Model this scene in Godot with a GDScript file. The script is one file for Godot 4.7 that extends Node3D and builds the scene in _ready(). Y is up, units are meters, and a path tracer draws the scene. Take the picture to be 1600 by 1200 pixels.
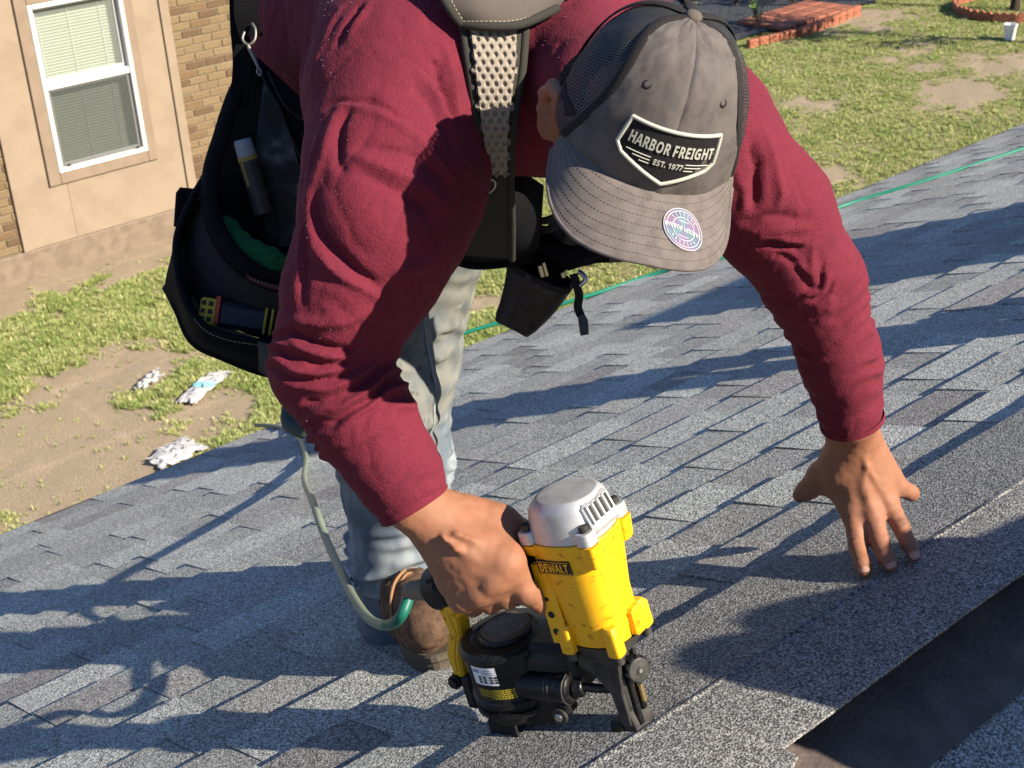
extends Node3D
# ---------------------------------------------------------------- helpers
var rng := RandomNumberGenerator.new()
var M := {}
var noise := FastNoiseLite.new()
var noise2 := FastNoiseLite.new()

# collects triangles; every triangle is wound to fit its normals
class MB:
	var v := PackedVector3Array()
	var n := PackedVector3Array()
	var uv := PackedVector2Array()
	var c := PackedColorArray()
	var xf := Transform3D()
	var col := Color.WHITE
	var face := Vector3.ZERO        # sheets turn their outer side this way

	func tri(a: Vector3, b: Vector3, d: Vector3, na: Vector3, nb: Vector3, nd: Vector3, ua := Vector2(), ub := Vector2(), ud := Vector2()) -> void:
		if (b - a).cross(d - a).dot(na + nb + nd) > 0.0:
			var t := b; b = d; d = t
			t = nb; nb = nd; nd = t
			var s := ub; ub = ud; ud = s
		v.push_back(xf * a); v.push_back(xf * b); v.push_back(xf * d)
		n.push_back((xf.basis * na).normalized()); n.push_back((xf.basis * nb).normalized()); n.push_back((xf.basis * nd).normalized())
		uv.push_back(ua); uv.push_back(ub); uv.push_back(ud)
		c.push_back(col); c.push_back(col); c.push_back(col)

	func flat(a: Vector3, b: Vector3, d: Vector3, out: Vector3) -> void:
		var m := (b - a).cross(d - a).normalized()
		if m.dot(out) < 0.0: m = -m
		tri(a, b, d, m, m, m)

	func quad(a: Vector3, b: Vector3, d: Vector3, e: Vector3, out: Vector3) -> void:
		flat(a, b, d, out); flat(a, d, e, out)

	# convex polygon fan round its middle
	func fan(pts: Array, out: Vector3) -> void:
		for i in range(1, pts.size() - 1): flat(pts[0], pts[i], pts[i + 1], out)

	func box(p: Vector3, s: Vector3, bev := 0.0) -> void:
		var h := s * 0.5
		var b: float = minf(bev, minf(h.x, minf(h.y, h.z)) * 0.9)
		var ax := [Vector3.RIGHT, Vector3.UP, Vector3.BACK]
		for i in 3:
			var j := (i + 1) % 3
			var k := (i + 2) % 3
			for sg in [-1.0, 1.0]:
				var m: Vector3 = ax[i] * sg
				var o: Vector3 = p + m * h[i]
				var J: Vector3 = ax[j] * (h[j] - b)
				var K: Vector3 = ax[k] * (h[k] - b)
				quad(o + J + K, o - J + K, o - J - K, o + J - K, m)
			if b > 0.0:
				for sj in [-1.0, 1.0]:
					for sk in [-1.0, 1.0]:
						var m2: Vector3 = ax[j] * sj + ax[k] * sk
						var a1: Vector3 = p + ax[j] * sj * h[j] + ax[k] * sk * (h[k] - b)
						var a2: Vector3 = p + ax[j] * sj * (h[j] - b) + ax[k] * sk * h[k]
						var L: Vector3 = ax[i] * (h[i] - b)
						quad(a1 + L, a1 - L, a2 - L, a2 + L, m2)
		if b > 0.0:
			for sx in [-1.0, 1.0]:
				for sy in [-1.0, 1.0]:
					for sz in [-1.0, 1.0]:
						flat(p + Vector3(sx * h.x, sy * (h.y - b), sz * (h.z - b)), p + Vector3(sx * (h.x - b), sy * h.y, sz * (h.z - b)), p + Vector3(sx * (h.x - b), sy * (h.y - b), sz * h.z), Vector3(sx, sy, sz))

	func tube(pts: Array, rad, seg := 10, caps := true, squash := 1.0, up := Vector3.ZERO) -> void:
		var cnt := pts.size()
		var rings := []
		var nors := []
		var prev: Vector3 = up
		var len := 0.0
		var us := []
		for i in cnt:
			var t: Vector3 = ((pts[mini(i + 1, cnt - 1)] as Vector3) - pts[maxi(i - 1, 0)]).normalized()
			if prev == Vector3.ZERO: prev = Vector3.UP if absf(t.y) < 0.9 else Vector3.RIGHT
			var x: Vector3 = (prev - t * prev.dot(t)).normalized()
			prev = x
			var y := t.cross(x)
			var r: float = rad[i] if rad is Array else rad
			var ring := []
			var nn := []
			for s in seg:
				var a := TAU * s / seg
				ring.append(pts[i] + x * cos(a) * r * squash + y * sin(a) * r)
				nn.append((x * cos(a) / squash + y * sin(a)).normalized())
			rings.append(ring); nors.append(nn)
			if i > 0: len += (pts[i] as Vector3).distance_to(pts[i - 1])
			us.append(len)
		for i in cnt - 1:
			for s in seg:
				var q := (s + 1) % seg
				var u0 := Vector2(float(s) / seg, us[i]); var u1 := Vector2(float(s + 1) / seg, us[i])
				var u2 := Vector2(float(s + 1) / seg, us[i + 1]); var u3 := Vector2(float(s) / seg, us[i + 1])
				tri(rings[i][s], rings[i][q], rings[i + 1][q], nors[i][s], nors[i][q], nors[i + 1][q], u0, u1, u2)
				tri(rings[i][s], rings[i + 1][q], rings[i + 1][s], nors[i][s], nors[i + 1][q], nors[i + 1][s], u0, u2, u3)
		if caps:
			fan(rings[0], pts[0] - pts[1])
			fan(rings[cnt - 1], pts[cnt - 1] - pts[cnt - 2])

	# profile: points (radius, height) turned round the y axis
	func lathe(prof: Array, seg := 24, crease := 0.5) -> void:
		var m := prof.size() - 1
		var nr := []
		for i in m:
			var d: Vector2 = prof[i + 1] - prof[i]
			nr.append(Vector2(d.y, -d.x).normalized())
		for i in m:
			var n0: Vector2 = nr[i]
			var n1: Vector2 = nr[i]
			if i > 0 and absf(nr[i].angle_to(nr[i - 1])) < crease: n0 = (nr[i] + nr[i - 1]).normalized()
			if i < m - 1 and absf(nr[i].angle_to(nr[i + 1])) < crease: n1 = (nr[i] + nr[i + 1]).normalized()
			var p0: Vector2 = prof[i]
			var p1: Vector2 = prof[i + 1]
			if p0.distance_to(p1) < 1e-7: continue
			for s in seg:
				var a := TAU * s / seg
				var b := TAU * (s + 1) / seg
				var A := Vector3(p0.x * cos(a), p0.y, p0.x * sin(a)); var B := Vector3(p0.x * cos(b), p0.y, p0.x * sin(b))
				var C := Vector3(p1.x * cos(b), p1.y, p1.x * sin(b)); var D := Vector3(p1.x * cos(a), p1.y, p1.x * sin(a))
				var nA := Vector3(n0.x * cos(a), n0.y, n0.x * sin(a)); var nB := Vector3(n0.x * cos(b), n0.y, n0.x * sin(b))
				var nC := Vector3(n1.x * cos(b), n1.y, n1.x * sin(b)); var nD := Vector3(n1.x * cos(a), n1.y, n1.x * sin(a))
				if p0.x > 1e-6: tri(A, B, C, nA, nB, nC)
				if p1.x > 1e-6: tri(A, C, D, nA, nC, nD)

	# polygon in xy, from z0 to z1, with a chamfer on both rims
	func extrude(poly: PackedVector2Array, z0: float, z1: float, bev := 0.0) -> void:
		var inner := poly
		if Geometry2D.is_polygon_clockwise(poly): poly.reverse()
		if bev > 0.0:
			inner = PackedVector2Array()
			var cn := poly.size()
			for i in cn:
				var d0 := (poly[i] - poly[(i + cn - 1) % cn]).normalized()
				var d1 := (poly[(i + 1) % cn] - poly[i]).normalized()
				var e0 := Vector2(-d0.y, d0.x); var e1 := Vector2(-d1.y, d1.x)
				var b := (e0 + e1).normalized()
				inner.push_back(poly[i] + b * bev / maxf(0.4, b.dot(e0)))
		var ix := Geometry2D.triangulate_polygon(inner)
		for i in range(0, ix.size(), 3):
			for sd in [[z0, Vector3.FORWARD], [z1, Vector3.BACK]]:
				var z: float = sd[0]
				flat(Vector3(inner[ix[i]].x, inner[ix[i]].y, z), Vector3(inner[ix[i + 1]].x, inner[ix[i + 1]].y, z), Vector3(inner[ix[i + 2]].x, inner[ix[i + 2]].y, z), sd[1])
		var c2 := poly.size()
		for i in c2:
			var j := (i + 1) % c2
			var d := poly[j] - poly[i]
			var o := Vector3(d.y, -d.x, 0)
			var a := Vector3(poly[i].x, poly[i].y, 0); var b2 := Vector3(poly[j].x, poly[j].y, 0)
			quad(a + Vector3(0, 0, z0 + bev), b2 + Vector3(0, 0, z0 + bev), b2 + Vector3(0, 0, z1 - bev), a + Vector3(0, 0, z1 - bev), o)
			if bev > 0.0:
				var a3 := Vector3(inner[i].x, inner[i].y, 0); var b3 := Vector3(inner[j].x, inner[j].y, 0)
				quad(a + Vector3(0, 0, z1 - bev), b2 + Vector3(0, 0, z1 - bev), b3 + Vector3(0, 0, z1), a3 + Vector3(0, 0, z1), o + Vector3(0, 0, d.length()))
				quad(a + Vector3(0, 0, z0 + bev), b2 + Vector3(0, 0, z0 + bev), b3 + Vector3(0, 0, z0), a3 + Vector3(0, 0, z0), o - Vector3(0, 0, d.length()))

	func ball(p: Vector3, r: Vector3, su := 16, sv := 10) -> void:
		for j in sv:
			for i in su:
				var q := []
				for k in [[i, j], [i + 1, j], [i + 1, j + 1], [i, j + 1]]:
					var a: float = TAU * k[0] / su
					var b: float = PI * k[1] / sv
					q.append(Vector3(sin(b) * cos(a), cos(b), sin(b) * sin(a)))
				if j > 0: tri(p + q[0] * r, p + q[1] * r, p + q[2] * r, q[0] / r, q[1] / r, q[2] / r)
				if j < sv - 1: tri(p + q[0] * r, p + q[2] * r, p + q[3] * r, q[0] / r, q[2] / r, q[3] / r)

	# grid of points (rows of equal length) with a thickness; smooth normals
	func sheet(g: Array, thick := 0.0, uvs := Vector2.ONE) -> void:
		if face != Vector3.ZERO:
			var im := g.size() / 2
			var jm: int = g[0].size() / 2
			var dn: Vector3 = ((g[im][mini(jm + 1, g[0].size() - 1)] as Vector3) - g[im][jm - 1]).cross((g[mini(im + 1, g.size() - 1)][jm] as Vector3) - g[im - 1][jm])
			if dn.dot(face) < 0.0:
				g = g.duplicate()
				g.reverse()
		var R := g.size()
		var C: int = g[0].size()
		var N := []
		for i in R:
			var row := []
			for j in C:
				var du: Vector3 = g[i][mini(j + 1, C - 1)] - g[i][maxi(j - 1, 0)]
				var dv: Vector3 = g[mini(i + 1, R - 1)][j] - g[maxi(i - 1, 0)][j]
				var m := du.cross(dv)
				row.append(m.normalized() if m.length() > 1e-12 else Vector3.UP)
			N.append(row)
		for i in R - 1:
			for j in C - 1:
				var ids := [[i, j], [i, j + 1], [i + 1, j + 1], [i + 1, j]]
				var P := []
				var Q := []
				var W := []
				for k in ids:
					P.append(g[k[0]][k[1]]); Q.append(N[k[0]][k[1]])
					W.append(Vector2(float(k[1]) / (C - 1), float(k[0]) / (R - 1)) * uvs)
				tri(P[0], P[1], P[2], Q[0], Q[1], Q[2], W[0], W[1], W[2])
				tri(P[0], P[2], P[3], Q[0], Q[2], Q[3], W[0], W[2], W[3])
				if thick > 0.0:
					var B := []
					for k in 4: B.append(P[k] - Q[k] * thick)
					tri(B[0], B[1], B[2], -Q[0], -Q[1], -Q[2], W[0], W[1], W[2])
					tri(B[0], B[2], B[3], -Q[0], -Q[2], -Q[3], W[0], W[2], W[3])
		if thick > 0.0:
			for i in R - 1:
				for j in [0, C - 1]:
					var o: Vector3 = g[i][j] - g[i][1 if j == 0 else C - 2]
					quad(g[i][j], g[i + 1][j], g[i + 1][j] - N[i + 1][j] * thick, g[i][j] - N[i][j] * thick, o)
			for j in C - 1:
				for i in [0, R - 1]:
					var o2: Vector3 = g[i][j] - g[1 if i == 0 else R - 2][j]
					quad(g[i][j], g[i][j + 1], g[i][j + 1] - N[i][j + 1] * thick, g[i][j] - N[i][j] * thick, o2)

	func done() -> ArrayMesh:
		var a := []
		a.resize(Mesh.ARRAY_MAX)
		a[Mesh.ARRAY_VERTEX] = v; a[Mesh.ARRAY_NORMAL] = n; a[Mesh.ARRAY_TEX_UV] = uv; a[Mesh.ARRAY_COLOR] = c
		var m := ArrayMesh.new()
		m.add_surface_from_arrays(Mesh.PRIMITIVE_TRIANGLES, a)
		return m

func mb(col := Color.WHITE) -> MB:
	var m := MB.new()
	m.col = col
	return m

func obj(called: String, m, mat: Material, parent: Node = self) -> MeshInstance3D:
	var o := MeshInstance3D.new()
	o.name = called
	o.mesh = m.done() if m is MB else m
	o.material_override = mat
	parent.add_child(o, true)
	return o

func tag(o: Node, label: String, category := "", group := "", kind := "") -> Node:
	if label: o.set_meta("label", label)
	if category: o.set_meta("category", category)
	if group: o.set_meta("group", group)
	if kind: o.set_meta("kind", kind)
	return o

func thing(called: String, label: String, category: String, at := Vector3.ZERO, group := "", kind := "") -> Node3D:
	var o := Node3D.new()
	o.name = called
	add_child(o, true)
	o.position = at
	tag(o, label, category, group, kind)
	return o

func crv(pts: Array, per := 6) -> Array:
	# Catmull-Rom through the points (Vector3, Vector2 or float)
	var out := []
	var c := pts.size()
	for i in c - 1:
		for s in per:
			var t := float(s) / per
			out.append(cr(pts[maxi(i - 1, 0)], pts[i], pts[i + 1], pts[mini(i + 2, c - 1)], t))
	out.append(pts[c - 1])
	return out

func cr(a, b, c, d, t: float):
	return (b * 2.0 + (c - a) * t + (a * 2.0 - b * 5.0 + c * 4.0 - d) * t * t + (b * 3.0 - a - c * 3.0 + d) * t * t * t) * 0.5

# control points (rows) to a fine grid
func fine(ctrl: Array, per_u := 6, per_v := 6) -> Array:
	var rows := []
	for r in ctrl: rows.append(crv(r, per_u))
	var out := []
	var cols := []
	for j in rows[0].size():
		var cc := []
		for i in rows.size(): cc.append(rows[i][j])
		cols.append(crv(cc, per_v))
	for i in cols[0].size():
		var row := []
		for j in cols.size(): row.append(cols[j][i])
		out.append(row)
	return out

func frame(o: Vector3, y: Vector3, z: Vector3) -> Transform3D:
	y = y.normalized()
	z = (z - y * z.dot(y)).normalized()
	return Transform3D(Basis(y.cross(z), y, z), o)

# ---------------------------------------------------------------- distance-field skins
# bone: [a, b, radius_a, radius_b, blend, squash_axis, squash]  (negative blend carves)
func skin(bones: Array, cell: float) -> Dictionary:
	var lo := Vector3(1e9, 1e9, 1e9)
	var hi := -lo
	for b in bones:
		if b[4] < 0.0: continue
		var r: float = maxf(b[2], b[3]) + cell * 3.0
		for e in [b[0], b[1]]:
			lo = lo.min(e - Vector3.ONE * r); hi = hi.max(e + Vector3.ONE * r)
	var nx := int((hi.x - lo.x) / cell) + 2
	var ny := int((hi.y - lo.y) / cell) + 2
	var nz := int((hi.z - lo.z) / cell) + 2
	var g := PackedFloat32Array()
	g.resize(nx * ny * nz)
	g.fill(1.0)
	for b in bones:
		var A: Vector3 = b[0]
		var B: Vector3 = b[1]
		var ra: float = b[2]
		var rb: float = b[3]
		var k: float = absf(b[4])
		var carve: bool = b[4] < 0.0
		var ba := B - A
		var bb: float = maxf(ba.length_squared(), 1e-9)
		var pad := maxf(ra, rb) + k + cell * 2.0
		var i0 := ((A.min(B) - Vector3.ONE * pad - lo) / cell).floor()
		var i1 := ((A.max(B) + Vector3.ONE * pad - lo) / cell).ceil()
		var sq: bool = b.size() > 5
		var ax: Vector3 = b[5] if sq else Vector3.UP
		var qf: float = 1.0 / b[6] - 1.0 if sq else 0.0
		for z in range(maxi(0, int(i0.z)), mini(nz, int(i1.z) + 1)):
			for y in range(maxi(0, int(i0.y)), mini(ny, int(i1.y) + 1)):
				var base := (z * ny + y) * nx
				var p := Vector3(lo.x, lo.y + y * cell, lo.z + z * cell) - A
				var px := p.x
				for x in range(maxi(0, int(i0.x)), mini(nx, int(i1.x) + 1)):
					p.x = px + x * cell
					var w := p
					if sq: w += ax * (w.dot(ax) * qf)
					var h := clampf(w.dot(ba) / bb, 0.0, 1.0)
					var d := (w - ba * h).length() - (ra + (rb - ra) * h)
					var o: float = g[base + x]
					if carve:
						d = -d
						var hc := maxf(k - absf(o - d), 0.0)
						g[base + x] = maxf(o, d) + hc * hc * 0.25 / k
					else:
						var hh := maxf(k - absf(o - d), 0.0)
						g[base + x] = minf(o, d) - hh * hh * 0.25 / k
	var at := {}
	var V := PackedVector3Array()
	var I := PackedInt32Array()
	var sy := nx
	var sz := nx * ny
	var far := cell * 1.9
	var cor := [0, 1, sy, sy + 1, sz, sz + 1, sz + sy, sz + sy + 1]
	var offs := [Vector3(0, 0, 0), Vector3(1, 0, 0), Vector3(0, 1, 0), Vector3(1, 1, 0), Vector3(0, 0, 1), Vector3(1, 0, 1), Vector3(0, 1, 1), Vector3(1, 1, 1)]
	var edges := [[0, 1], [2, 3], [4, 5], [6, 7], [0, 2], [1, 3], [4, 6], [5, 7], [0, 4], [1, 5], [2, 6], [3, 7]]
	for z in nz - 1:
		for y in ny - 1:
			var base := z * sz + y * sy
			for x in nx - 1:
				var id := base + x
				var g0: float = g[id]
				if g0 > far or g0 < -far: continue
				var neg := 0
				for q in 8:
					if g[id + cor[q]] < 0.0: neg += 1
				if neg == 0 or neg == 8: continue
				var sum := Vector3.ZERO
				var cnt := 0
				for e in edges:
					var ga: float = g[id + cor[e[0]]]
					var gb: float = g[id + cor[e[1]]]
					if (ga < 0.0) != (gb < 0.0):
						sum += offs[e[0]].lerp(offs[e[1]], ga / (ga - gb))
						cnt += 1
				at[id] = V.size()
				V.push_back(lo + (Vector3(x, y, z) + sum / cnt) * cell)
	for id in at:
		var s0: bool = g[id] < 0.0
		for e in [[1, sy, sz], [sy, sz, 1], [sz, 1, sy]]:
			if (g[id + e[0]] < 0.0) == s0: continue
			var q0: int = id - e[1] - e[2]
			var q1: int = id - e[2]
			var q3: int = id - e[1]
			if not (at.has(q0) and at.has(q1) and at.has(q3)): continue
			var a: int = at[q0]; var b2: int = at[q1]; var c: int = at[id]; var d2: int = at[q3]
			if s0: I.append_array([a, c, b2, a, d2, c])
			else: I.append_array([a, b2, c, a, c, d2])
	return {"v": V, "i": I}

func skin_normals(s: Dictionary) -> void:
	var N := PackedVector3Array()
	var V: PackedVector3Array = s.v
	var I: PackedInt32Array = s.i
	N.resize(V.size())
	for t in range(0, I.size(), 3):
		var a := V[I[t]]
		var m := (V[I[t + 2]] - a).cross(V[I[t + 1]] - a)
		N[I[t]] += m; N[I[t + 1]] += m; N[I[t + 2]] += m
	for k in N.size(): N[k] = N[k].normalized()
	s.n = N

func skin_smooth(s: Dictionary, times := 1, amount := 0.5) -> void:
	var V: PackedVector3Array = s.v
	var I: PackedInt32Array = s.i
	for r in times:
		var acc := PackedVector3Array()
		acc.resize(V.size())
		var cnt := PackedInt32Array()
		cnt.resize(V.size())
		for t in range(0, I.size(), 3):
			for e in 3:
				var a := I[t + e]
				acc[a] += V[I[t + (e + 1) % 3]] + V[I[t + (e + 2) % 3]]
				cnt[a] += 2
		for k in V.size():
			if cnt[k] > 0: V[k] = V[k].lerp(acc[k] / cnt[k], amount)
	s.v = V

func skin_divide(s: Dictionary) -> void:
	skin_normals(s)
	var V: PackedVector3Array = s.v
	var N: PackedVector3Array = s.n
	var I: PackedInt32Array = s.i
	var mids := {}
	var J := PackedInt32Array()
	for t in range(0, I.size(), 3):
		var m := []
		for e in 3:
			var a := I[t + e]
			var b := I[t + (e + 1) % 3]
			var key := mini(a, b) * 4194304 + maxi(a, b)
			if not mids.has(key):
				mids[key] = V.size()
				var p := (V[a] + V[b]) * 0.5
				var pa := p - N[a] * (p - V[a]).dot(N[a])
				var pb := p - N[b] * (p - V[b]).dot(N[b])
				V.push_back(p.lerp((pa + pb) * 0.5, 0.75))
			m.append(mids[key])
		J.append_array([I[t], m[0], m[2], m[0], I[t + 1], m[1], m[2], m[1], I[t + 2], m[0], m[1], m[2]])
	s.v = V
	s.i = J
	skin_normals(s)

func skin_push(s: Dictionary, f: Callable) -> void:
	if not s.has("n"): skin_normals(s)
	var V: PackedVector3Array = s.v
	var N: PackedVector3Array = s.n
	for k in V.size(): V[k] += N[k] * float(f.call(V[k], N[k]))
	s.v = V
	skin_normals(s)

func skin_mesh(parts: Array, colour = null) -> ArrayMesh:
	var V := PackedVector3Array()
	var N := PackedVector3Array()
	var C := PackedColorArray()
	var I := PackedInt32Array()
	for s in parts:
		if not s.has("n"): skin_normals(s)
		var o := V.size()
		V.append_array(s.v); N.append_array(s.n)
		for k in s.i: I.push_back(k + o)
	if colour != null:
		for k in V.size(): C.push_back(colour.call(V[k], N[k]))
	var a := []
	a.resize(Mesh.ARRAY_MAX)
	a[Mesh.ARRAY_VERTEX] = V; a[Mesh.ARRAY_NORMAL] = N; a[Mesh.ARRAY_INDEX] = I
	if C.size(): a[Mesh.ARRAY_COLOR] = C
	var m := ArrayMesh.new()
	m.add_surface_from_arrays(Mesh.PRIMITIVE_TRIANGLES, a)
	return m

# a chain of capsules through points with radii
func chain(pts: Array, rad: Array, k: float) -> Array:
	var out := []
	for i in pts.size() - 1: out.append([pts[i], pts[i + 1], rad[i], rad[i + 1], k])
	return out

# lettering laid on a surface: place(x, y, z) gives the point; mirrors nothing, letters keep their thickness
func lettering(text: String, size: float, width: float, depth: float, bold: bool, place: Callable) -> MB:
	var tm := TextMesh.new()
	var f := SystemFont.new()
	f.font_names = PackedStringArray(["Droid Sans"])
	f.font_weight = 700 if bold else 400
	tm.font = f
	tm.text = text
	tm.font_size = 32
	tm.pixel_size = 0.01
	tm.depth = 0.02
	tm.curve_step = 2.0
	var m := mb()
	var lo := 1e9
	var hi := -1e9
	var bot := 1e9
	var top := -1e9
	for q in tm.get_surface_count() if true else 0:
		for p in tm.surface_get_arrays(q)[Mesh.ARRAY_VERTEX]:
			lo = minf(lo, p.x); hi = maxf(hi, p.x); bot = minf(bot, p.y); top = maxf(top, p.y)
	var sx := width / (hi - lo) if width > 0.0 else size / (top - bot)
	var sy := size / (top - bot)
	for q in tm.get_surface_count():
		var ar := tm.surface_get_arrays(q)
		var P: PackedVector3Array = ar[Mesh.ARRAY_VERTEX]
		var ix: PackedInt32Array = ar[Mesh.ARRAY_INDEX] if ar[Mesh.ARRAY_INDEX] != null else PackedInt32Array(range(P.size()))
		for t in range(0, ix.size(), 3):
			var w := []
			var o := []
			for e in 3:
				var p := P[ix[t + e]]
				w.append(place.call((p.x - (lo + hi) * 0.5) * sx, (p.y - (bot + top) * 0.5) * sy, (p.z / 0.02 + 0.5) * depth))
				o.append(ar[Mesh.ARRAY_NORMAL][ix[t + e]])
			var nn: Vector3 = (w[2] - w[0]).cross(w[1] - w[0])
			if nn.length() < 1e-14: continue
			m.tri(w[0], w[1], w[2], nn.normalized(), nn.normalized(), nn.normalized())
	return m

func _ready() -> void:
	rng.seed = 7
	# ---- camera
	var cam := Camera3D.new()
	cam.name = "camera"
	add_child(cam)
	cam.transform = Transform3D(Vector3(0.7555, -0.0573, 0.6527), Vector3(0.3248, 0.8979, -0.2971), Vector3(-0.569, 0.4364, 0.697), Vector3(-0.9369, 1.09, 0.9374))
	cam.fov = 29.5
	cam.near = 0.05
	cam.far = 200.0
	var lens := CameraAttributesPhysical.new()
	lens.frustum_focal_length = 45.58
	lens.frustum_focus_distance = 1.62
	lens.frustum_near = 0.05
	lens.frustum_far = 200.0
	lens.exposure_aperture = 21.0
	cam.attributes = lens
	# ---- sky and sun: clear morning, the sun behind the camera's right shoulder
	var env := Environment.new()
	env.background_mode = Environment.BG_SKY
	var sk := ProceduralSkyMaterial.new()
	sk.sky_top_color = Color(0.36, 0.50, 0.72)
	sk.sky_horizon_color = Color(0.76, 0.82, 0.88)
	sk.sky_curve = 0.12
	sk.ground_bottom_color = Color(0.30, 0.28, 0.22)
	sk.ground_horizon_color = Color(0.55, 0.58, 0.58)
	sk.sun_angle_max = 8.0
	var sky := Sky.new()
	sky.sky_material = sk
	env.sky = sky
	env.background_energy_multiplier = 0.5
	env.tonemap_mode = Environment.TONE_MAPPER_LINEAR
	env.tonemap_exposure = 2.4
	env.sdfgi_enabled = true
	env.ssao_enabled = true
	env.ssil_enabled = true
	var we := WorldEnvironment.new()
	we.name = "world"
	we.environment = env
	add_child(we)
	var sun := DirectionalLight3D.new()
	sun.name = "sun"
	add_child(sun)
	sun.look_at_from_position(Vector3.ZERO, -Vector3(0.3072, 0.5150, 0.8002), Vector3.UP)
	sun.light_energy = 1.6
	sun.light_color = Color(1.0, 0.95, 0.87)
	sun.light_angular_distance = 0.55
	sun.shadow_enabled = true

	materials()
	build_ground()
	build_roof()
	build_house()
	build_garden()
	build_person()
	build_cap()
	build_tool_belt()
	build_nailer()
	build_hoses()
	build_litter()
	build_helpers()

# ---------------------------------------------------------------- materials
func nt(freq: float, cols: Array, offs: Array, kind := FastNoiseLite.TYPE_SIMPLEX_SMOOTH, oct := 3, size := 512, sd := 1, gain := 0.5) -> NoiseTexture2D:
	var f := FastNoiseLite.new()
	f.seed = sd
	f.noise_type = kind
	f.frequency = freq
	f.fractal_octaves = oct
	f.fractal_gain = gain
	if oct == 1: f.fractal_type = FastNoiseLite.FRACTAL_NONE
	if kind == FastNoiseLite.TYPE_CELLULAR: f.cellular_return_type = FastNoiseLite.RETURN_CELL_VALUE
	var t := NoiseTexture2D.new()
	t.width = size; t.height = size
	t.seamless = true
	t.seamless_blend_skirt = 0.15
	t.noise = f
	var g := Gradient.new()
	g.offsets = PackedFloat32Array(offs)
	g.colors = PackedColorArray(cols)
	t.color_ramp = g
	return t

func gy(x: float) -> Color: return Color(x, x, x)

# col is a linear base colour
func mat(col: Color, rough := 0.8, tex: Texture2D = null, scale := 1.0, bump: Texture2D = null, bscale := 1.0, bheight := 0.1, vc := false) -> StandardMaterial3D:
	var m := StandardMaterial3D.new()
	m.albedo_color = col.linear_to_srgb()
	m.roughness = rough
	m.metallic_specular = 0.4
	if tex:
		m.albedo_texture = tex
		m.uv1_triplanar = true
		m.uv1_scale = Vector3.ONE * scale
	if bump:
		m.heightmap_enabled = true
		m.heightmap_texture = bump
		m.heightmap_scale = bheight
		m.uv1_triplanar = true
		m.uv1_scale = Vector3.ONE * (scale if tex else bscale)
	m.vertex_color_use_as_albedo = vc
	return m

func weave_image(n: int, period: int, a: float, b: float, diag: bool) -> ImageTexture:
	var im := Image.create(n, n, false, Image.FORMAT_RGB8)
	var r := RandomNumberGenerator.new()
	r.seed = 11
	for y in n:
		for x in n:
			var p := float((x + (y if diag else 0)) % period) / period
			var q := float(y % period) / period
			var w: float = 0.5 - 0.5 * cos(TAU * p) if diag else (0.5 - 0.5 * cos(TAU * p)) * (0.5 - 0.5 * cos(TAU * q))
			im.set_pixel(x, y, gy(clampf(lerpf(a, b, w) + r.randf_range(-0.08, 0.08), 0, 1)))
	return ImageTexture.create_from_image(im)

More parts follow.
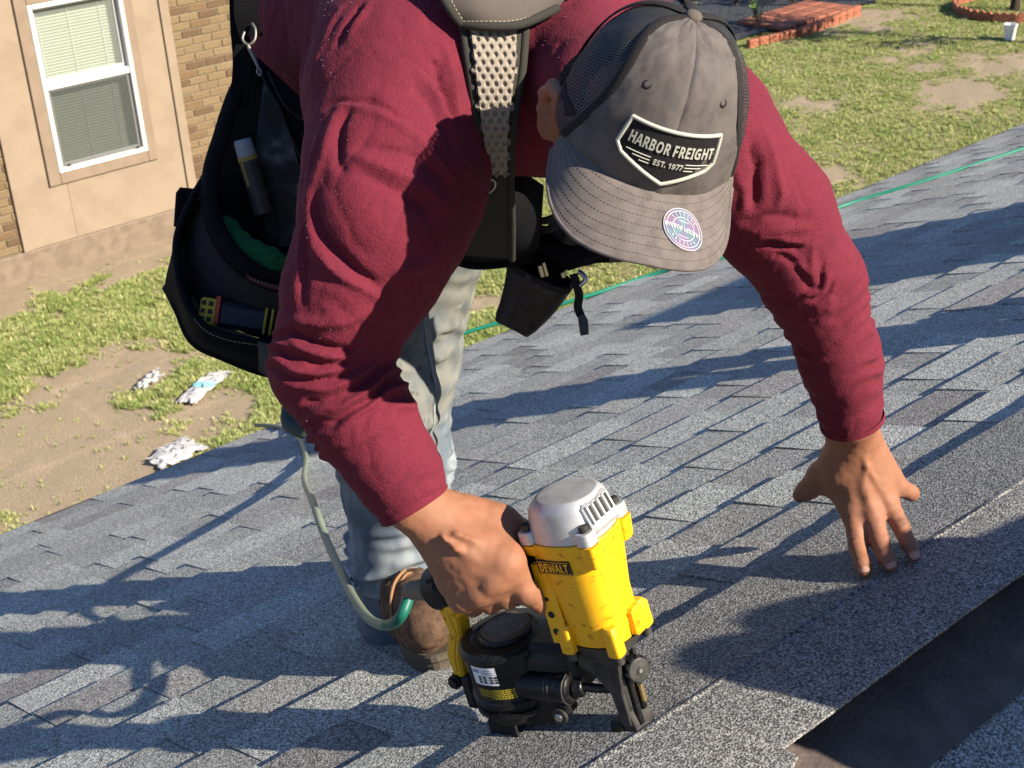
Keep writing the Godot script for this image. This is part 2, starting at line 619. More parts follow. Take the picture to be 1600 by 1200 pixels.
func materials() -> void:
	noise.seed = 3
	noise.frequency = 1.0
	noise.fractal_octaves = 3
	noise2.seed = 9
	noise2.frequency = 1.0
	noise2.fractal_type = FastNoiseLite.FRACTAL_NONE
	var gran := nt(0.42, [gy(0.22), gy(0.45), gy(0.66), gy(0.86), gy(1.0)], [0.18, 0.38, 0.52, 0.66, 0.84], FastNoiseLite.TYPE_VALUE, 2, 1024, 4, 0.6)
	var granb := nt(0.42, [gy(0.1), gy(0.9)], [0.25, 0.75], FastNoiseLite.TYPE_VALUE, 2, 1024, 4, 0.6)
	M.shingle = mat(Color(1, 1, 1), 0.92, gran, 1.35, granb, 1.35, 0.12, true)
	M.felt = mat(Color(0.095, 0.074, 0.066), 0.55, nt(0.012, [gy(0.82), gy(1.0)], [0.3, 0.7], FastNoiseLite.TYPE_SIMPLEX, 4, 512, 8), 2.0, nt(0.08, [gy(0.2), gy(0.8)], [0.2, 0.8], FastNoiseLite.TYPE_SIMPLEX, 4, 512, 12), 2.0, 0.12)
	var fib := nt(0.35, [gy(0.62), gy(0.85), gy(1.0)], [0.2, 0.5, 0.8], FastNoiseLite.TYPE_SIMPLEX, 3, 512, 21)
	var fibb := nt(0.35, [gy(0.0), gy(1.0)], [0.2, 0.8], FastNoiseLite.TYPE_SIMPLEX, 2, 512, 21)
	var knit := weave_image(256, 8, 0.86, 1.0, false)
	# maroon knit with roofing dust caught in it
	var dust := nt(0.30, [Color(0.94, 0.94, 0.94), Color(1, 1, 1), Color(1, 1, 1)], [0.2, 0.5, 0.8], FastNoiseLite.TYPE_SIMPLEX, 3, 1024, 31)
	M.shirt = mat(Color(0.140, 0.0100, 0.0255), 0.9, nt(0.20, [Color(0.80, 0.78, 0.79), gy(0.91), gy(0.96), Color(1.0, 1.0, 1.0)], [0.2, 0.45, 0.62, 0.85], FastNoiseLite.TYPE_VALUE, 3, 1024, 33, 0.7), 3.2, nt(0.20, [gy(0.0), gy(1.0)], [0.2, 0.8], FastNoiseLite.TYPE_VALUE, 3, 1024, 33, 0.7), 3.2, 0.07, true)
	M.shirt.rim_enabled = true
	M.shirt.rim = 0.18
	M.shirt.rim_tint = 0.7
	M.speck = mat(Color(0.45, 0.36, 0.34), 0.9)
	M.denim = mat(Color(1, 1, 1), 0.88, weave_image(256, 4, 0.62, 1.0, true), 11.0, weave_image(256, 4, 0.0, 1.0, true), 11.0, 0.03, true)
	M.skin = mat(Color(1, 1, 1), 0.5, nt(0.25, [gy(0.80), gy(0.93), gy(1.0)], [0.25, 0.5, 0.75], FastNoiseLite.TYPE_SIMPLEX, 4, 512, 41), 9.0, nt(0.25, [gy(0.0), gy(1.0)], [0.2, 0.8], FastNoiseLite.TYPE_SIMPLEX, 4, 512, 41), 9.0, 0.05, true)
	M.skin.subsurf_scatter_enabled = true
	M.skin.subsurf_scatter_strength = 0.12
	M.nail_plate = mat(Color(0.40, 0.24, 0.18), 0.32)
	M.hair = mat(Color(0.008, 0.007, 0.007), 0.6, fib, 14.0, fibb, 14.0, 0.3)
	M.nylon = mat(Color(0.012, 0.012, 0.015), 0.72, weave_image(256, 8, 0.5, 1.0, false), 20.0, weave_image(256, 8, 0.0, 1.0, false), 20.0, 0.05)
	M.nylon_grey = mat(Color(0.050, 0.045, 0.046), 0.8, weave_image(256, 8, 0.6, 1.0, false), 20.0, weave_image(256, 8, 0.0, 1.0, false), 20.0, 0.05)
	M.nylon.metallic_specular = 0.2
	M.nylon_grey.metallic_specular = 0.25
	M.scuffed = mat(Color(0.060, 0.066, 0.078), 0.7, nt(0.012, [gy(0.12), gy(0.3), gy(1.0)], [0.3, 0.5, 0.8], FastNoiseLite.TYPE_SIMPLEX, 5, 512, 51), 3.0, fibb, 3.0, 0.05)
	M.pad = mat(Color(0.150, 0.125, 0.108), 0.9, fib, 12.0, fibb, 12.0, 0.05)
	M.webbing = mat(Color(0.075, 0.072, 0.060), 0.85, weave_image(256, 8, 0.55, 1.0, false), 25.0, weave_image(256, 8, 0.0, 1.0, false), 25.0, 0.06)
	M.spacer = mat(Color(0.37, 0.32, 0.26), 0.9, fib, 10.0)
	M.leather = mat(Color(0.040, 0.027, 0.023), 0.42, nt(0.05, [gy(0.6), gy(1.0)], [0.3, 0.7], FastNoiseLite.TYPE_SIMPLEX, 4, 512, 61), 8.0, nt(0.15, [gy(0.2), gy(0.8)], [0.2, 0.8], FastNoiseLite.TYPE_CELLULAR, 1, 512, 62), 8.0, 0.03)
	M.thread = mat(Color(0.40, 0.33, 0.22), 0.9)
	M.thread_dark = mat(Color(0.050, 0.042, 0.040), 0.9)
	M.thread_pale = mat(Color(0.62, 0.62, 0.54), 0.85, fib, 40.0)
	M.steel = mat(Color(0.5, 0.5, 0.5), 0.35)
	M.steel.metallic = 1.0
	M.brass = mat(Color(0.75, 0.55, 0.25), 0.35)
	M.brass.metallic = 1.0
	M.cap_cloth = mat(Color(0.112, 0.097, 0.092), 0.92, nt(0.006, [gy(0.80), gy(0.94), gy(1.0)], [0.25, 0.5, 0.8], FastNoiseLite.TYPE_SIMPLEX, 7, 1024, 71, 0.72), 4.0, weave_image(256, 4, 0.0, 1.0, true), 5.0, 0.0)
	M.cap_brim = mat(Color(0.132, 0.112, 0.104), 0.92, nt(0.008, [gy(0.86), gy(0.95), gy(1.0)], [0.25, 0.5, 0.8], FastNoiseLite.TYPE_SIMPLEX, 5, 1024, 72), 6.0)
	M.black_cloth = mat(Color(0.012, 0.011, 0.014), 0.85, fib, 20.0, fibb, 20.0, 0.03)
	# trucker mesh: an alpha-tested net on the rear panels
	var net := Image.create(64, 64, false, Image.FORMAT_RGBA8)
	for y in 64:
		for x in 64:
			var hx := absf(fposmod(x, 32.0) - 16.0) / 16.0
			var hy := absf(fposmod(y + (16 if x % 64 >= 32 else 0), 32.0) - 16.0) / 16.0
			var hole := hx * hx * 1.3 + hy * hy < 0.52
			net.set_pixel(x, y, Color(0.9, 0.9, 0.9, 0.0 if hole else 1.0))
	M.mesh = StandardMaterial3D.new()
	M.mesh.albedo_texture = ImageTexture.create_from_image(net)
	M.mesh.albedo_color = Color(0.045, 0.045, 0.046).linear_to_srgb()
	M.mesh.roughness = 0.55
	M.mesh.transparency = BaseMaterial3D.TRANSPARENCY_ALPHA_SCISSOR
	M.mesh.alpha_scissor_threshold = 0.5
	M.mesh.cull_mode = BaseMaterial3D.CULL_DISABLED
	# tool
	M.yellow = mat(Color(0.80, 0.42, 0.006), 0.42, nt(0.012, [Color(0.80, 0.70, 0.60), gy(1.0), gy(1.0)], [0.14, 0.22, 0.8], FastNoiseLite.TYPE_SIMPLEX, 5, 512, 81), 7.0)
	M.yellow.clearcoat_enabled = true
	M.yellow.clearcoat = 0.25
	M.alloy = mat(Color(0.60, 0.60, 0.60), 0.46, nt(0.004, [gy(0.88), gy(0.96), gy(1.0)], [0.25, 0.5, 0.8], FastNoiseLite.TYPE_SIMPLEX, 5, 512, 83), 8.0)
	M.alloy.metallic = 0.55
	M.black = mat(Color(0.012, 0.012, 0.013), 0.38, nt(0.03, [gy(0.6), gy(1.0)], [0.3, 0.7], FastNoiseLite.TYPE_SIMPLEX, 5, 512, 84), 9.0)
	M.rubber = mat(Color(0.016, 0.016, 0.016), 0.75, null, 1.0, fibb, 14.0, 0.05)
	M.gun = mat(Color(0.085, 0.082, 0.078), 0.5, nt(0.006, [gy(0.75), gy(0.92), gy(1.0)], [0.25, 0.5, 0.8], FastNoiseLite.TYPE_SIMPLEX, 7, 512, 85, 0.7), 9.0)
	M.gun.metallic = 0.6
	M.white = mat(Color(0.74, 0.74, 0.72), 0.5)
	M.foil_print = mat(Color(0.42, 0.43, 0.45), 0.4)
	M.dull_steel = mat(Color(0.20, 0.19, 0.17), 0.5)
	M.dull_steel.metallic = 0.8
	M.ink = mat(Color(0.012, 0.012, 0.014), 0.6)
	M.sticker_yellow = mat(Color(0.36, 0.29, 0.02), 0.6)
	M.hose = mat(Color(1, 1, 1), 0.45, fib, 6.0, null, 1.0, 0.1, true)
	M.boot = mat(Color(0.150, 0.085, 0.052), 0.85, nt(0.02, [gy(0.60), gy(0.88), gy(1.0)], [0.25, 0.5, 0.8], FastNoiseLite.TYPE_SIMPLEX, 7, 512, 91, 0.65), 3.0, fibb, 6.0, 0.12)
	M.sole = mat(Color(0.17, 0.14, 0.10), 0.85, fib, 12.0, fibb, 12.0, 0.15)
	M.lace = mat(Color(0.36, 0.20, 0.10), 0.9, fib, 30.0)
	# place
	M.ground = mat(Color(1, 1, 1), 0.95, nt(0.10, [gy(0.55), gy(0.8), gy(1.0)], [0.2, 0.5, 0.8], FastNoiseLite.TYPE_SIMPLEX, 5, 1024, 101), 0.9, nt(0.10, [gy(0.0), gy(1.0)], [0.2, 0.8], FastNoiseLite.TYPE_SIMPLEX, 5, 1024, 101), 0.9, 1.2, true)
	M.blade = StandardMaterial3D.new()
	M.blade.vertex_color_use_as_albedo = true
	M.blade.roughness = 0.75
	M.blade.backlight_enabled = true
	M.blade.backlight = Color(0.35, 0.4, 0.15)
	M.brick = mat(Color(1, 1, 1), 0.9, nt(0.08, [gy(0.62), gy(0.9), gy(1.0)], [0.25, 0.5, 0.75], FastNoiseLite.TYPE_SIMPLEX, 5, 512, 111), 2.2, fibb, 2.2, 0.3, true)
	M.mortar = mat(Color(0.31, 0.25, 0.175), 0.95, fib, 3.0, fibb, 3.0, 0.3)
	M.stucco = mat(Color(0.265, 0.205, 0.148), 0.85, nt(0.006, [gy(0.95), gy(0.98), gy(1.0)], [0.25, 0.5, 0.75], FastNoiseLite.TYPE_SIMPLEX, 5, 512, 112), 0.8, fibb, 0.8, 0.1)
	M.trim = mat(Color(0.225, 0.168, 0.122), 0.8, nt(0.006, [gy(0.95), gy(0.98), gy(1.0)], [0.25, 0.5, 0.75], FastNoiseLite.TYPE_SIMPLEX, 5, 512, 113), 1.2, fibb, 1.2, 0.05)
	M.concrete = mat(Color(0.22, 0.17, 0.125), 0.95, nt(0.01, [gy(0.9), gy(0.96), gy(1.0)], [0.25, 0.5, 0.75], FastNoiseLite.TYPE_SIMPLEX, 5, 512, 114), 1.0, fibb, 1.0, 0.4)
	M.vinyl = mat(Color(0.50, 0.50, 0.49), 0.35)
	M.blind = mat(Color(0.235, 0.27, 0.20), 0.6)
	M.dark_room = mat(Color(0.02, 0.02, 0.02), 0.9)
	M.glass = StandardMaterial3D.new()
	M.glass.transparency = BaseMaterial3D.TRANSPARENCY_ALPHA
	M.glass.albedo_color = Color(0.9, 0.95, 0.92, 0.08)
	M.glass.roughness = 0.02
	M.screen = mat(Color(0.05, 0.055, 0.055), 0.8)
	M.screen.transparency = BaseMaterial3D.TRANSPARENCY_ALPHA
	M.screen.albedo_color.a = 0.30
	M.terracotta = mat(Color(0.42, 0.15, 0.085), 0.85, nt(0.03, [gy(0.6), gy(0.9), gy(1.0)], [0.25, 0.5, 0.75], FastNoiseLite.TYPE_SIMPLEX, 5, 512, 121), 1.5, fibb, 1.5, 0.3)
	M.ground_cloth = mat(Color(0.075, 0.08, 0.09), 0.8, nt(0.03, [gy(0.3), gy(0.8), gy(1.0)], [0.25, 0.5, 0.75], FastNoiseLite.TYPE_SIMPLEX, 5, 512, 122), 1.2, fibb, 1.2, 0.5)
	M.bark = mat(Color(0.10, 0.075, 0.055), 0.9, fib, 4.0, fibb, 4.0, 1.0)
	M.leaf = mat(Color(1, 1, 1), 0.6, null, 1.0, null, 1.0, 0.1, true)
	M.leaf.backlight_enabled = true
	M.leaf.backlight = Color(0.3, 0.4, 0.1)
	M.rag = mat(Color(0.62, 0.62, 0.62), 0.7, fib, 5.0)
	M.teal_print = mat(Color(0.22, 0.50, 0.56), 0.7)
	M.glove = mat(Color(0.012, 0.20, 0.055), 0.7, fib, 18.0, fibb, 18.0, 0.1)
	M.olive = mat(Color(0.060, 0.060, 0.048), 0.85, fib, 10.0, fibb, 10.0, 0.06)

# ---------------------------------------------------------------- the place
const GY := -3.75
const SLOPE := 0.36826          # 21.1 degrees
const COURSE := 0.143
var RD := Vector3(0, -sin(SLOPE), -cos(SLOPE))    # down the far slope
var RN := Vector3(0, cos(SLOPE), -sin(SLOPE))     # out of the far slope
var NDN := Vector3(0, -sin(SLOPE), cos(SLOPE))    # down the near slope
var NN := Vector3(0, cos(SLOPE), sin(SLOPE))
var soil_spots := [[Vector3(2.1388, -3.75, -8.76), 0.9], [Vector3(2.3453, -3.75, -7.7342), 0.9], [Vector3(2.5502, -3.75, -8.4635), 0.5], [Vector3(3.7682, -3.75, -9.25), 0.45], [Vector3(5.0106, -3.75, -9.6633), 0.5], [Vector3(15.7214, -3.75, -9.3201), 1.25], [Vector3(14.3958, -3.75, -8.9962), 0.35], [Vector3(16.895, -3.75, -12.2646), 0.9], [Vector3(10.6383, -3.75, -8.1383), 0.45], [Vector3(13.8718, -3.75, -8.7302), 0.5], [Vector3(6.2981, -3.75, -8.2008), 0.4], [Vector3(3.1919, -3.75, -9.3492), 0.4], [Vector3(3.5423, -3.75, -8.1451), 0.35], [Vector3(12.7282, -3.75, -10.0058), 0.35]]

func soilness(x: float, z: float) -> float:
	# 1 = bare earth
	var s := noise.get_noise_2d(x * 0.6, z * 0.6) * 0.55 + noise.get_noise_2d(x * 1.9 + 40.0, z * 1.9) * 0.8 + noise.get_noise_2d(x * 5.0 + 80.0, z * 5.0) * 0.35
	var w := s * 0.7 - 0.22
	if x < 8.0: w -= 0.06
	else: w -= 0.10
	if z < -10.6 and x < 9.0: w += clampf((-10.6 - z) * 1.1, 0.0, 1.2)
	for p in soil_spots:
		var d := Vector2(x - p[0].x, (z - p[0].z)).length() / float(p[1])
		if d < 1.6: w += (1.6 - d) * 0.55
	return clampf(w * 1.6 + 0.3, 0.0, 1.0)

func in_view(p: Vector3, margin := 0.06) -> bool:
	var t := (get_node("camera") as Camera3D).transform
	var q := t.affine_inverse() * p
	if q.z > -0.1: return false
	var hy := tan(deg_to_rad(29.5 * 0.5)) * -q.z
	return absf(q.y) < hy * (1.0 + margin * 2.0) and absf(q.x) < hy * 1.3333 * (1.0 + margin * 2.0)

func build_ground() -> void:
	# one sheet to the horizon, fine where the picture looks
	var xs := []
	var zs := []
	for i in 241: xs.append(-4.0 + i * 0.12)
	for i in 121: zs.append(-17.0 + i * 0.12)
	for k in [-140.0, -60.0, -25.0, -10.0]: xs.insert([-140.0, -60.0, -25.0, -10.0].find(k), k)
	xs.append_array([30.0, 60.0, 140.0])
	zs = [-140.0, -60.0, -28.0] + zs + [6.0, 30.0, 120.0]
	var a := []
	a.resize(Mesh.ARRAY_MAX)
	var V := PackedVector3Array()
	var N := PackedVector3Array()
	var C := PackedColorArray()
	var I := PackedInt32Array()
	for j in zs.size():
		for i in xs.size():
			var x: float = xs[i]
			var z: float = zs[j]
			var s := soilness(x, z)
			var h := noise.get_noise_2d(x * 2.2, z * 2.2) * 0.03 + noise.get_noise_2d(x * 7.0, z * 7.0) * 0.012
			V.push_back(Vector3(x, GY + h, z))
			N.push_back(Vector3.UP)
			var earth := Color(0.66, 0.52, 0.36)
			var turf := Color(0.50, 0.45, 0.22)
			C.push_back(turf.lerp(earth, smoothstep(0.25, 0.75, s)))
	var W: int = xs.size()
	for j in zs.size() - 1:
		for i in W - 1:
			var q := j * W + i
			I.append_array([q, q + 1, q + W, q + 1, q + W + 1, q + W])
	for t in range(0, I.size(), 3):
		var m := (V[I[t + 2]] - V[I[t]]).cross(V[I[t + 1]] - V[I[t]])
		if m.y < 0.0:
			var e := I[t + 1]; I[t + 1] = I[t + 2]; I[t + 2] = e; m = -m
		for e in 3: N[I[t + e]] += m * 60.0
	for k in N.size(): N[k] = N[k].normalized()
	a[Mesh.ARRAY_VERTEX] = V; a[Mesh.ARRAY_NORMAL] = N; a[Mesh.ARRAY_COLOR] = C; a[Mesh.ARRAY_INDEX] = I
	var am := ArrayMesh.new()
	am.add_surface_from_arrays(Mesh.PRIMITIVE_TRIANGLES, a)
	tag(obj("ground", am, M.ground), "dry sandy yard with worn bare patches below the roof", "", "", "structure")
	# grass: clumps of blades, thin on the worn side and close on the lawn
	var clump := mb()
	for b in 13:
		var an := rng.randf() * TAU
		var lean := rng.randf_range(0.15, 0.8)
		var hh := rng.randf_range(0.6, 1.0)
		var o := Vector3(cos(an), 0, sin(an)) * rng.randf_range(0.05, 0.45)
		var d := Vector3(cos(an), 0, sin(an)).rotated(Vector3.UP, rng.randf_range(-0.8, 0.8))
		var sd := d.cross(Vector3.UP) * 0.042
		var m := o + Vector3.UP * hh * 0.6 + d * lean * 0.25
		var tp := o + Vector3.UP * hh * (1.0 - lean * 0.3) + d * lean * 0.8
		clump.col = Color(1, 1, 1).lerp(Color(0.75, 0.85, 0.6), rng.randf())
		clump.flat(o - sd, o + sd, m + sd * 0.7, d + Vector3.UP)
		clump.flat(o - sd, m + sd * 0.7, m - sd * 0.7, d + Vector3.UP)
		clump.flat(m - sd * 0.7, m + sd * 0.7, tp, d + Vector3.UP)
	var xf := []
	var cs := []
	var tries := 0
	while xf.size() < 130000 and tries < 900000:
		tries += 1
		var far := rng.randf() < 0.72
		var p := Vector3(rng.randf_range(5.0, 22.0) if far else rng.randf_range(1.0, 7.0), GY, rng.randf_range(-16.0, -4.0) if far else rng.randf_range(-11.7, -6.5))
		if not in_view(p, 0.04): continue
		var s := soilness(p.x, p.z)
		if rng.randf() < smoothstep(0.25, 1.0, s) * 1.0 - 0.015: continue
		var sz := rng.randf_range(0.022, 0.056) * (1.25 if p.x < 7.0 else 0.95) * (1.0 - 0.4 * s)
		var tint := rng.randf()
		var pn := noise.get_noise_2d(p.x * 1.3 + 9.0, p.z * 1.3) * 0.5 + 0.5
		var g := Color(0.25, 0.31, 0.085).lerp(Color(0.50, 0.47, 0.22), clampf(pn * 1.0 + tint * 0.5 - 0.30, 0, 1))
		if rng.randf() < 0.10: g = Color(0.62, 0.54, 0.32)
		if rng.randf() < 0.2: g = g.lerp(Color(0.13, 0.21, 0.04), 0.6)
		xf.append(Transform3D(Basis(Vector3.UP, rng.randf() * TAU).scaled(Vector3(sz * 1.3, sz, sz * 1.3)), p))
		cs.append(g)
	var mm := MultiMesh.new()
	mm.transform_format = MultiMesh.TRANSFORM_3D
	mm.use_colors = true
	mm.mesh = clump.done()
	mm.instance_count = xf.size()
	for i in xf.size():
		mm.set_instance_transform(i, xf[i])
		mm.set_instance_color(i, cs[i])
	var gi := MultiMeshInstance3D.new()
	gi.name = "grass"
	gi.multimesh = mm
	gi.material_override = M.blade
	add_child(gi)
	tag(gi, "short sunlit yellow green lawn grass with thin worn spots", "", "", "stuff")

func roof_pt(x: float, s: float, h: float) -> Vector3:
	return Vector3(x, 0, 0) + RD * s + RN * h

# the near half of a cap that is not bent down yet: it stands out over the near slope, sagging a little
func cap_near(x: float, s: float, h: float) -> Vector3:
	var a := 0.25 - s * 0.45
	return Vector3(x, sin(a) * s + cos(a) * h, cos(a) * s - sin(a) * h)

func near_pt(x: float, s: float, h: float) -> Vector3:
	return Vector3(x, 0, 0) + NDN * s + NN * h

# one shingle: top sheet with a slightly ragged butt edge, butt face and two sides
func shingle(m: MB, far: bool, x0: float, x1: float, s0: float, s1: float, h: float, tone: Color) -> void:
	m.col = tone
	var seg := 3
	var top := []
	var low := []
	var up := []
	var sk := rng.randf_range(-0.003, 0.003)
	for i in seg + 1:
		var t := float(i) / seg
		var x := lerpf(x0, x1, t)
		var j := rng.randf_range(-0.0012, 0.0012) + sk * (t - 0.5)
		var hh := h + rng.randf_range(-0.0004, 0.0006)
		var f: Callable = roof_pt if far else near_pt
		top.append(f.call(x, s1 + j, hh))
		low.append(f.call(x, s1 + j + 0.001, -0.001))
		up.append(f.call(x, s0, -0.0012))
	var n := RN if far else NN
	var d := RD if far else NDN
	for i in seg:
		m.quad(up[i], up[i + 1], top[i + 1], top[i], n)
		m.quad(top[i], top[i + 1], low[i + 1], low[i], d)
	var lu: Vector3 = up[0] - n * 0.004
	m.flat(up[0], top[0], low[0], Vector3.LEFT); m.flat(up[0], low[0], lu, Vector3.LEFT)
	var ru: Vector3 = up[seg] - n * 0.004
	m.flat(up[seg], top[seg], low[seg], Vector3.RIGHT); m.flat(up[seg], low[seg], ru, Vector3.RIGHT)

func shingle_tone(under: bool) -> Color:
	var r := rng.randf()
	var c := Color(0.74, 0.755, 0.70)
	if r < 0.28: c = Color(0.82, 0.845, 0.79)
	elif r < 0.52: c = Color(0.69, 0.685, 0.64)
	elif r < 0.64: c = Color(0.61, 0.59, 0.555)
	var k := rng.randf_range(0.94, 1.06)
	if under: k *= 0.86
	return Color(c.r * k, c.g * k, c.b * k)

func build_roof() -> void:
	var roof := thing("roof", "grey shingled roof slope falling away to the yard", "", Vector3.ZERO, "", "structure")
	# decking under the shingles
	var dk := mb(Color(0.1, 0.1, 0.1))
	var e := 3.30
	var pr := [near_pt(0, 3.2, -0.004), Vector3(0, -0.002, 0), roof_pt(0, e, -0.004), roof_pt(0, e, -0.10), Vector3(0, -0.13, 0), near_pt(0, 3.2, -0.10)]
	for i in 6:
		var a: Vector3 = pr[i]
		var b: Vector3 = pr[(i + 1) % 6]
		var out: Vector3 = (b - a).cross(Vector3.RIGHT)
		if out.dot((a + b) * 0.5 - Vector3(0, -0.6, 0)) < 0.0 and i < 2: out = -out
		if i >= 3 and i < 5: out = Vector3.DOWN
		dk.quad(a + Vector3(-3, 0, 0), b + Vector3(-3, 0, 0), b + Vector3(9.5, 0, 0), a + Vector3(9.5, 0, 0), out)
	for x in [-3.0, 9.5]:
		for t in [[0, 1, 4, 5], [1, 2, 3, 4]]:
			var q := []
			for k in t: q.append(pr[k] + Vector3(x, 0, 0))
			dk.quad(q[0], q[1], q[2], q[3], Vector3(x, 0, 0))
	obj("roof_deck", dk, M.felt, roof)
	var fa := mb()
	fa.box(roof_pt(3.25, e - 0.05, -0.10), Vector3(12.5, 0.16, 0.022), 0.003)
	obj("fascia", fa, M.trim, roof)
	# far slope, course by course
	var pieces := []
	for k in range(1, 23):
		var s1 := 0.055 + COURSE * k
		var x := -3.0 + rng.randf() * 0.2
		var tab := true
		while x < 9.3:
			var w := rng.randf_range(0.13, 0.30) if tab else rng.randf_range(0.09, 0.22)
			var mid := roof_pt(x + w * 0.5, s1 - 0.07, 0)
			if x + w > -1.6 and x < 8.2:
				pieces.append([x, x + w, s1, tab, mid, in_view(mid, 0.02) and s1 > 0.1])
			x += w
			tab = not tab
	var cp: Vector3 = (get_node("camera") as Node3D).position
	pieces.sort_custom(func(a, b): return (a[4] as Vector3).distance_squared_to(cp) < (b[4] as Vector3).distance_squared_to(cp))
	var made := 0
	var rest := mb()
	for p in pieces:
		var tabh: float = 0.0098 if p[3] else 0.0064
		var single: bool = p[5] and made < 285
		var m: MB = mb() if single else rest
		shingle(m, true, p[0] + 0.0008, p[1] - 0.0008, p[2] - COURSE - 0.006, p[2], tabh, shingle_tone(not p[3]))
		if single:
			made += 1
			obj("shingle", m, M.shingle, roof)
	tag(obj("shingle_field", rest, M.shingle, roof), "", "", "", "stuff")
	# near slope: felt below the cap, then the first courses
	var fl := mb()
	var rows := []
	for i in 12:
		var row := []
		for j in 60:
			var x2 := -0.6 + j * 0.04
			row.append(near_pt(x2, 0.01 + i * 0.019, 0.006 + 0.003 * noise.get_noise_2d(x2 * 6.0, i * 0.4)))
		rows.append(row)
	fl.sheet(rows, 0.002)
	obj("roofing_felt", fl, M.felt, roof)
	for k in 4:
		var s1 := 0.345 + COURSE * k
		var x := -1.6 + rng.randf() * 0.2
		var tab := true
		while x < 2.0:
			var w := rng.randf_range(0.13, 0.30)
			var m := mb()
			shingle(m, false, x + 0.001, x + w - 0.001, s1 - COURSE - 0.01, s1, 0.011 if tab else 0.0075, shingle_tone(not tab))
			if in_view(near_pt(x + w * 0.5, s1 - 0.07, 0.0), 0.15): obj("shingle", m, M.shingle, roof)
			x += w
			tab = not tab
	# ridge caps: bent strips, each lapping the one before
	var caps := [[-0.62, 0.05, 0.0, 0.19, 0.30, true], [0.02, 0.30, 0.001, 0.192, 0.150, false], [0.215, 0.60, 0.003, 0.19, 0.149, false], [0.507, 0.92, 0.005, 0.19, 0.150, false], [0.83, 1.25, 0.006, 0.19, 0.15, false], [1.18, 1.7, 0.006, 0.19, 0.15, false]]
	for c in caps:
		var m := mb(Color(0.46, 0.46, 0.445))
		var g := []
		var nx := 26
		for i in nx + 1:
			var x3 := lerpf(c[0], c[1], float(i) / nx)
			var lift: float = 0.004 + c[2] + 0.0035 * float(i) / nx
			var row := []
			for q in [1.0, 0.92, 0.75, 0.5, 0.25, 0.1, 0.045, 0.02]:
				var s: float = c[3] * q
				var wob := 0.0016 * noise.get_noise_2d(x3 * 9.0, q * 3.0)
				row.append(roof_pt(x3, s + 0.002 * noise.get_noise_2d(x3 * 14.0, 7.0) * q, lift + wob + 0.0075 * q))
			row.append(Vector3(x3, lift + 0.0030 + 0.0012 * noise.get_noise_2d(x3 * 11.0, 3.0), 0.0))
			for q in [0.02, 0.045, 0.1, 0.25, 0.5, 0.75, 0.92, 1.0]:
				var s2: float = c[4] * q
				if c[5]: s2 *= 1.0 - 0.42 * smoothstep(-0.10, 0.05, x3)
				row.append(cap_near(x3, s2, lift + 0.0016 * noise.get_noise_2d(x3 * 9.0, 20.0 + q * 3.0)))
			g.append(row)
		m.sheet(g, 0.0038)
		obj("ridge_cap", m, M.shingle, roof)

func wall_strip(m: MB, x0: float, x1: float, y0: float, y1: float, z: float, d: float, b := 0.004) -> void:
	m.box(Vector3((x0 + x1) * 0.5, (y0 + y1) * 0.5, z + d * 0.5), Vector3(x1 - x0, y1 - y0, d), b)

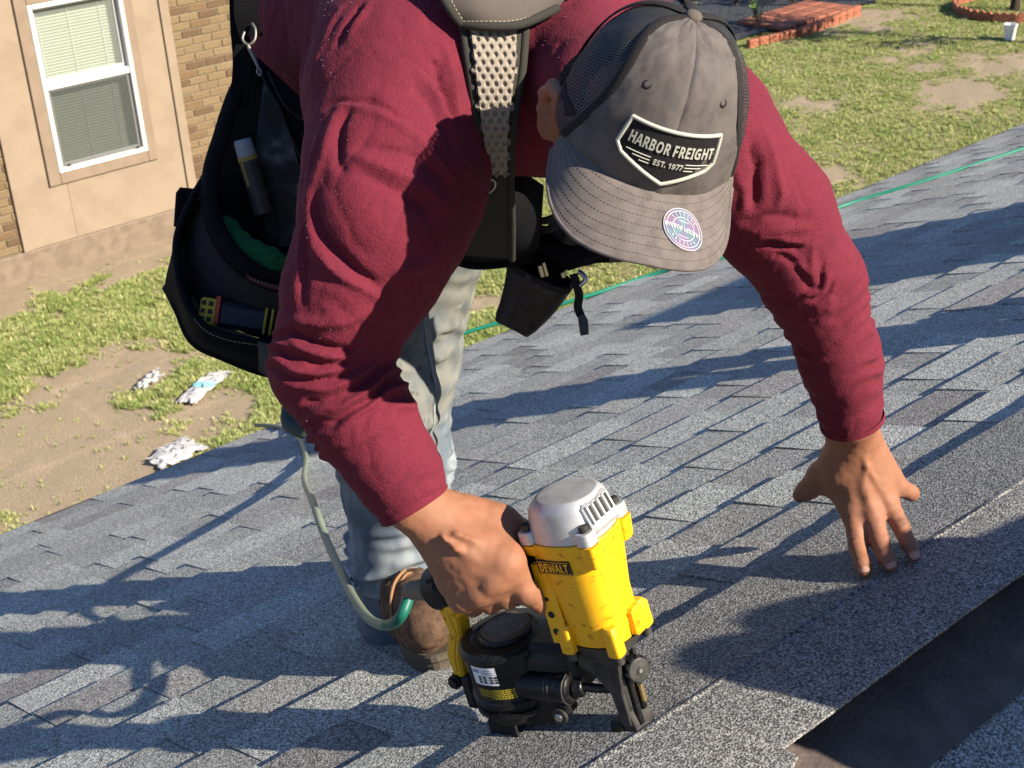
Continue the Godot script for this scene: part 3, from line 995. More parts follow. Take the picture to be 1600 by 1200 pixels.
func build_house() -> void:
	var Z := -11.87
	var h := thing("brick_house", "tan brick neighbouring house with a white window in a beige panel", "house", Vector3.ZERO)
	var w := mb()
	# wall with a real opening behind the window
	for r in [[0.4, 4.25, -3.6, 0.2], [5.14, 8.4, -3.6, 0.2], [4.25, 5.14, -3.6, -2.82], [4.25, 5.14, -1.29, 0.2]]:
		wall_strip(w, r[0], r[1], r[2], r[3], Z - 0.24, 0.229, 0.0)
	var wall := obj("wall", w, M.mortar, h)
	var rowh := 0.0765
	var y := -3.47
	var k := 0
	while y < -0.7:
		for side in [[3.10, 3.752], [5.615, 7.0]]:
			var x: float = side[0] - (0.104 if k % 2 else 0.0)
			while x < side[1]:
				var a := maxf(x, side[0])
				var b := minf(x + 0.198, side[1])
				if b - a > 0.02 and in_view(Vector3((a + b) * 0.5, y + 0.03, Z), 0.03):
					var t := rng.randf()
					var c := Color(0.27, 0.185, 0.10).lerp(Color(0.31, 0.225, 0.125), t)
					if t < 0.14: c = Color(0.19, 0.12, 0.07)
					elif t < 0.3: c = Color(0.25, 0.16, 0.08)
					var m := mb(c)
					m.box(Vector3((a + b) * 0.5, y + 0.033, Z - 0.036 + rng.randf_range(-0.003, 0.003)), Vector3(b - a, 0.066, 0.07), 0.006)
					obj("brick", m, M.brick, wall)
				x += 0.208
		y += rowh
		k += 1
	# beige panel, boards and casing round the window
	var p := mb()
	for r in [[3.85, 4.235, -3.478, 0.0], [5.155, 5.52, -3.478, 0.0], [4.235, 5.155, -3.478, -2.835], [4.235, 5.155, -1.275, 0.0]]:
		wall_strip(p, r[0], r[1], r[2], r[3], Z - 0.04, 0.045, 0.0)
	obj("wall_panel", p, M.stucco, h)
	for r in [[3.757, 3.853, -3.48, 0.0], [5.517, 5.612, -3.48, 0.0]]:
		var b := mb()
		wall_strip(b, r[0], r[1], r[2], r[3], Z - 0.04, 0.068)
		obj("corner_board", b, M.stucco, h)
	for r in [[4.125, 4.24, -2.935, -1.16], [5.15, 5.245, -2.935, -1.16], [4.242, 5.148, -2.935, -2.832], [4.242, 5.148, -1.285, -1.16]]:
		var b := mb()
		wall_strip(b, r[0], r[1], r[2], r[3], Z - 0.03, 0.062)
		obj("window_casing", b, M.trim, h)
	var sm := mb()
	wall_strip(sm, 4.30, 4.306, -3.478, -2.94, Z + 0.002, 0.006, 0.001)
	obj("panel_seam", sm, M.trim, h)
	var fo := mb()
	wall_strip(fo, 0.4, 8.4, -3.95, -3.482, Z - 0.24, 0.265, 0.01)
	obj("foundation", fo, M.concrete, h)
	# room behind the window
	var rm := mb()
	for q in [[Vector3(4.7, -2.0, Z - 1.2), Vector3(1.6, 2.4, 0.05)], [Vector3(3.9, -2.0, Z - 0.72), Vector3(0.05, 2.4, 1.0)], [Vector3(5.5, -2.0, Z - 0.72), Vector3(0.05, 2.4, 1.0)], [Vector3(4.7, -3.2, Z - 0.72), Vector3(1.6, 0.05, 1.0)], [Vector3(4.7, -0.8, Z - 0.72), Vector3(1.6, 0.05, 1.0)]]:
		rm.box(q[0], q[1])
	obj("room", rm, M.dark_room, h)
	# white single-hung window
	var win := Node3D.new()
	win.name = "window"
	h.add_child(win)
	var X0 := 4.236; var X1 := 5.154; var Y0 := -2.832; var Y1 := -1.288
	var fr := mb()
	for r in [[X0, X0 + 0.045, Y0, Y1], [X1 - 0.045, X1, Y0, Y1], [X0 + 0.0455, X1 - 0.0455, Y0, Y0 + 0.05], [X0 + 0.0455, X1 - 0.0455, Y1 - 0.045, Y1]]:
		wall_strip(fr, r[0], r[1], r[2], r[3], Z - 0.05, 0.092, 0.006)
	obj("window_frame", fr, M.vinyl, win)
	var ml := mb()
	wall_strip(ml, X0 + 0.046, X1 - 0.046, -2.065, -2.0, Z - 0.03, 0.062, 0.006)
	obj("meeting_rail", ml, M.vinyl, win)
	for s in [[-1.999, Y1 - 0.046, -0.035], [Y0 + 0.051, -2.066, -0.008]]:
		var sa := mb()
		for r in [[X0 + 0.046, X0 + 0.076, s[0], s[1]], [X1 - 0.076, X1 - 0.046, s[0], s[1]], [X0 + 0.0765, X1 - 0.0765, s[0], s[0] + 0.028], [X0 + 0.0765, X1 - 0.0765, s[1] - 0.022, s[1]]]:
			wall_strip(sa, r[0], r[1], r[2], r[3], Z + s[2] - 0.01, 0.022, 0.003)
		obj("sash", sa, M.vinyl, win)
		var gl := mb()
		gl.box(Vector3((X0 + X1) * 0.5, (s[0] + s[1]) * 0.5, Z + s[2] - 0.002), Vector3(X1 - X0 - 0.15, s[1] - s[0] - 0.045, 0.003))
		obj("pane", gl, M.glass, win)
	var sc := mb()
	sc.box(Vector3((X0 + X1) * 0.5, (Y0 + 0.05 - 2.066) * 0.5, Z + 0.018), Vector3(X1 - X0 - 0.094, -2.066 - Y0 - 0.053, 0.001))
	obj("insect_screen", sc, M.screen, win)
	var bl := mb()
	for i in 53:
		bl.xf = Transform3D(Basis(Vector3.RIGHT, 0.80 + rng.randf_range(-0.05, 0.05)), Vector3(4.672, -1.33 - i * 0.0280, Z - 0.115))
		bl.box(Vector3.ZERO, Vector3(0.80, 0.0015, 0.0255))
	bl.xf = Transform3D()
	tag(obj("blind_slats", bl, M.blind, win), "", "", "", "stuff")
	var cd := mb()
	for x in [4.36, 4.66, 4.97]:
		cd.tube([Vector3(x, -1.30, Z - 0.10), Vector3(x, -2.80, Z - 0.10)], 0.003, 5)
	obj("blind_cord", cd, M.vinyl, win)
	for x in [4.34, 5.05]:
		var lt := mb()
		lt.box(Vector3(x, Y0 + 0.062, Z + 0.045), Vector3(0.035, 0.018, 0.012), 0.003)
		obj("sash_latch", lt, M.ink, win)

func build_garden() -> void:
	var runs := [[Vector3(14.5558, -3.75, -12.4143), Vector3(15.4831, -3.75, -12.2936)], [Vector3(15.4373, -3.75, -12.2219), Vector3(17.157, -3.75, -12.4977)]]
	for r in 2:
		var a: Vector3 = runs[r][0]
		var b: Vector3 = runs[r][1]
		var n := int(round(a.distance_to(b) / 0.205))
		for i in n:
			var p := a.lerp(b, (i + 0.5) / n)
			var m := mb()
			m.xf = Transform3D(Basis(Vector3.UP, -atan2((b - a).z, (b - a).x) + rng.randf_range(-0.03, 0.03)), Vector3.ZERO)
			m.box(Vector3(0, 0.045, 0), Vector3(a.distance_to(b) / n - 0.012, 0.19 if r else 0.15, 0.085), 0.012)
			var o := obj("edging_block", m, M.terracotta)
			o.position = p
			var where := "running across in front of the dark bed" if r == 0 else "running back along the red pavers"
			var nth: String = ["first", "second", "third", "fourth", "fifth", "sixth", "seventh", "eighth", "ninth", "tenth", "eleventh", "twelfth"][mini(i, 11)]
			tag(o, "%s red edging block from the cap end of the front row" % nth if r == 0 else "%s red edging block back from the bed corner along the pavers" % nth, "edging block", "red blocks edging the planting bed")
	var bed := mb()
	var g := []
	for i in 16:
		var row := []
		for j in 22:
			var x := 13.2 + j * 0.27
			var z := -12.75 - i * 0.30
			row.append(Vector3(x, GY + 0.045 + 0.05 * noise.get_noise_2d(x * 2.5, z * 2.5), z))
		g.append(row)
	bed.sheet(g)
	tag(obj("planting_bed", bed, M.ground_cloth), "dark grey covered planting bed behind the red edging", "", "", "structure")
	# red pavers on the bed's corner
	var c0: Vector3 = Vector3(15.6385, -3.75, -12.6306)
	var ux: Vector3 = (Vector3(17.043, -3.75, -12.6687) - Vector3(15.6385, -3.75, -12.6306)).normalized()
	var uz := Vector3(ux.z, 0, -ux.x)
	for i in 5:
		for j in 3:
			var m := mb()
			m.xf = Transform3D(Basis(ux, Vector3.UP, -uz.rotated(Vector3.UP, 0)), Vector3.ZERO)
			m.xf = Transform3D(Basis(Vector3.UP, atan2(-ux.z, ux.x) + rng.randf_range(-0.02, 0.02)), Vector3.ZERO)
			m.box(Vector3.ZERO, Vector3(0.33, 0.06, 0.28), 0.01)
			var o := obj("paver", m, M.terracotta)
			o.position = c0 + ux * (i * 0.345) + uz * (j * 0.295 + 0.05) + Vector3.UP * 0.075
			tag(o, "red paver, %s from the bed corner in the %s row behind the edging" % [["first", "second", "third", "fourth", "fifth"][i], ["nearest", "second", "third"][j]], "paver", "red pavers laid in the planting bed")
	# low plants in the bed
	var spots := [[Vector3(16.4896, -3.75, -14.3251), 0.5, "small green shrub nearest the cap in the dark bed"], [Vector3(15.6044, -3.75, -13.1158), 0.42, "low green plant just behind the red edging"], [Vector3(16.8938, -3.75, -13.5445), 0.75, "tall thin dark stemmed plant in the middle of the bed"], [Vector3(17.0141, -3.75, -14.1272), 0.35, "pale green plant at the back of the bed"]]
	for s in spots:
		var t := thing("garden_plant", s[2], "plant", s[0], "plants in the dark bed")
		var st := mb()
		var lf := mb()
		for k in 7:
			var an := rng.randf() * TAU
			var tip := Vector3(cos(an) * 0.3, 1.0, sin(an) * 0.3) * float(s[1]) * rng.randf_range(0.6, 1.0)
			st.tube([Vector3.ZERO, tip * 0.5 + Vector3(0, 0.02, 0), tip], [0.012, 0.008, 0.004], 5)
			for q in 9:
				var at := tip * rng.randf_range(0.25, 1.0)
				var d := Vector3(rng.randf_range(-1, 1), rng.randf_range(-0.2, 0.7), rng.randf_range(-1, 1)).normalized() * rng.randf_range(0.06, 0.11)
				var sd := d.cross(Vector3.UP).normalized() * 0.025
				lf.col = Color(0.06, 0.13, 0.03).lerp(Color(0.16, 0.24, 0.05), rng.randf())
				lf.flat(at, at + d * 0.5 + sd, at + d, Vector3.UP)
				lf.flat(at, at + d, at + d * 0.5 - sd, Vector3.UP)
		obj("stem", st, M.bark, t)
		obj("foliage", lf, M.leaf, t)
	# young tree in its scalloped ring, and the white bucket beside it
	var tc: Vector3 = Vector3(18.1272, -3.75, -10.4335) + Vector3(0.45, 0, -0.35)
	garden_tree("garden_tree", "young tree with grey trunk inside the scalloped ring", tc, 3.9, 0.055)
	garden_tree("garden_tree", "young tree on the lawn outside the scalloped ring", Vector3(17.35, GY, -8.5), 3.2, 0.05)
	garden_tree("garden_tree", "young tree behind the scalloped ring, farthest back", Vector3(19.6, GY, -10.6), 3.6, 0.05)
	var ring := thing("tree_ring", "ring of scalloped terracotta edging round the young tree", "garden edging", tc)
	for i in 16:
		var an := TAU * i / 16.0
		var m := mb()
		var poly := PackedVector2Array()
		poly.push_back(Vector2(-0.165, 0.0)); poly.push_back(Vector2(0.165, 0.0))
		for q in 17:
			var xx := 0.165 - 0.33 * q / 16.0
			poly.push_back(Vector2(xx, 0.12 + 0.035 * absf(sin(q / 16.0 * PI * 3.0))))
		m.xf = Transform3D(Basis(Vector3.UP, an), Vector3(sin(an) * 0.85, 0, cos(an) * 0.85))
		m.extrude(poly, -0.02, 0.02, 0.004)
		obj("edging_piece", m, M.terracotta, ring)
	var bk := mb()
	bk.lathe([Vector2(0, 0), Vector2(0.062, 0), Vector2(0.085, 0.20), Vector2(0.092, 0.20), Vector2(0.092, 0.22), Vector2(0.080, 0.22), Vector2(0.058, 0.01), Vector2(0, 0.01)], 18)
	var bo := obj("bucket", bk, M.white)
	bo.position = Vector3(16.9507, -3.75, -9.8459)
	tag(bo, "small white bucket standing before the scalloped ring", "bucket")

func garden_tree(called: String, label: String, at: Vector3, hgt: float, r: float) -> void:
	var t := thing(called, label, "tree", at, "young trees in the yard")
	var tr := mb()
	tr.tube(crv([Vector3.ZERO, Vector3(0.03, hgt * 0.3, 0.02), Vector3(-0.02, hgt * 0.6, 0.0), Vector3(0.04, hgt, 0.03)], 4), [r * 1.5, r * 1.1, r, r * 0.95, r * 0.9, r * 0.85, r * 0.8, r * 0.7, r * 0.6, r * 0.5, r * 0.4, r * 0.3, r * 0.2], 9)
	var lf := mb()
	for k in 16:
		var y0 := hgt * rng.randf_range(0.42, 0.92)
		var an := rng.randf() * TAU
		var d := Vector3(cos(an), rng.randf_range(0.1, 0.7), sin(an)).normalized()
		var L := rng.randf_range(0.5, 1.0) * (1.25 - y0 / hgt * 0.6)
		var tip := Vector3(0, y0, 0) + d * L
		tr.tube([Vector3(0, y0, 0), Vector3(0, y0, 0) + d * L * 0.5 + Vector3(0, 0.04, 0), tip], [r * 0.4, r * 0.25, r * 0.1], 6)
		for q in 70:
			var p := Vector3(0, y0, 0) + d * L * rng.randf_range(0.3, 1.1) + Vector3(rng.randfn(0, 0.14), rng.randfn(0, 0.11), rng.randfn(0, 0.14))
			var u := Vector3(rng.randf_range(-1, 1), rng.randf_range(-0.6, 0.6), rng.randf_range(-1, 1)).normalized() * rng.randf_range(0.04, 0.07)
			var sd := u.cross(Vector3(rng.randf(), 1, rng.randf())).normalized() * 0.022
			lf.col = Color(0.05, 0.10, 0.02).lerp(Color(0.12, 0.19, 0.04), rng.randf())
			lf.flat(p - u, p + sd, p + u, Vector3.UP)
			lf.flat(p - u, p + u, p - sd, Vector3.UP)
	obj("trunk", tr, M.bark, t)
	obj("crown", lf, M.leaf, t)

func crumpled(called: String, label: String, pts: Array, band: bool, seed_: float) -> void:
	# an outline of corner points on the grass, heaped and creased
	var mid := Vector3.ZERO
	for p in pts: mid += p / pts.size()
	var t := thing(called, label, "rag", mid, "white rags dropped on the grass")
	var g := []
	var tops := []
	for i in 15:
		var row := []
		for j in 15:
			var u := i / 14.0
			var v := j / 14.0
			var a: Vector3 = pts[0].lerp(pts[1], u)
			var b: Vector3 = pts[3].lerp(pts[2], u)
			var p := a.lerp(b, v) - mid
			var k := 1.0 - pow(absf(v * 2.0 - 1.0), 2.5)
			var k2 := 1.0 - pow(absf(u * 2.0 - 1.0), 4.0)
			var cr1 := absf(noise.get_noise_2d(u * 5.0 + seed_, v * 4.0)) * 0.10 + absf(noise.get_noise_2d(u * 8.0 + seed_, v * 6.0)) * 0.02
			p += Vector3(noise.get_noise_2d(u * 4.0, v * 4.0 + seed_) * 0.05, 0.03 + k * k2 * 0.02 + cr1 * 0.32, noise.get_noise_2d(u * 4.0 + 9.0, v * 4.0 + seed_) * 0.05)
			row.append(p)
		g.append(row)
	var m := mb()
	m.sheet(g, 0.004)
	obj("cloth", m, M.rag, t)
	if band:
		var s := mb()
		for c in [6, 7]:
			var rows := []
			for i in [c, c + 1]:
				var row := []
				for j in 15: row.append(g[i][j] + Vector3(0, 0.004, 0))
				rows.append(row)
			s.sheet(rows)
		obj("printed_band", s, M.teal_print, t)

func build_litter() -> void:
	crumpled("rag", "smallest white rag, alone on the grass nearest the house", [Vector3(3.2906, -3.75, -8.8684), Vector3(3.5774, -3.75, -9.0483), Vector3(3.5412, -3.75, -8.8977), Vector3(3.3287, -3.75, -8.7939)], false, 1.0)
	crumpled("rag", "twisted white rag with a teal print across its middle", [Vector3(3.3915, -3.75, -8.4026), Vector3(3.8463, -3.75, -8.6664), Vector3(3.9592, -3.75, -8.5426), Vector3(3.4898, -3.75, -8.2646)], true, 5.0)
	crumpled("rag", "largest white rag, half hidden by the roof edge", [Vector3(2.8033, -3.75, -7.7475), Vector3(3.1319, -3.75, -7.8413), Vector3(3.1692, -3.75, -7.5768), Vector3(2.7697, -3.75, -7.5178)], false, 9.0)

# ---------------------------------------------------------------- the roofer
const R_SHOULDER := Vector3(-0.0134, 0.6561, -0.3756)
const R_ELBOW := Vector3(-0.1767, 0.4277, -0.3085)
const R_CUFF := Vector3(-0.1509, 0.2814, -0.2102)
const L_SHOULDER := Vector3(0.3194, 0.5721, -0.1948)
const L_ELBOW := Vector3(0.41, 0.3966, -0.1114)
const L_CUFF := Vector3(0.4638, 0.1943, -0.0843)
const R_HIP := Vector3(0.22, 0.58, -0.86)
const L_HIP := Vector3(0.43, 0.55, -0.84)
const R_KNEE := Vector3(0.0959, 0.1769, -0.6319)
const L_KNEE := Vector3(0.3744, 0.0404, -0.9504)
var sleeves := []

func seg_t(p: Vector3, a: Vector3, b: Vector3) -> float:
	var d := b - a
	return (p - a).dot(d) / d.length_squared()

func seg_d(p: Vector3, a: Vector3, b: Vector3) -> float:
	return p.distance_to(a + (b - a) * clampf(seg_t(p, a, b), 0.0, 1.0))

# folds: [a, b, width, height]; a ridge (or furrow when negative) that fades at both ends
var folds := []

func fold_at(p: Vector3) -> float:
	var h := 0.0
	for f in folds:
		var w: float = f[1]
		if p.distance_squared_to(f[3]) > pow(float(f[4]) + w * 2.0, 2.0): continue
		var L: Array = f[0]
		var n := L.size() - 1
		var best := 1e9
		var bt := 0.0
		for i in n:
			var a: Vector3 = L[i]
			var d: Vector3 = L[i + 1] - a
			var t := clampf((p - a).dot(d) / maxf(d.length_squared(), 1e-9), 0.0, 1.0)
			var q := p.distance_squared_to(a + d * t)
			if q < best:
				best = q
				bt = (i + t) / n
		if best > w * w * 4.0: continue
		h += float(f[2]) * exp(-best / (w * w) * 1.7) * sqrt(maxf(sin(clampf(bt * 0.96 + 0.02, 0.0, 1.0) * PI), 0.0))
	return h

# lay the fold lines on the cloth: each point goes to the nearest place of the skin
func set_folds(s: Dictionary, lines: Array) -> void:
	folds = []
	var V: PackedVector3Array = s.v
	for l in lines:
		var pts: Array = crv(l[0], 3)
		var out := []
		for p in pts:
			var best := 1e9
			var at: Vector3 = p
			for k in range(0, V.size(), 2):
				var d: float = p.distance_squared_to(V[k])
				if d < best:
					best = d
					at = V[k]
			out.append(at)
		var mid: Vector3 = (out[0] + out[-1]) * 0.5
		var r := 0.0
		for p in out: r = maxf(r, mid.distance_to(p))
		folds.append([out, l[1], l[2], mid, r])

func shirt_push(p: Vector3, n: Vector3) -> float:
	var h := 0.0
	for s in sleeves:
		var a: Vector3 = s[0]
		var e: Vector3 = s[1]
		var c: Vector3 = s[2]
		var de := seg_d(p, e, c)
		var du := seg_d(p, a, e)
		if minf(de, du) > 0.15: continue
		var lower := de < du
		var L := e.distance_to(c)
		# metres along the sleeve from the elbow, towards the cuff
		var t := seg_t(p, e, c) * L if lower else (seg_t(p, a, e) - 1.0) * a.distance_to(e)
		var ax := (c - e).normalized() if lower else (e - a).normalized()
		var side: Vector3 = s[3]
		var up := ax.cross(side).normalized()
		var rel := p - e
		var around := atan2(rel.dot(up), rel.dot(side))
		var slant: float = s[4]
		var wv := noise2.get_noise_3d(p.x * 16.0, p.y * 16.0, p.z * 16.0)
		var lo_f := noise2.get_noise_3d(p.x * 7.0 + 3.0, p.y * 7.0, p.z * 7.0)
		# gathered rings below the elbow, thinning out towards the cuff
		var gather: float = exp(-pow((t - float(s[5])) / float(s[6]), 2.0))
		var ph: float = t / float(s[7]) * TAU + around * slant + wv * 2.2 + lo_f * 2.5
		var w := sin(ph)
		w = w * 0.5 + 0.5
		h += (pow(w, 1.6) - 0.4) * float(s[8]) * gather * clampf(0.35 + 1.3 * noise2.get_noise_3d(p.x * 12.0 + 7.0, p.y * 12.0, p.z * 12.0), 0.0, 1.3)
		# hem line at the cuff
		var tc := seg_t(p, e, c) * L - (L - 0.032)
		if lower: h -= 0.0012 * exp(-tc * tc / 0.000006)
	h += fold_at(p)
	# fine sharp creases
	var cn := 1.0 - absf(noise2.get_noise_3d(p.x * 11.0 + 30.0, p.y * 7.0, p.z * 11.0))
	h -= 0.0016 * pow(cn, 9.0)
	var cn2 := 1.0 - absf(noise2.get_noise_3d(p.x * 24.0 + 3.0, p.y * 15.0 + 9.0, p.z * 24.0))
	h -= 0.0008 * pow(cn2, 7.0)
	h += 0.0022 * noise2.get_noise_3d(p.x * 9.0, p.y * 9.0, p.z * 9.0) + 0.0008 * noise2.get_noise_3d(p.x * 30.0, p.y * 30.0, p.z * 30.0)
	return h

func shirt_tint(p: Vector3, n: Vector3) -> Color:
	# roofing dust rubbed into the knit: a faint mottle and pale specks
	var m := 0.5 + 0.5 * noise.get_noise_3d(p.x * 14.0, p.y * 14.0, p.z * 14.0)
	return Color(1, 1, 1).lerp(Color(0.82, 1.35, 1.10), smoothstep(0.45, 0.9, m) * 0.5)

func jeans_push(p: Vector3, n: Vector3) -> float:
	var h := 0.003 * noise2.get_noise_3d(p.x * 8.0, p.y * 8.0, p.z * 8.0)
	var lo := noise2.get_noise_3d(p.x * 9.0, p.y * 7.0, p.z * 9.0)
	# stacked rings above the boots, softer ones behind the knees
	var st := exp(-pow((p.y + 0.14) / 0.085, 2.0))
	h += 0.0055 * st * sin(p.y / 0.034 * TAU + lo * 6.0 + p.x * 26.0) * clampf(0.5 + 1.6 * noise2.get_noise_3d(p.x * 14.0, p.y * 10.0, p.z * 14.0), 0.0, 1.4)
	var kn := exp(-pow((p.y - 0.10) / 0.11, 2.0))
	h += 0.0035 * kn * sin(p.y / 0.05 * TAU + lo * 4.0 + p.x * 14.0)
	h += fold_at(p)
	return h

func jeans_tint(p: Vector3, n: Vector3) -> Color:
	var c := Color(0.165, 0.210, 0.262)
	var f := 0.5 + 0.5 * noise.get_noise_3d(p.x * 22.0, p.y * 9.0, p.z * 22.0)
	c = c.lerp(Color(0.42, 0.465, 0.50), smoothstep(0.30, 0.8, f) * 0.85)
	c = c.lerp(Color(0.075, 0.10, 0.14), smoothstep(0.55, 0.95, 0.5 + 0.5 * noise.get_noise_3d(p.x * 9.0 + 70.0, p.y * 6.0, p.z * 9.0)) * 0.5)
	# clay and shingle dust ground into the front of the knees and thighs
	for k in [[R_KNEE + Vector3(-0.01, 0.03, 0.03), 0.17], [R_HIP.lerp(R_KNEE, 0.6), 0.16], [L_KNEE + Vector3(0.05, 0.04, 0.03), 0.17], [L_HIP.lerp(L_KNEE, 0.55) + Vector3(0.04, 0.0, 0.02), 0.17]]:
		var d: float = p.distance_to(k[0]) / float(k[1])
		var e := noise.get_noise_3d(p.x * 13.0 + 5.0, p.y * 13.0, p.z * 13.0) * 0.5
		var w := smoothstep(1.15, 0.75, d + e * 0.8)
		c = c.lerp(Color(0.30, 0.285, 0.225).lerp(Color(0.16, 0.18, 0.18), clampf(noise.get_noise_3d(p.x * 30.0, p.y * 30.0, p.z * 30.0) + 0.4, 0.0, 1.0)), w * 0.74)
	var sp := noise2.get_noise_3d(p.x * 60.0, p.y * 60.0, p.z * 60.0)
	if sp > 0.55 and p.distance_to(R_KNEE) < 0.11: c = c.lerp(Color(0.07, 0.05, 0.04), 0.6)
	return c

func skin_tint(p: Vector3, n: Vector3) -> Color:
	var c := Color(0.315, 0.142, 0.080)
	var f := noise.get_noise_3d(p.x * 28.0, p.y * 28.0, p.z * 28.0)
	c = c.lerp(Color(0.40, 0.165, 0.092), clampf(f + 0.3, 0, 1) * 0.6)
	# ground-in dirt on fingers
	var g := noise.get_noise_3d(p.x * 55.0 + 2.0, p.y * 55.0, p.z * 55.0)
	for q in grubby:
		var d: float = p.distance_to(q[0]) / float(q[1])
		if d < 1.4: c = c.lerp(Color(0.09, 0.06, 0.045), smoothstep(1.2, 0.3, d + g * 0.6) * float(q[2]))
	return c
var grubby := []

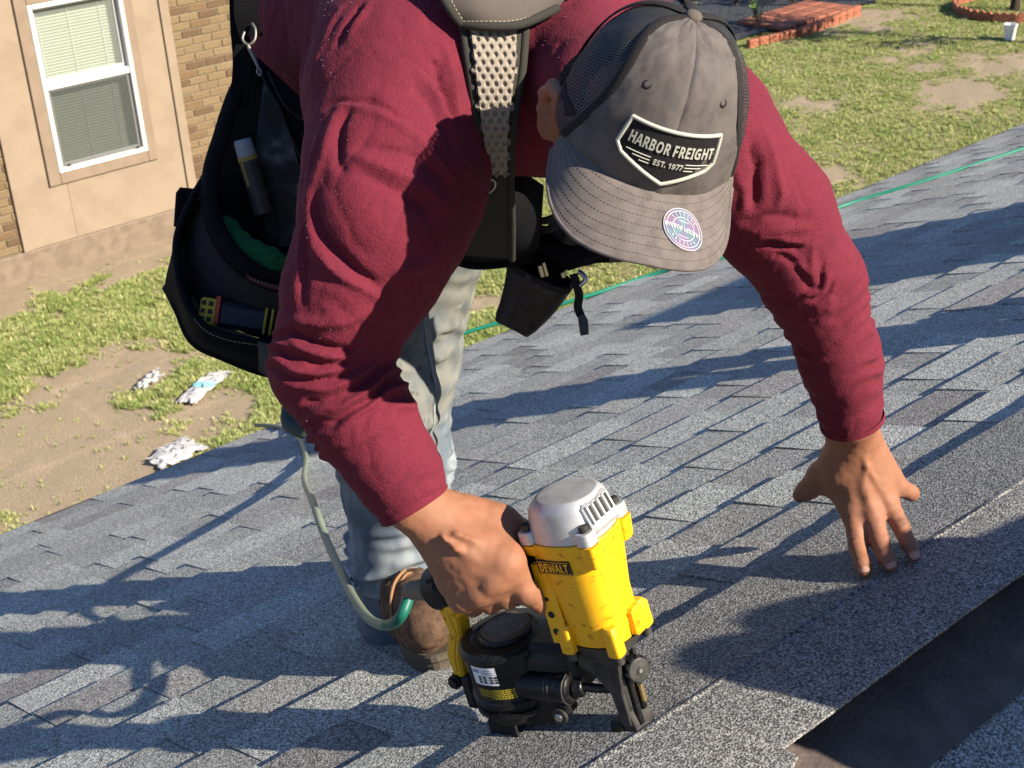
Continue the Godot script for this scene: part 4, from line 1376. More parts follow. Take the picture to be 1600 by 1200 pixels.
func build_person() -> void:
	var who := thing("person", "person in a maroon long sleeved shirt and dusty jeans bending over the ridge", "person", R_HIP.lerp(L_HIP, 0.5) * Vector3(1, 0, 1) + Vector3(0, -0.38, 0))
	var back := Transform3D(Basis(), -who.position)

	# ---- shirt
	var b := []
	b += chain([Vector3(0.0284, 0.6731, -0.3952), Vector3(0.2208, 0.6631, -0.3466), Vector3(0.3295, 0.5904, -0.241)], [0.108, 0.112, 0.086], 0.05)
	b += chain([Vector3(0.0532, 0.6807, -0.4084), R_HIP + Vector3(0.07, 0.12, 0.12)], [0.118, 0.125], 0.06)
	b += chain([R_HIP + Vector3(-0.02, 0.10, 0.16), R_HIP + Vector3(-0.005, 0.06, 0.02)], [0.115, 0.125], 0.05)
	b += chain([Vector3(0.3131, 0.6152, -0.3273), L_HIP + Vector3(-0.05, 0.14, 0.10)], [0.104, 0.120], 0.06)
	b += chain([Vector3(0.2225, 0.6964, -0.3804), R_HIP.lerp(L_HIP, 0.5) + Vector3(0, 0.15, 0.1)], [0.12, 0.13], 0.06)
	b += chain([Vector3(0.0357, 0.687, -0.3907), Vector3(0.1523, 0.7412, -0.3653), Vector3(0.1951, 0.7276, -0.2932)], [0.095, 0.085, 0.075], 0.05)
	b += chain([Vector3(0.3164, 0.5901, -0.2372), Vector3(0.2727, 0.67, -0.2799)], [0.082, 0.074], 0.05)
	b += chain([Vector3(0.202, 0.6966, -0.2969), Vector3(0.1552, 0.6921, -0.2318), Vector3(0.1248, 0.6878, -0.1822)], [0.080, 0.070, 0.064], 0.02)
	# right sleeve
	b += chain([Vector3(-0.0164, 0.6662, -0.3629), Vector3(-0.0629, 0.6186, -0.3207), Vector3(-0.0996, 0.5694, -0.2985), Vector3(-0.1409, 0.4995, -0.3027), R_ELBOW, Vector3(-0.168, 0.371, -0.2659), Vector3(-0.1563, 0.3164, -0.2293), R_CUFF], [0.100, 0.088, 0.083, 0.070, 0.061, 0.055, 0.046, 0.040], 0.025)
	b += chain([Vector3(-0.0103, 0.5794, -0.3107), Vector3(-0.087, 0.529, -0.2987)], [0.055, 0.055], 0.05)
	# left sleeve
	b += chain([L_SHOULDER, Vector3(0.3686, 0.4912, -0.1471), L_ELBOW, Vector3(0.4477, 0.2837, -0.0959), L_CUFF], [0.083, 0.072, 0.059, 0.049, 0.042], 0.025)
	var s := skin(b, 0.0075)
	skin_smooth(s, 1, 0.5)
	# cut the sleeves open at the cuffs: drop the end caps
	for cu in [[R_ELBOW, R_CUFF], [L_ELBOW, L_CUFF]]:
		var keep := PackedInt32Array()
		var V: PackedVector3Array = s.v
		var ax: Vector3 = (cu[1] - cu[0]).normalized()
		for t in range(0, s.i.size(), 3):
			var drop := true
			for e in 3:
				var p: Vector3 = V[s.i[t + e]]
				if (p - cu[1]).dot(ax) < 0.002 or p.distance_to(cu[1]) > 0.09: drop = false
			if not drop: keep.append_array([s.i[t], s.i[t + 1], s.i[t + 2]])
		s.i = keep
		for k in V.size():
			var p2 := V[k]
			var over: float = (p2 - cu[1]).dot(ax)
			if over > 0.0 and p2.distance_to(cu[1]) < 0.09:
				# straighten the hem into a short open tube
				var rad: Vector3 = p2 - cu[1] - ax * over
				var want := 0.041
				V[k] = cu[1] + ax * minf(over, 0.007) + rad.normalized() * maxf(rad.length(), want)
		s.v = V
	skin_divide(s)
	var cam_r := Vector3(0.755, -0.057, 0.653)
	sleeves = [[R_SHOULDER, R_ELBOW, R_CUFF, cam_r, 0.55, 0.045, 0.095, 0.021, 0.0085], [L_SHOULDER, L_ELBOW, L_CUFF, cam_r, -0.75, 0.11, 0.13, 0.026, 0.0055]]
	set_folds(s, [
		[[Vector3(-0.1226, 0.6916, -0.3436), Vector3(-0.0947, 0.6895, -0.3195), Vector3(-0.0664, 0.6527, -0.2732), Vector3(-0.0462, 0.6221, -0.2376), Vector3(-0.0314, 0.6024, -0.2132)], 0.00425, -0.00382],
		[[Vector3(-0.1269, 0.687, -0.3442), Vector3(-0.0987, 0.6843, -0.3194), Vector3(-0.0716, 0.6469, -0.2739), Vector3(-0.0369, 0.5972, -0.2145)], 0.00425, 0.00186],
		[[Vector3(-0.1037, 0.6822, -0.3221), Vector3(-0.124, 0.6403, -0.3126), Vector3(-0.1444, 0.5954, -0.3011)], 0.00765, 0.00496],
		[[Vector3(-0.1189, 0.6802, -0.3334), Vector3(-0.1403, 0.6385, -0.3247), Vector3(-0.1606, 0.5967, -0.3151)], 0.00765, 0.0031],
		[[Vector3(-0.0976, 0.6786, -0.315), Vector3(-0.1096, 0.6485, -0.3059), Vector3(-0.1174, 0.6182, -0.2933)], 0.0068, -0.0068],
		[[Vector3(-0.1452, 0.6104, -0.3111), Vector3(-0.1575, 0.5593, -0.2891), Vector3(-0.154, 0.5373, -0.2725), Vector3(-0.1406, 0.5196, -0.2505)], 0.00765, 0.00682],
		[[Vector3(-0.1402, 0.6013, -0.3013), Vector3(-0.1463, 0.5584, -0.2795), Vector3(-0.142, 0.5271, -0.2564)], 0.0085, -0.0102],
		[[Vector3(-0.1103, 0.635, -0.298), Vector3(-0.088, 0.6116, -0.2652), Vector3(-0.0715, 0.5881, -0.237)], 0.0085, 0.00558],
		[[Vector3(-0.1125, 0.6116, -0.2852), Vector3(-0.0948, 0.5886, -0.2563), Vector3(-0.0894, 0.5603, -0.2342)], 0.0085, -0.0068],
		[[Vector3(-0.1242, 0.5506, -0.2565), Vector3(-0.1063, 0.5511, -0.2422), Vector3(-0.0919, 0.5605, -0.2364)], 0.0085, 0.00558],
		[[Vector3(-0.0991, 0.6415, -0.293), Vector3(-0.0738, 0.6322, -0.2665), Vector3(-0.0516, 0.607, -0.2326)], 0.0068, -0.00425],
		[[Vector3(-0.0805, 0.6711, -0.2964), Vector3(-0.061, 0.6387, -0.2601), Vector3(-0.0415, 0.6062, -0.2238)], 0.00765, 0.00372],
		[[Vector3(-0.169, 0.5849, -0.3146), Vector3(-0.1894, 0.5431, -0.3051), Vector3(-0.2054, 0.5134, -0.2995)], 0.00765, 0.00372],
		[[Vector3(-0.1593, 0.5904, -0.3101), Vector3(-0.1792, 0.5423, -0.2963), Vector3(-0.1974, 0.5066, -0.2887)], 0.0068, -0.0051],
		[[Vector3(-0.2195, 0.4958, -0.3001), Vector3(-0.1854, 0.4964, -0.2726), Vector3(-0.1466, 0.5101, -0.2495)], 0.00765, 0.0062],
		[[Vector3(-0.2302, 0.488, -0.3038), Vector3(-0.2083, 0.4764, -0.2787), Vector3(-0.1821, 0.4651, -0.2503)], 0.00595, -0.00935],
		[[Vector3(-0.2347, 0.4784, -0.3015), Vector3(-0.2071, 0.4652, -0.2708), Vector3(-0.1771, 0.4617, -0.2441)], 0.00595, 0.00558],
		[[Vector3(-0.2359, 0.4649, -0.2941), Vector3(-0.2115, 0.4531, -0.2668), Vector3(-0.1798, 0.4544, -0.2417)], 0.0051, -0.0068],
		[[Vector3(-0.2474, 0.4546, -0.2971), Vector3(-0.2192, 0.4463, -0.2688), Vector3(-0.1756, 0.4516, -0.2365)], 0.0051, 0.00558],
		[[Vector3(-0.2472, 0.441, -0.2883), Vector3(-0.2172, 0.4375, -0.2616), Vector3(-0.1743, 0.4478, -0.2331)], 0.00425, -0.00595],
		[[Vector3(-0.249, 0.4287, -0.2821), Vector3(-0.2147, 0.4298, -0.2548), Vector3(-0.1721, 0.4439, -0.2289)], 0.0051, 0.00496],
		[[Vector3(-0.2483, 0.4163, -0.2737), Vector3(-0.2127, 0.421, -0.2476), Vector3(-0.1708, 0.4389, -0.2246)], 0.00425, -0.0051],
		[[Vector3(-0.2491, 0.4039, -0.2667), Vector3(-0.2111, 0.411, -0.2401), Vector3(-0.1694, 0.4313, -0.2187)], 0.0051, 0.00434],
		[[Vector3(-0.246, 0.3938, -0.2578), Vector3(-0.2091, 0.4022, -0.2329), Vector3(-0.1669, 0.4237, -0.212)], 0.00425, -0.00425],
		[[Vector3(-0.2432, 0.38, -0.2468), Vector3(-0.2079, 0.3909, -0.2249), Vector3(-0.1647, 0.4124, -0.2031)], 0.0051, 0.0031],
		[[Vector3(-0.2404, 0.3661, -0.2359), Vector3(-0.2051, 0.3771, -0.214), Vector3(-0.1624, 0.3986, -0.1926)], 0.0051, 0.00248],
		[[Vector3(-0.2298, 0.3449, -0.2139), Vector3(-0.1994, 0.3568, -0.1966), Vector3(-0.162, 0.3738, -0.1767)], 0.00595, 0.00186],
		[[Vector3(-0.0367, 0.7173, -0.2895), Vector3(-0.0284, 0.6857, -0.2629), Vector3(-0.0265, 0.6534, -0.2411)], 0.0068, 0.00558],
		[[Vector3(-0.0232, 0.7318, -0.2875), Vector3(-0.0164, 0.6972, -0.2603), Vector3(-0.0145, 0.6692, -0.2413)], 0.00595, -0.0085],
		[[Vector3(-0.0033, 0.7551, -0.2858), Vector3(-0.0022, 0.7147, -0.2597), Vector3(-0.0062, 0.6779, -0.2399)], 0.0068, 0.00558],
		[[Vector3(-0.0494, 0.6997, -0.2888), Vector3(-0.044, 0.6683, -0.2648), Vector3(-0.0407, 0.6371, -0.2426)], 0.0068, -0.0051],
		[[Vector3(-0.035, 0.778, -0.4552), Vector3(-0.0525, 0.7334, -0.4416), Vector3(-0.0723, 0.6825, -0.4259)], 0.0051, 0.00372],
		[[Vector3(-0.0431, 0.7786, -0.4622), Vector3(-0.0603, 0.734, -0.4483), Vector3(-0.0798, 0.683, -0.4324)], 0.0051, -0.0051],
		[[Vector3(-0.0517, 0.7793, -0.4696), Vector3(-0.0684, 0.7346, -0.4553), Vector3(-0.0874, 0.6836, -0.4389)], 0.0051, 0.00372],
		[[Vector3(-0.0603, 0.7799, -0.4771), Vector3(-0.0753, 0.7352, -0.4613), Vector3(-0.0927, 0.684, -0.4435)], 0.0051, -0.0051],
		[[Vector3(-0.0699, 0.7806, -0.4854), Vector3(-0.0834, 0.7358, -0.4683), Vector3(-0.0992, 0.6845, -0.4491)], 0.0051, 0.00372],
		[[Vector3(-0.04, 0.7874, -0.3791), Vector3(-0.0551, 0.7633, -0.3763), Vector3(-0.0703, 0.7329, -0.3697)], 0.00595, -0.00595],
		[[Vector3(-0.0296, 0.7866, -0.3702), Vector3(-0.0425, 0.7686, -0.3694), Vector3(-0.0578, 0.7382, -0.3628)], 0.0051, 0.00372],
		[[Vector3(-0.0468, 0.7849, -0.4118), Vector3(-0.0629, 0.7478, -0.4017), Vector3(-0.0791, 0.7106, -0.3916)], 0.0051, 0.0031],
		[[Vector3(0.3181, 0.6142, -0.1218), Vector3(0.3196, 0.5637, -0.0889), Vector3(0.3116, 0.5307, -0.0748), Vector3(0.2754, 0.5119, -0.0926)], 0.00765, 0.00558],
		[[Vector3(0.2989, 0.5955, -0.1257), Vector3(0.298, 0.5586, -0.1034), Vector3(0.2786, 0.5238, -0.0974)], 0.0085, -0.01105],
		[[Vector3(0.2774, 0.5722, -0.1287), Vector3(0.2795, 0.5465, -0.1109), Vector3(0.2661, 0.5173, -0.1036)], 0.0068, 0.00372],
		[[Vector3(0.2535, 0.4981, -0.1018), Vector3(0.2963, 0.515, -0.0774), Vector3(0.3337, 0.5088, -0.0431)], 0.0068, -0.0051],
		[[Vector3(0.2531, 0.4813, -0.0917), Vector3(0.2982, 0.4967, -0.0645), Vector3(0.3422, 0.4934, -0.0264)], 0.0068, 0.00372],
		[[Vector3(0.2611, 0.4646, -0.0746), Vector3(0.2891, 0.4638, -0.0513), Vector3(0.3169, 0.4577, -0.0248)], 0.00595, -0.0102],
		[[Vector3(0.2567, 0.4757, -0.0852), Vector3(0.2869, 0.4734, -0.0591), Vector3(0.3163, 0.4685, -0.032)], 0.00595, 0.00434],
		[[Vector3(0.346, 0.4709, -0.0093), Vector3(0.3165, 0.4349, -0.0108), Vector3(0.279, 0.4202, -0.0322)], 0.00595, 0.00372],
		[[Vector3(0.3426, 0.4477, 0.0025), Vector3(0.314, 0.4122, 0.0014), Vector3(0.2744, 0.3964, -0.0211)], 0.0051, 0.00341],
		[[Vector3(0.344, 0.4576, -0.0026), Vector3(0.315, 0.4229, -0.0045), Vector3(0.2773, 0.4076, -0.0257)], 0.00425, -0.00425],
		[[Vector3(0.34, 0.4277, 0.0128), Vector3(0.3143, 0.3974, 0.0109), Vector3(0.2771, 0.3821, -0.0099)], 0.0051, 0.0031],
		[[Vector3(0.3416, 0.437, 0.0084), Vector3(0.3149, 0.4054, 0.0064), Vector3(0.2764, 0.3895, -0.0151)], 0.00425, -0.00425],
		[[Vector3(0.3357, 0.4065, 0.0226), Vector3(0.3123, 0.3794, 0.0205), Vector3(0.2771, 0.3666, -0.0002)], 0.0051, 0.0031],
		[[Vector3(0.3312, 0.3847, 0.0326), Vector3(0.3114, 0.3613, 0.0311), Vector3(0.2781, 0.3504, 0.0107)], 0.0051, 0.00248],
		[[Vector3(0.3257, 0.3616, 0.0426), Vector3(0.3071, 0.3415, 0.04), Vector3(0.2753, 0.3318, 0.0201)], 0.0051, 0.00186],
		[[Vector3(0.2676, 0.4433, -0.056), Vector3(0.286, 0.4318, -0.0337), Vector3(0.2927, 0.4111, -0.0154)], 0.00595, -0.0051]])
	skin_push(s, shirt_push)
	folds = []
	var sh := obj("shirt", skin_mesh([s], shirt_tint), M.shirt, who)
	sh.transform = back
	# inner faces of the two cuffs
	for cu in [[R_ELBOW, R_CUFF], [L_ELBOW, L_CUFF]]:
		var ax: Vector3 = (cu[1] - cu[0]).normalized()
		var c := mb()
		c.tube([cu[1] + ax * 0.0075, cu[1] + ax * 0.005, cu[1] - ax * 0.002], [0.0385, 0.0425, 0.0425], 28, false)
		c.tube([cu[1] + ax * 0.0072, cu[1] - ax * 0.04], [0.0385, 0.036], 28, false)
		obj("cuff", c, M.shirt, sh)
	# collar below the neck
	# pale specks of dust on the sunlit shoulder and arms
	var sp := mb()
	var SV: PackedVector3Array = s.v
	var SN: PackedVector3Array = s.n
	for k in 5200:
		var q := rng.randi_range(0, SV.size() - 1)
		if SN[q].dot(Vector3(-0.3, 0.8, 0.5)) < 0.1 or SV[q].distance_to(R_SHOULDER) > 0.32 * pow(rng.randf(), 0.5) + 0.06: continue
		var r := rng.randf_range(0.0003, 0.0007)
		var u := SN[q].cross(Vector3(0.3, 0.5, 0.8)).normalized() * r
		var w := SN[q].cross(u)
		var o := SV[q] + SN[q] * 0.0003
		sp.flat(o + u, o + w, o + SN[q] * r, SN[q]); sp.flat(o + w, o - u, o + SN[q] * r, SN[q]); sp.flat(o - u, o + u, o + SN[q] * r - w * 0.2, SN[q])
	tag(obj("dust_speck", sp, M.speck, sh), "", "", "", "stuff")

	# ---- jeans
	var j := []
	j += chain([R_HIP + Vector3(0.05, 0.06, 0.06), R_HIP, R_HIP.lerp(R_KNEE, 0.5), R_KNEE, Vector3(0.1125, 0.0319, -0.6496), Vector3(0.1204, -0.1093, -0.6695), Vector3(0.1175, -0.2315, -0.6743)], [0.11, 0.106, 0.100, 0.084, 0.069, 0.064, 0.064], 0.03)
	j += chain([L_HIP + Vector3(-0.05, 0.12, 0.04), L_HIP, L_HIP.lerp(L_KNEE, 0.5), L_KNEE, Vector3(0.3502, -0.1475, -0.9386), Vector3(0.3427, -0.3546, -0.9299)], [0.12, 0.118, 0.104, 0.086, 0.070, 0.066], 0.03)
	var js := skin(j, 0.0095)
	skin_smooth(js, 1, 0.5)
	skin_divide(js)
	set_folds(js, [
		[[Vector3(0.0696, -0.1752, -0.6912), Vector3(0.1062, -0.1633, -0.6688), Vector3(0.1529, -0.1577, -0.6342)], 0.009, 0.009],
		[[Vector3(0.072, -0.1516, -0.7041), Vector3(0.1053, -0.166, -0.6679), Vector3(0.1358, -0.1774, -0.6358)], 0.007, -0.009],
		[[Vector3(0.0769, -0.1336, -0.7113), Vector3(0.1191, -0.1277, -0.6806), Vector3(0.1709, -0.1206, -0.6427)], 0.009, 0.009],
		[[Vector3(0.0803, -0.1056, -0.6974), Vector3(0.1147, -0.1245, -0.6575), Vector3(0.149, -0.1308, -0.6255)], 0.007, -0.009],
		[[Vector3(0.0837, -0.0877, -0.7058), Vector3(0.1242, -0.0981, -0.6663), Vector3(0.1667, -0.0904, -0.6364)], 0.008, 0.006],
		[[Vector3(0.0905, 0.1097, -0.6231), Vector3(0.1023, 0.0791, -0.5942), Vector3(0.1077, 0.0447, -0.5682)], 0.01, 0.006],
		[[Vector3(0.1292, 0.3198, -0.5794), Vector3(0.1278, 0.2875, -0.5604), Vector3(0.121, 0.2556, -0.546)], 0.01, 0.006],
		[[Vector3(0.0724, -0.0708, -0.697), Vector3(0.0927, -0.0543, -0.6907), Vector3(0.1115, -0.0378, -0.6857)], 0.01, -0.008],
		[[Vector3(0.0799, 0.2588, -0.5815), Vector3(0.1022, 0.2449, -0.5547), Vector3(0.1222, 0.2475, -0.5399)], 0.007, 0.004],
		[[Vector3(0.0619, 0.2277, -0.5768), Vector3(0.085, 0.2163, -0.5508), Vector3(0.1099, 0.2192, -0.5323)], 0.006, -0.004],
		[[Vector3(0.4032, 0.1709, -0.8365), Vector3(0.4009, 0.1419, -0.8202), Vector3(0.3824, 0.1044, -0.8118)], 0.008, 0.006],
		[[Vector3(0.3686, 0.1249, -0.8359), Vector3(0.381, 0.1094, -0.8161), Vector3(0.3939, 0.1181, -0.811)], 0.007, -0.006],
		[[Vector3(0.3473, 0.0507, -0.8356), Vector3(0.3599, 0.04, -0.8185), Vector3(0.3716, 0.0587, -0.8207)], 0.008, -0.008],
		[[Vector3(0.3544, 0.0796, -0.8478), Vector3(0.3695, 0.0667, -0.8274), Vector3(0.3849, 0.0773, -0.8215)], 0.008, 0.007]])
	skin_push(js, jeans_push)
	folds = []
	var jn := obj("jeans", skin_mesh([js], jeans_tint), M.denim, who)
	jn.transform = back
	# outer seam of the right leg
	var sm := mb(Color(0.40, 0.44, 0.46))
	var sp2 := []
	var leg := crv([R_HIP, R_KNEE, Vector3(0.1125, 0.0319, -0.6496), Vector3(0.1204, -0.1093, -0.6695), Vector3(0.1214, -0.2206, -0.6779)], 12)
	var cr_ := Vector3(0.755, -0.057, 0.653)
	for i in range(7, leg.size() - 2):
		var ax: Vector3 = (leg[i + 1] - leg[i - 1]).normalized()
		var dir: Vector3 = (cr_ * 0.93 + (CAMP - leg[i]).normalized() * 0.36)
		dir = (dir - ax * dir.dot(ax)).normalized()
		var best := -1.0
		var at: Vector3 = leg[i] + dir * 0.08
		for k in js.v.size():
			var q: Vector3 = js.v[k] - leg[i]
			if absf(q.dot(ax)) > 0.005 or q.length() > 0.125: continue
			var c: float = q.normalized().dot(dir)
			if c > best:
				best = c
				at = js.v[k] + js.n[k] * 0.0008
		sp2.append(at)
	sm.tube(sp2, 0.0022, 6)
	obj("seam", sm, M.denim, jn)

	build_body(who, back)
	build_boot(who, back, "boot", Vector3(0.1797, -0.3079, -0.798), Vector3(0.041, -0.1668, -0.4323), 0.0, true)
	build_boot(who, back, "boot", Vector3(0.2939, -0.3234, -0.8381), Vector3(0.2296, -0.2129, -0.5516), 0.0, false)

func face_frame() -> Transform3D:
	# the head sits in the cap
	return Transform3D(Vector3(0.7948, -0.3248, 0.5653), Vector3(0.0475, 0.9178, 0.4606), Vector3(0.6503, 0.3299, -0.7246), Vector3(0.0501, 0.6852, -0.0407))

func build_body(who: Node3D, back: Transform3D) -> void:
	var f := face_frame()
	var H := func(x: float, y: float, z: float) -> Vector3: return f * Vector3(x, y, z + maxf(0.0, -y) * 0.75)
	# head: cap frame, y to the crown, -z to the face
	var X := f.basis.x
	var hb := []
	hb.append([H.call(0, 0.035, 0.015), H.call(0, 0.03, -0.015), 0.074, 0.072, 0.02])
	hb.append([H.call(0, -0.03, -0.015), H.call(0, -0.075, -0.045), 0.064, 0.048, 0.03])
	hb.append([H.call(0, -0.085, -0.055), H.call(0, -0.115, -0.068), 0.040, 0.030, 0.03])            # jaw, chin
	hb.append([H.call(0.03, -0.06, 0.0), H.call(0.02, -0.10, -0.045), 0.040, 0.030, 0.03])
	hb.append([H.call(-0.03, -0.06, 0.0), H.call(-0.02, -0.10, -0.045), 0.040, 0.030, 0.03])
	hb.append([H.call(0, -0.025, -0.080), H.call(0, -0.060, -0.103), 0.009, 0.013, 0.012])              # nose
	hb.append([H.call(0.012, -0.062, -0.092), H.call(-0.012, -0.062, -0.092), 0.009, 0.009, 0.008])
	hb.append([H.call(0.028, -0.012, -0.078), H.call(-0.028, -0.012, -0.078), 0.011, 0.011, 0.012])     # brow
	hb.append([H.call(0.032, -0.045, -0.066), H.call(0.036, -0.05, -0.05), 0.020, 0.022, 0.02])
	hb.append([H.call(-0.032, -0.045, -0.066), H.call(-0.036, -0.05, -0.05), 0.020, 0.022, 0.02])
	hb.append([H.call(0.02, -0.083, -0.088), H.call(-0.02, -0.083, -0.088), 0.0065, 0.0065, 0.006])      # lips
	hb.append([H.call(0.018, -0.094, -0.086), H.call(-0.018, -0.094, -0.086), 0.0068, 0.0068, 0.006])
	for e in [-1.0, 1.0]:
		hb.append([H.call(0.031 * e, -0.03, -0.083), H.call(0.031 * e, -0.03, -0.088), 0.010, 0.010, -0.006])
	# ears: a rim, a lobe and a hollow
	for e in [-1.0, 1.0]:
		var E := func(y: float, z: float, o: float) -> Vector3: return H.call(e * (0.072 + o), y, z)
		hb += chain([E.call(-0.055, 0.004, 0.002), E.call(-0.036, 0.000, 0.004), E.call(-0.012, 0.004, 0.010), E.call(0.004, 0.016, 0.016), E.call(0.002, 0.032, 0.020), E.call(-0.018, 0.036, 0.021), E.call(-0.040, 0.026, 0.016), E.call(-0.058, 0.012, 0.009), E.call(-0.064, 0.004, 0.005)], [0.007, 0.006, 0.006, 0.0065, 0.0068, 0.0068, 0.0066, 0.008, 0.008], 0.006)
		hb.append([E.call(-0.010, 0.018, 0.008), E.call(-0.045, 0.014, 0.004), 0.010, 0.009, 0.008])
		hb.append([E.call(-0.022, 0.015, 0.020), E.call(-0.036, 0.010, 0.017), 0.008, 0.007, -0.005])
	hb += chain([H.call(0, -0.045, 0.015), Vector3(0.1121, 0.6854, -0.1623), Vector3(0.1865, 0.688, -0.2755)], [0.050, 0.049, 0.06], 0.03)
	var head := skin(hb, 0.0042)
	skin_smooth(head, 1, 0.4)
	# trunk and arms inside the clothes, so that the body is whole
	var tb := []
	tb += chain([Vector3(0.1968, 0.6902, -0.2971), Vector3(0.2283, 0.6586, -0.3664), R_HIP.lerp(L_HIP, 0.5) + Vector3(0, 0.08, 0.06)], [0.06, 0.09, 0.10], 0.05)
	tb += chain([Vector3(0.2283, 0.6586, -0.3664), R_SHOULDER, R_ELBOW, R_CUFF], [0.06, 0.05, 0.036, 0.029], 0.03)
	tb += chain([Vector3(0.2283, 0.6586, -0.3664), L_SHOULDER, L_ELBOW, L_CUFF], [0.06, 0.05, 0.036, 0.030], 0.03)
	tb += chain([R_HIP, R_KNEE, Vector3(0.1526, -0.197, -0.7246)], [0.08, 0.055, 0.04], 0.04)
	tb += chain([L_HIP, L_KNEE, Vector3(0.3406, -0.3229, -0.9227)], [0.08, 0.055, 0.04], 0.04)
	tb += [[R_HIP, L_HIP, 0.09, 0.09, 0.05]]
	var trunk := skin(tb, 0.014)
	grubby = []
	var rh := right_hand()
	var lh := left_hand()
	var body := obj("body", skin_mesh([head, trunk, rh, lh], skin_tint), M.skin, who)
	body.transform = back
	# eyes
	for e in [-1.0, 1.0]:
		var m := mb()
		m.ball(H.call(0.031 * e, -0.03, -0.076), Vector3.ONE * 0.0115, 14, 10)
		obj("eye", m, M.white, body)
		var p := mb()
		p.ball(H.call(0.031 * e, -0.033, -0.0845), Vector3.ONE * 0.0045, 10, 8)
		obj("pupil", p, M.ink, body)
	# short dark hair round the back and sides, below the cap
	var hr := []
	hr.append([H.call(0, 0.037, 0.018), H.call(0, 0.0, 0.03), 0.077, 0.075, 0.02])
	hr.append([H.call(0, 0.0, 0.03), H.call(0, -0.03, 0.045), 0.074, 0.060, 0.02])
	for e in [-1.0, 1.0]: hr.append([H.call(e * 0.058, 0.0, 0.02), H.call(e * 0.056, -0.02, -0.015), 0.021, 0.016, 0.015])
	for e in [-1.0, 1.0]: hr.append([f * Vector3(e * 0.050, -0.005, 0.055), f * Vector3(e * 0.046, -0.055, 0.062), 0.034, 0.026, 0.02])
	hr.append([f * Vector3(0, -0.01, 0.065), f * Vector3(0, -0.085, 0.085), 0.052, 0.046, 0.02])
	var hs := skin(hr, 0.006)
	skin_divide(hs)
	skin_push(hs, func(p: Vector3, n: Vector3) -> float: return 0.002 * noise2.get_noise_3d(p.x * 120.0, p.y * 120.0, p.z * 120.0))
	obj("hair", skin_mesh([hs]), M.hair, body)
	for nl in nails:
		var m := mb()
		m.xf = nl[0]
		var w: float = nl[1]
		var g := []
		for i in 7:
			var row := []
			for k in 7:
				var u := -1.0 + k / 3.0
				var v := -1.0 + i / 3.0
				var rr := Vector2(u, v)
				if rr.length() > 0.0: rr *= maxf(absf(u), absf(v)) / pow(pow(absf(u), 3.0) + pow(absf(v), 3.0), 1.0 / 3.0)
				row.append(Vector3(rr.x * w, -rr.x * rr.x * w * 0.38 - rr.y * rr.y * w * 0.08, rr.y * w * 1.2))
			g.append(row)
		m.sheet(g, 0.0012)
		obj("fingernail", m, M.nail_plate, body)

var nails := []

func nail(tip: Vector3, from: Vector3, out: Vector3, w: float, lift: float) -> void:
	var d := (tip - from).normalized()
	out = (out - d * out.dot(d)).normalized()
	nails.append([frame(tip + out * lift + d * 0.001, out, d), w])

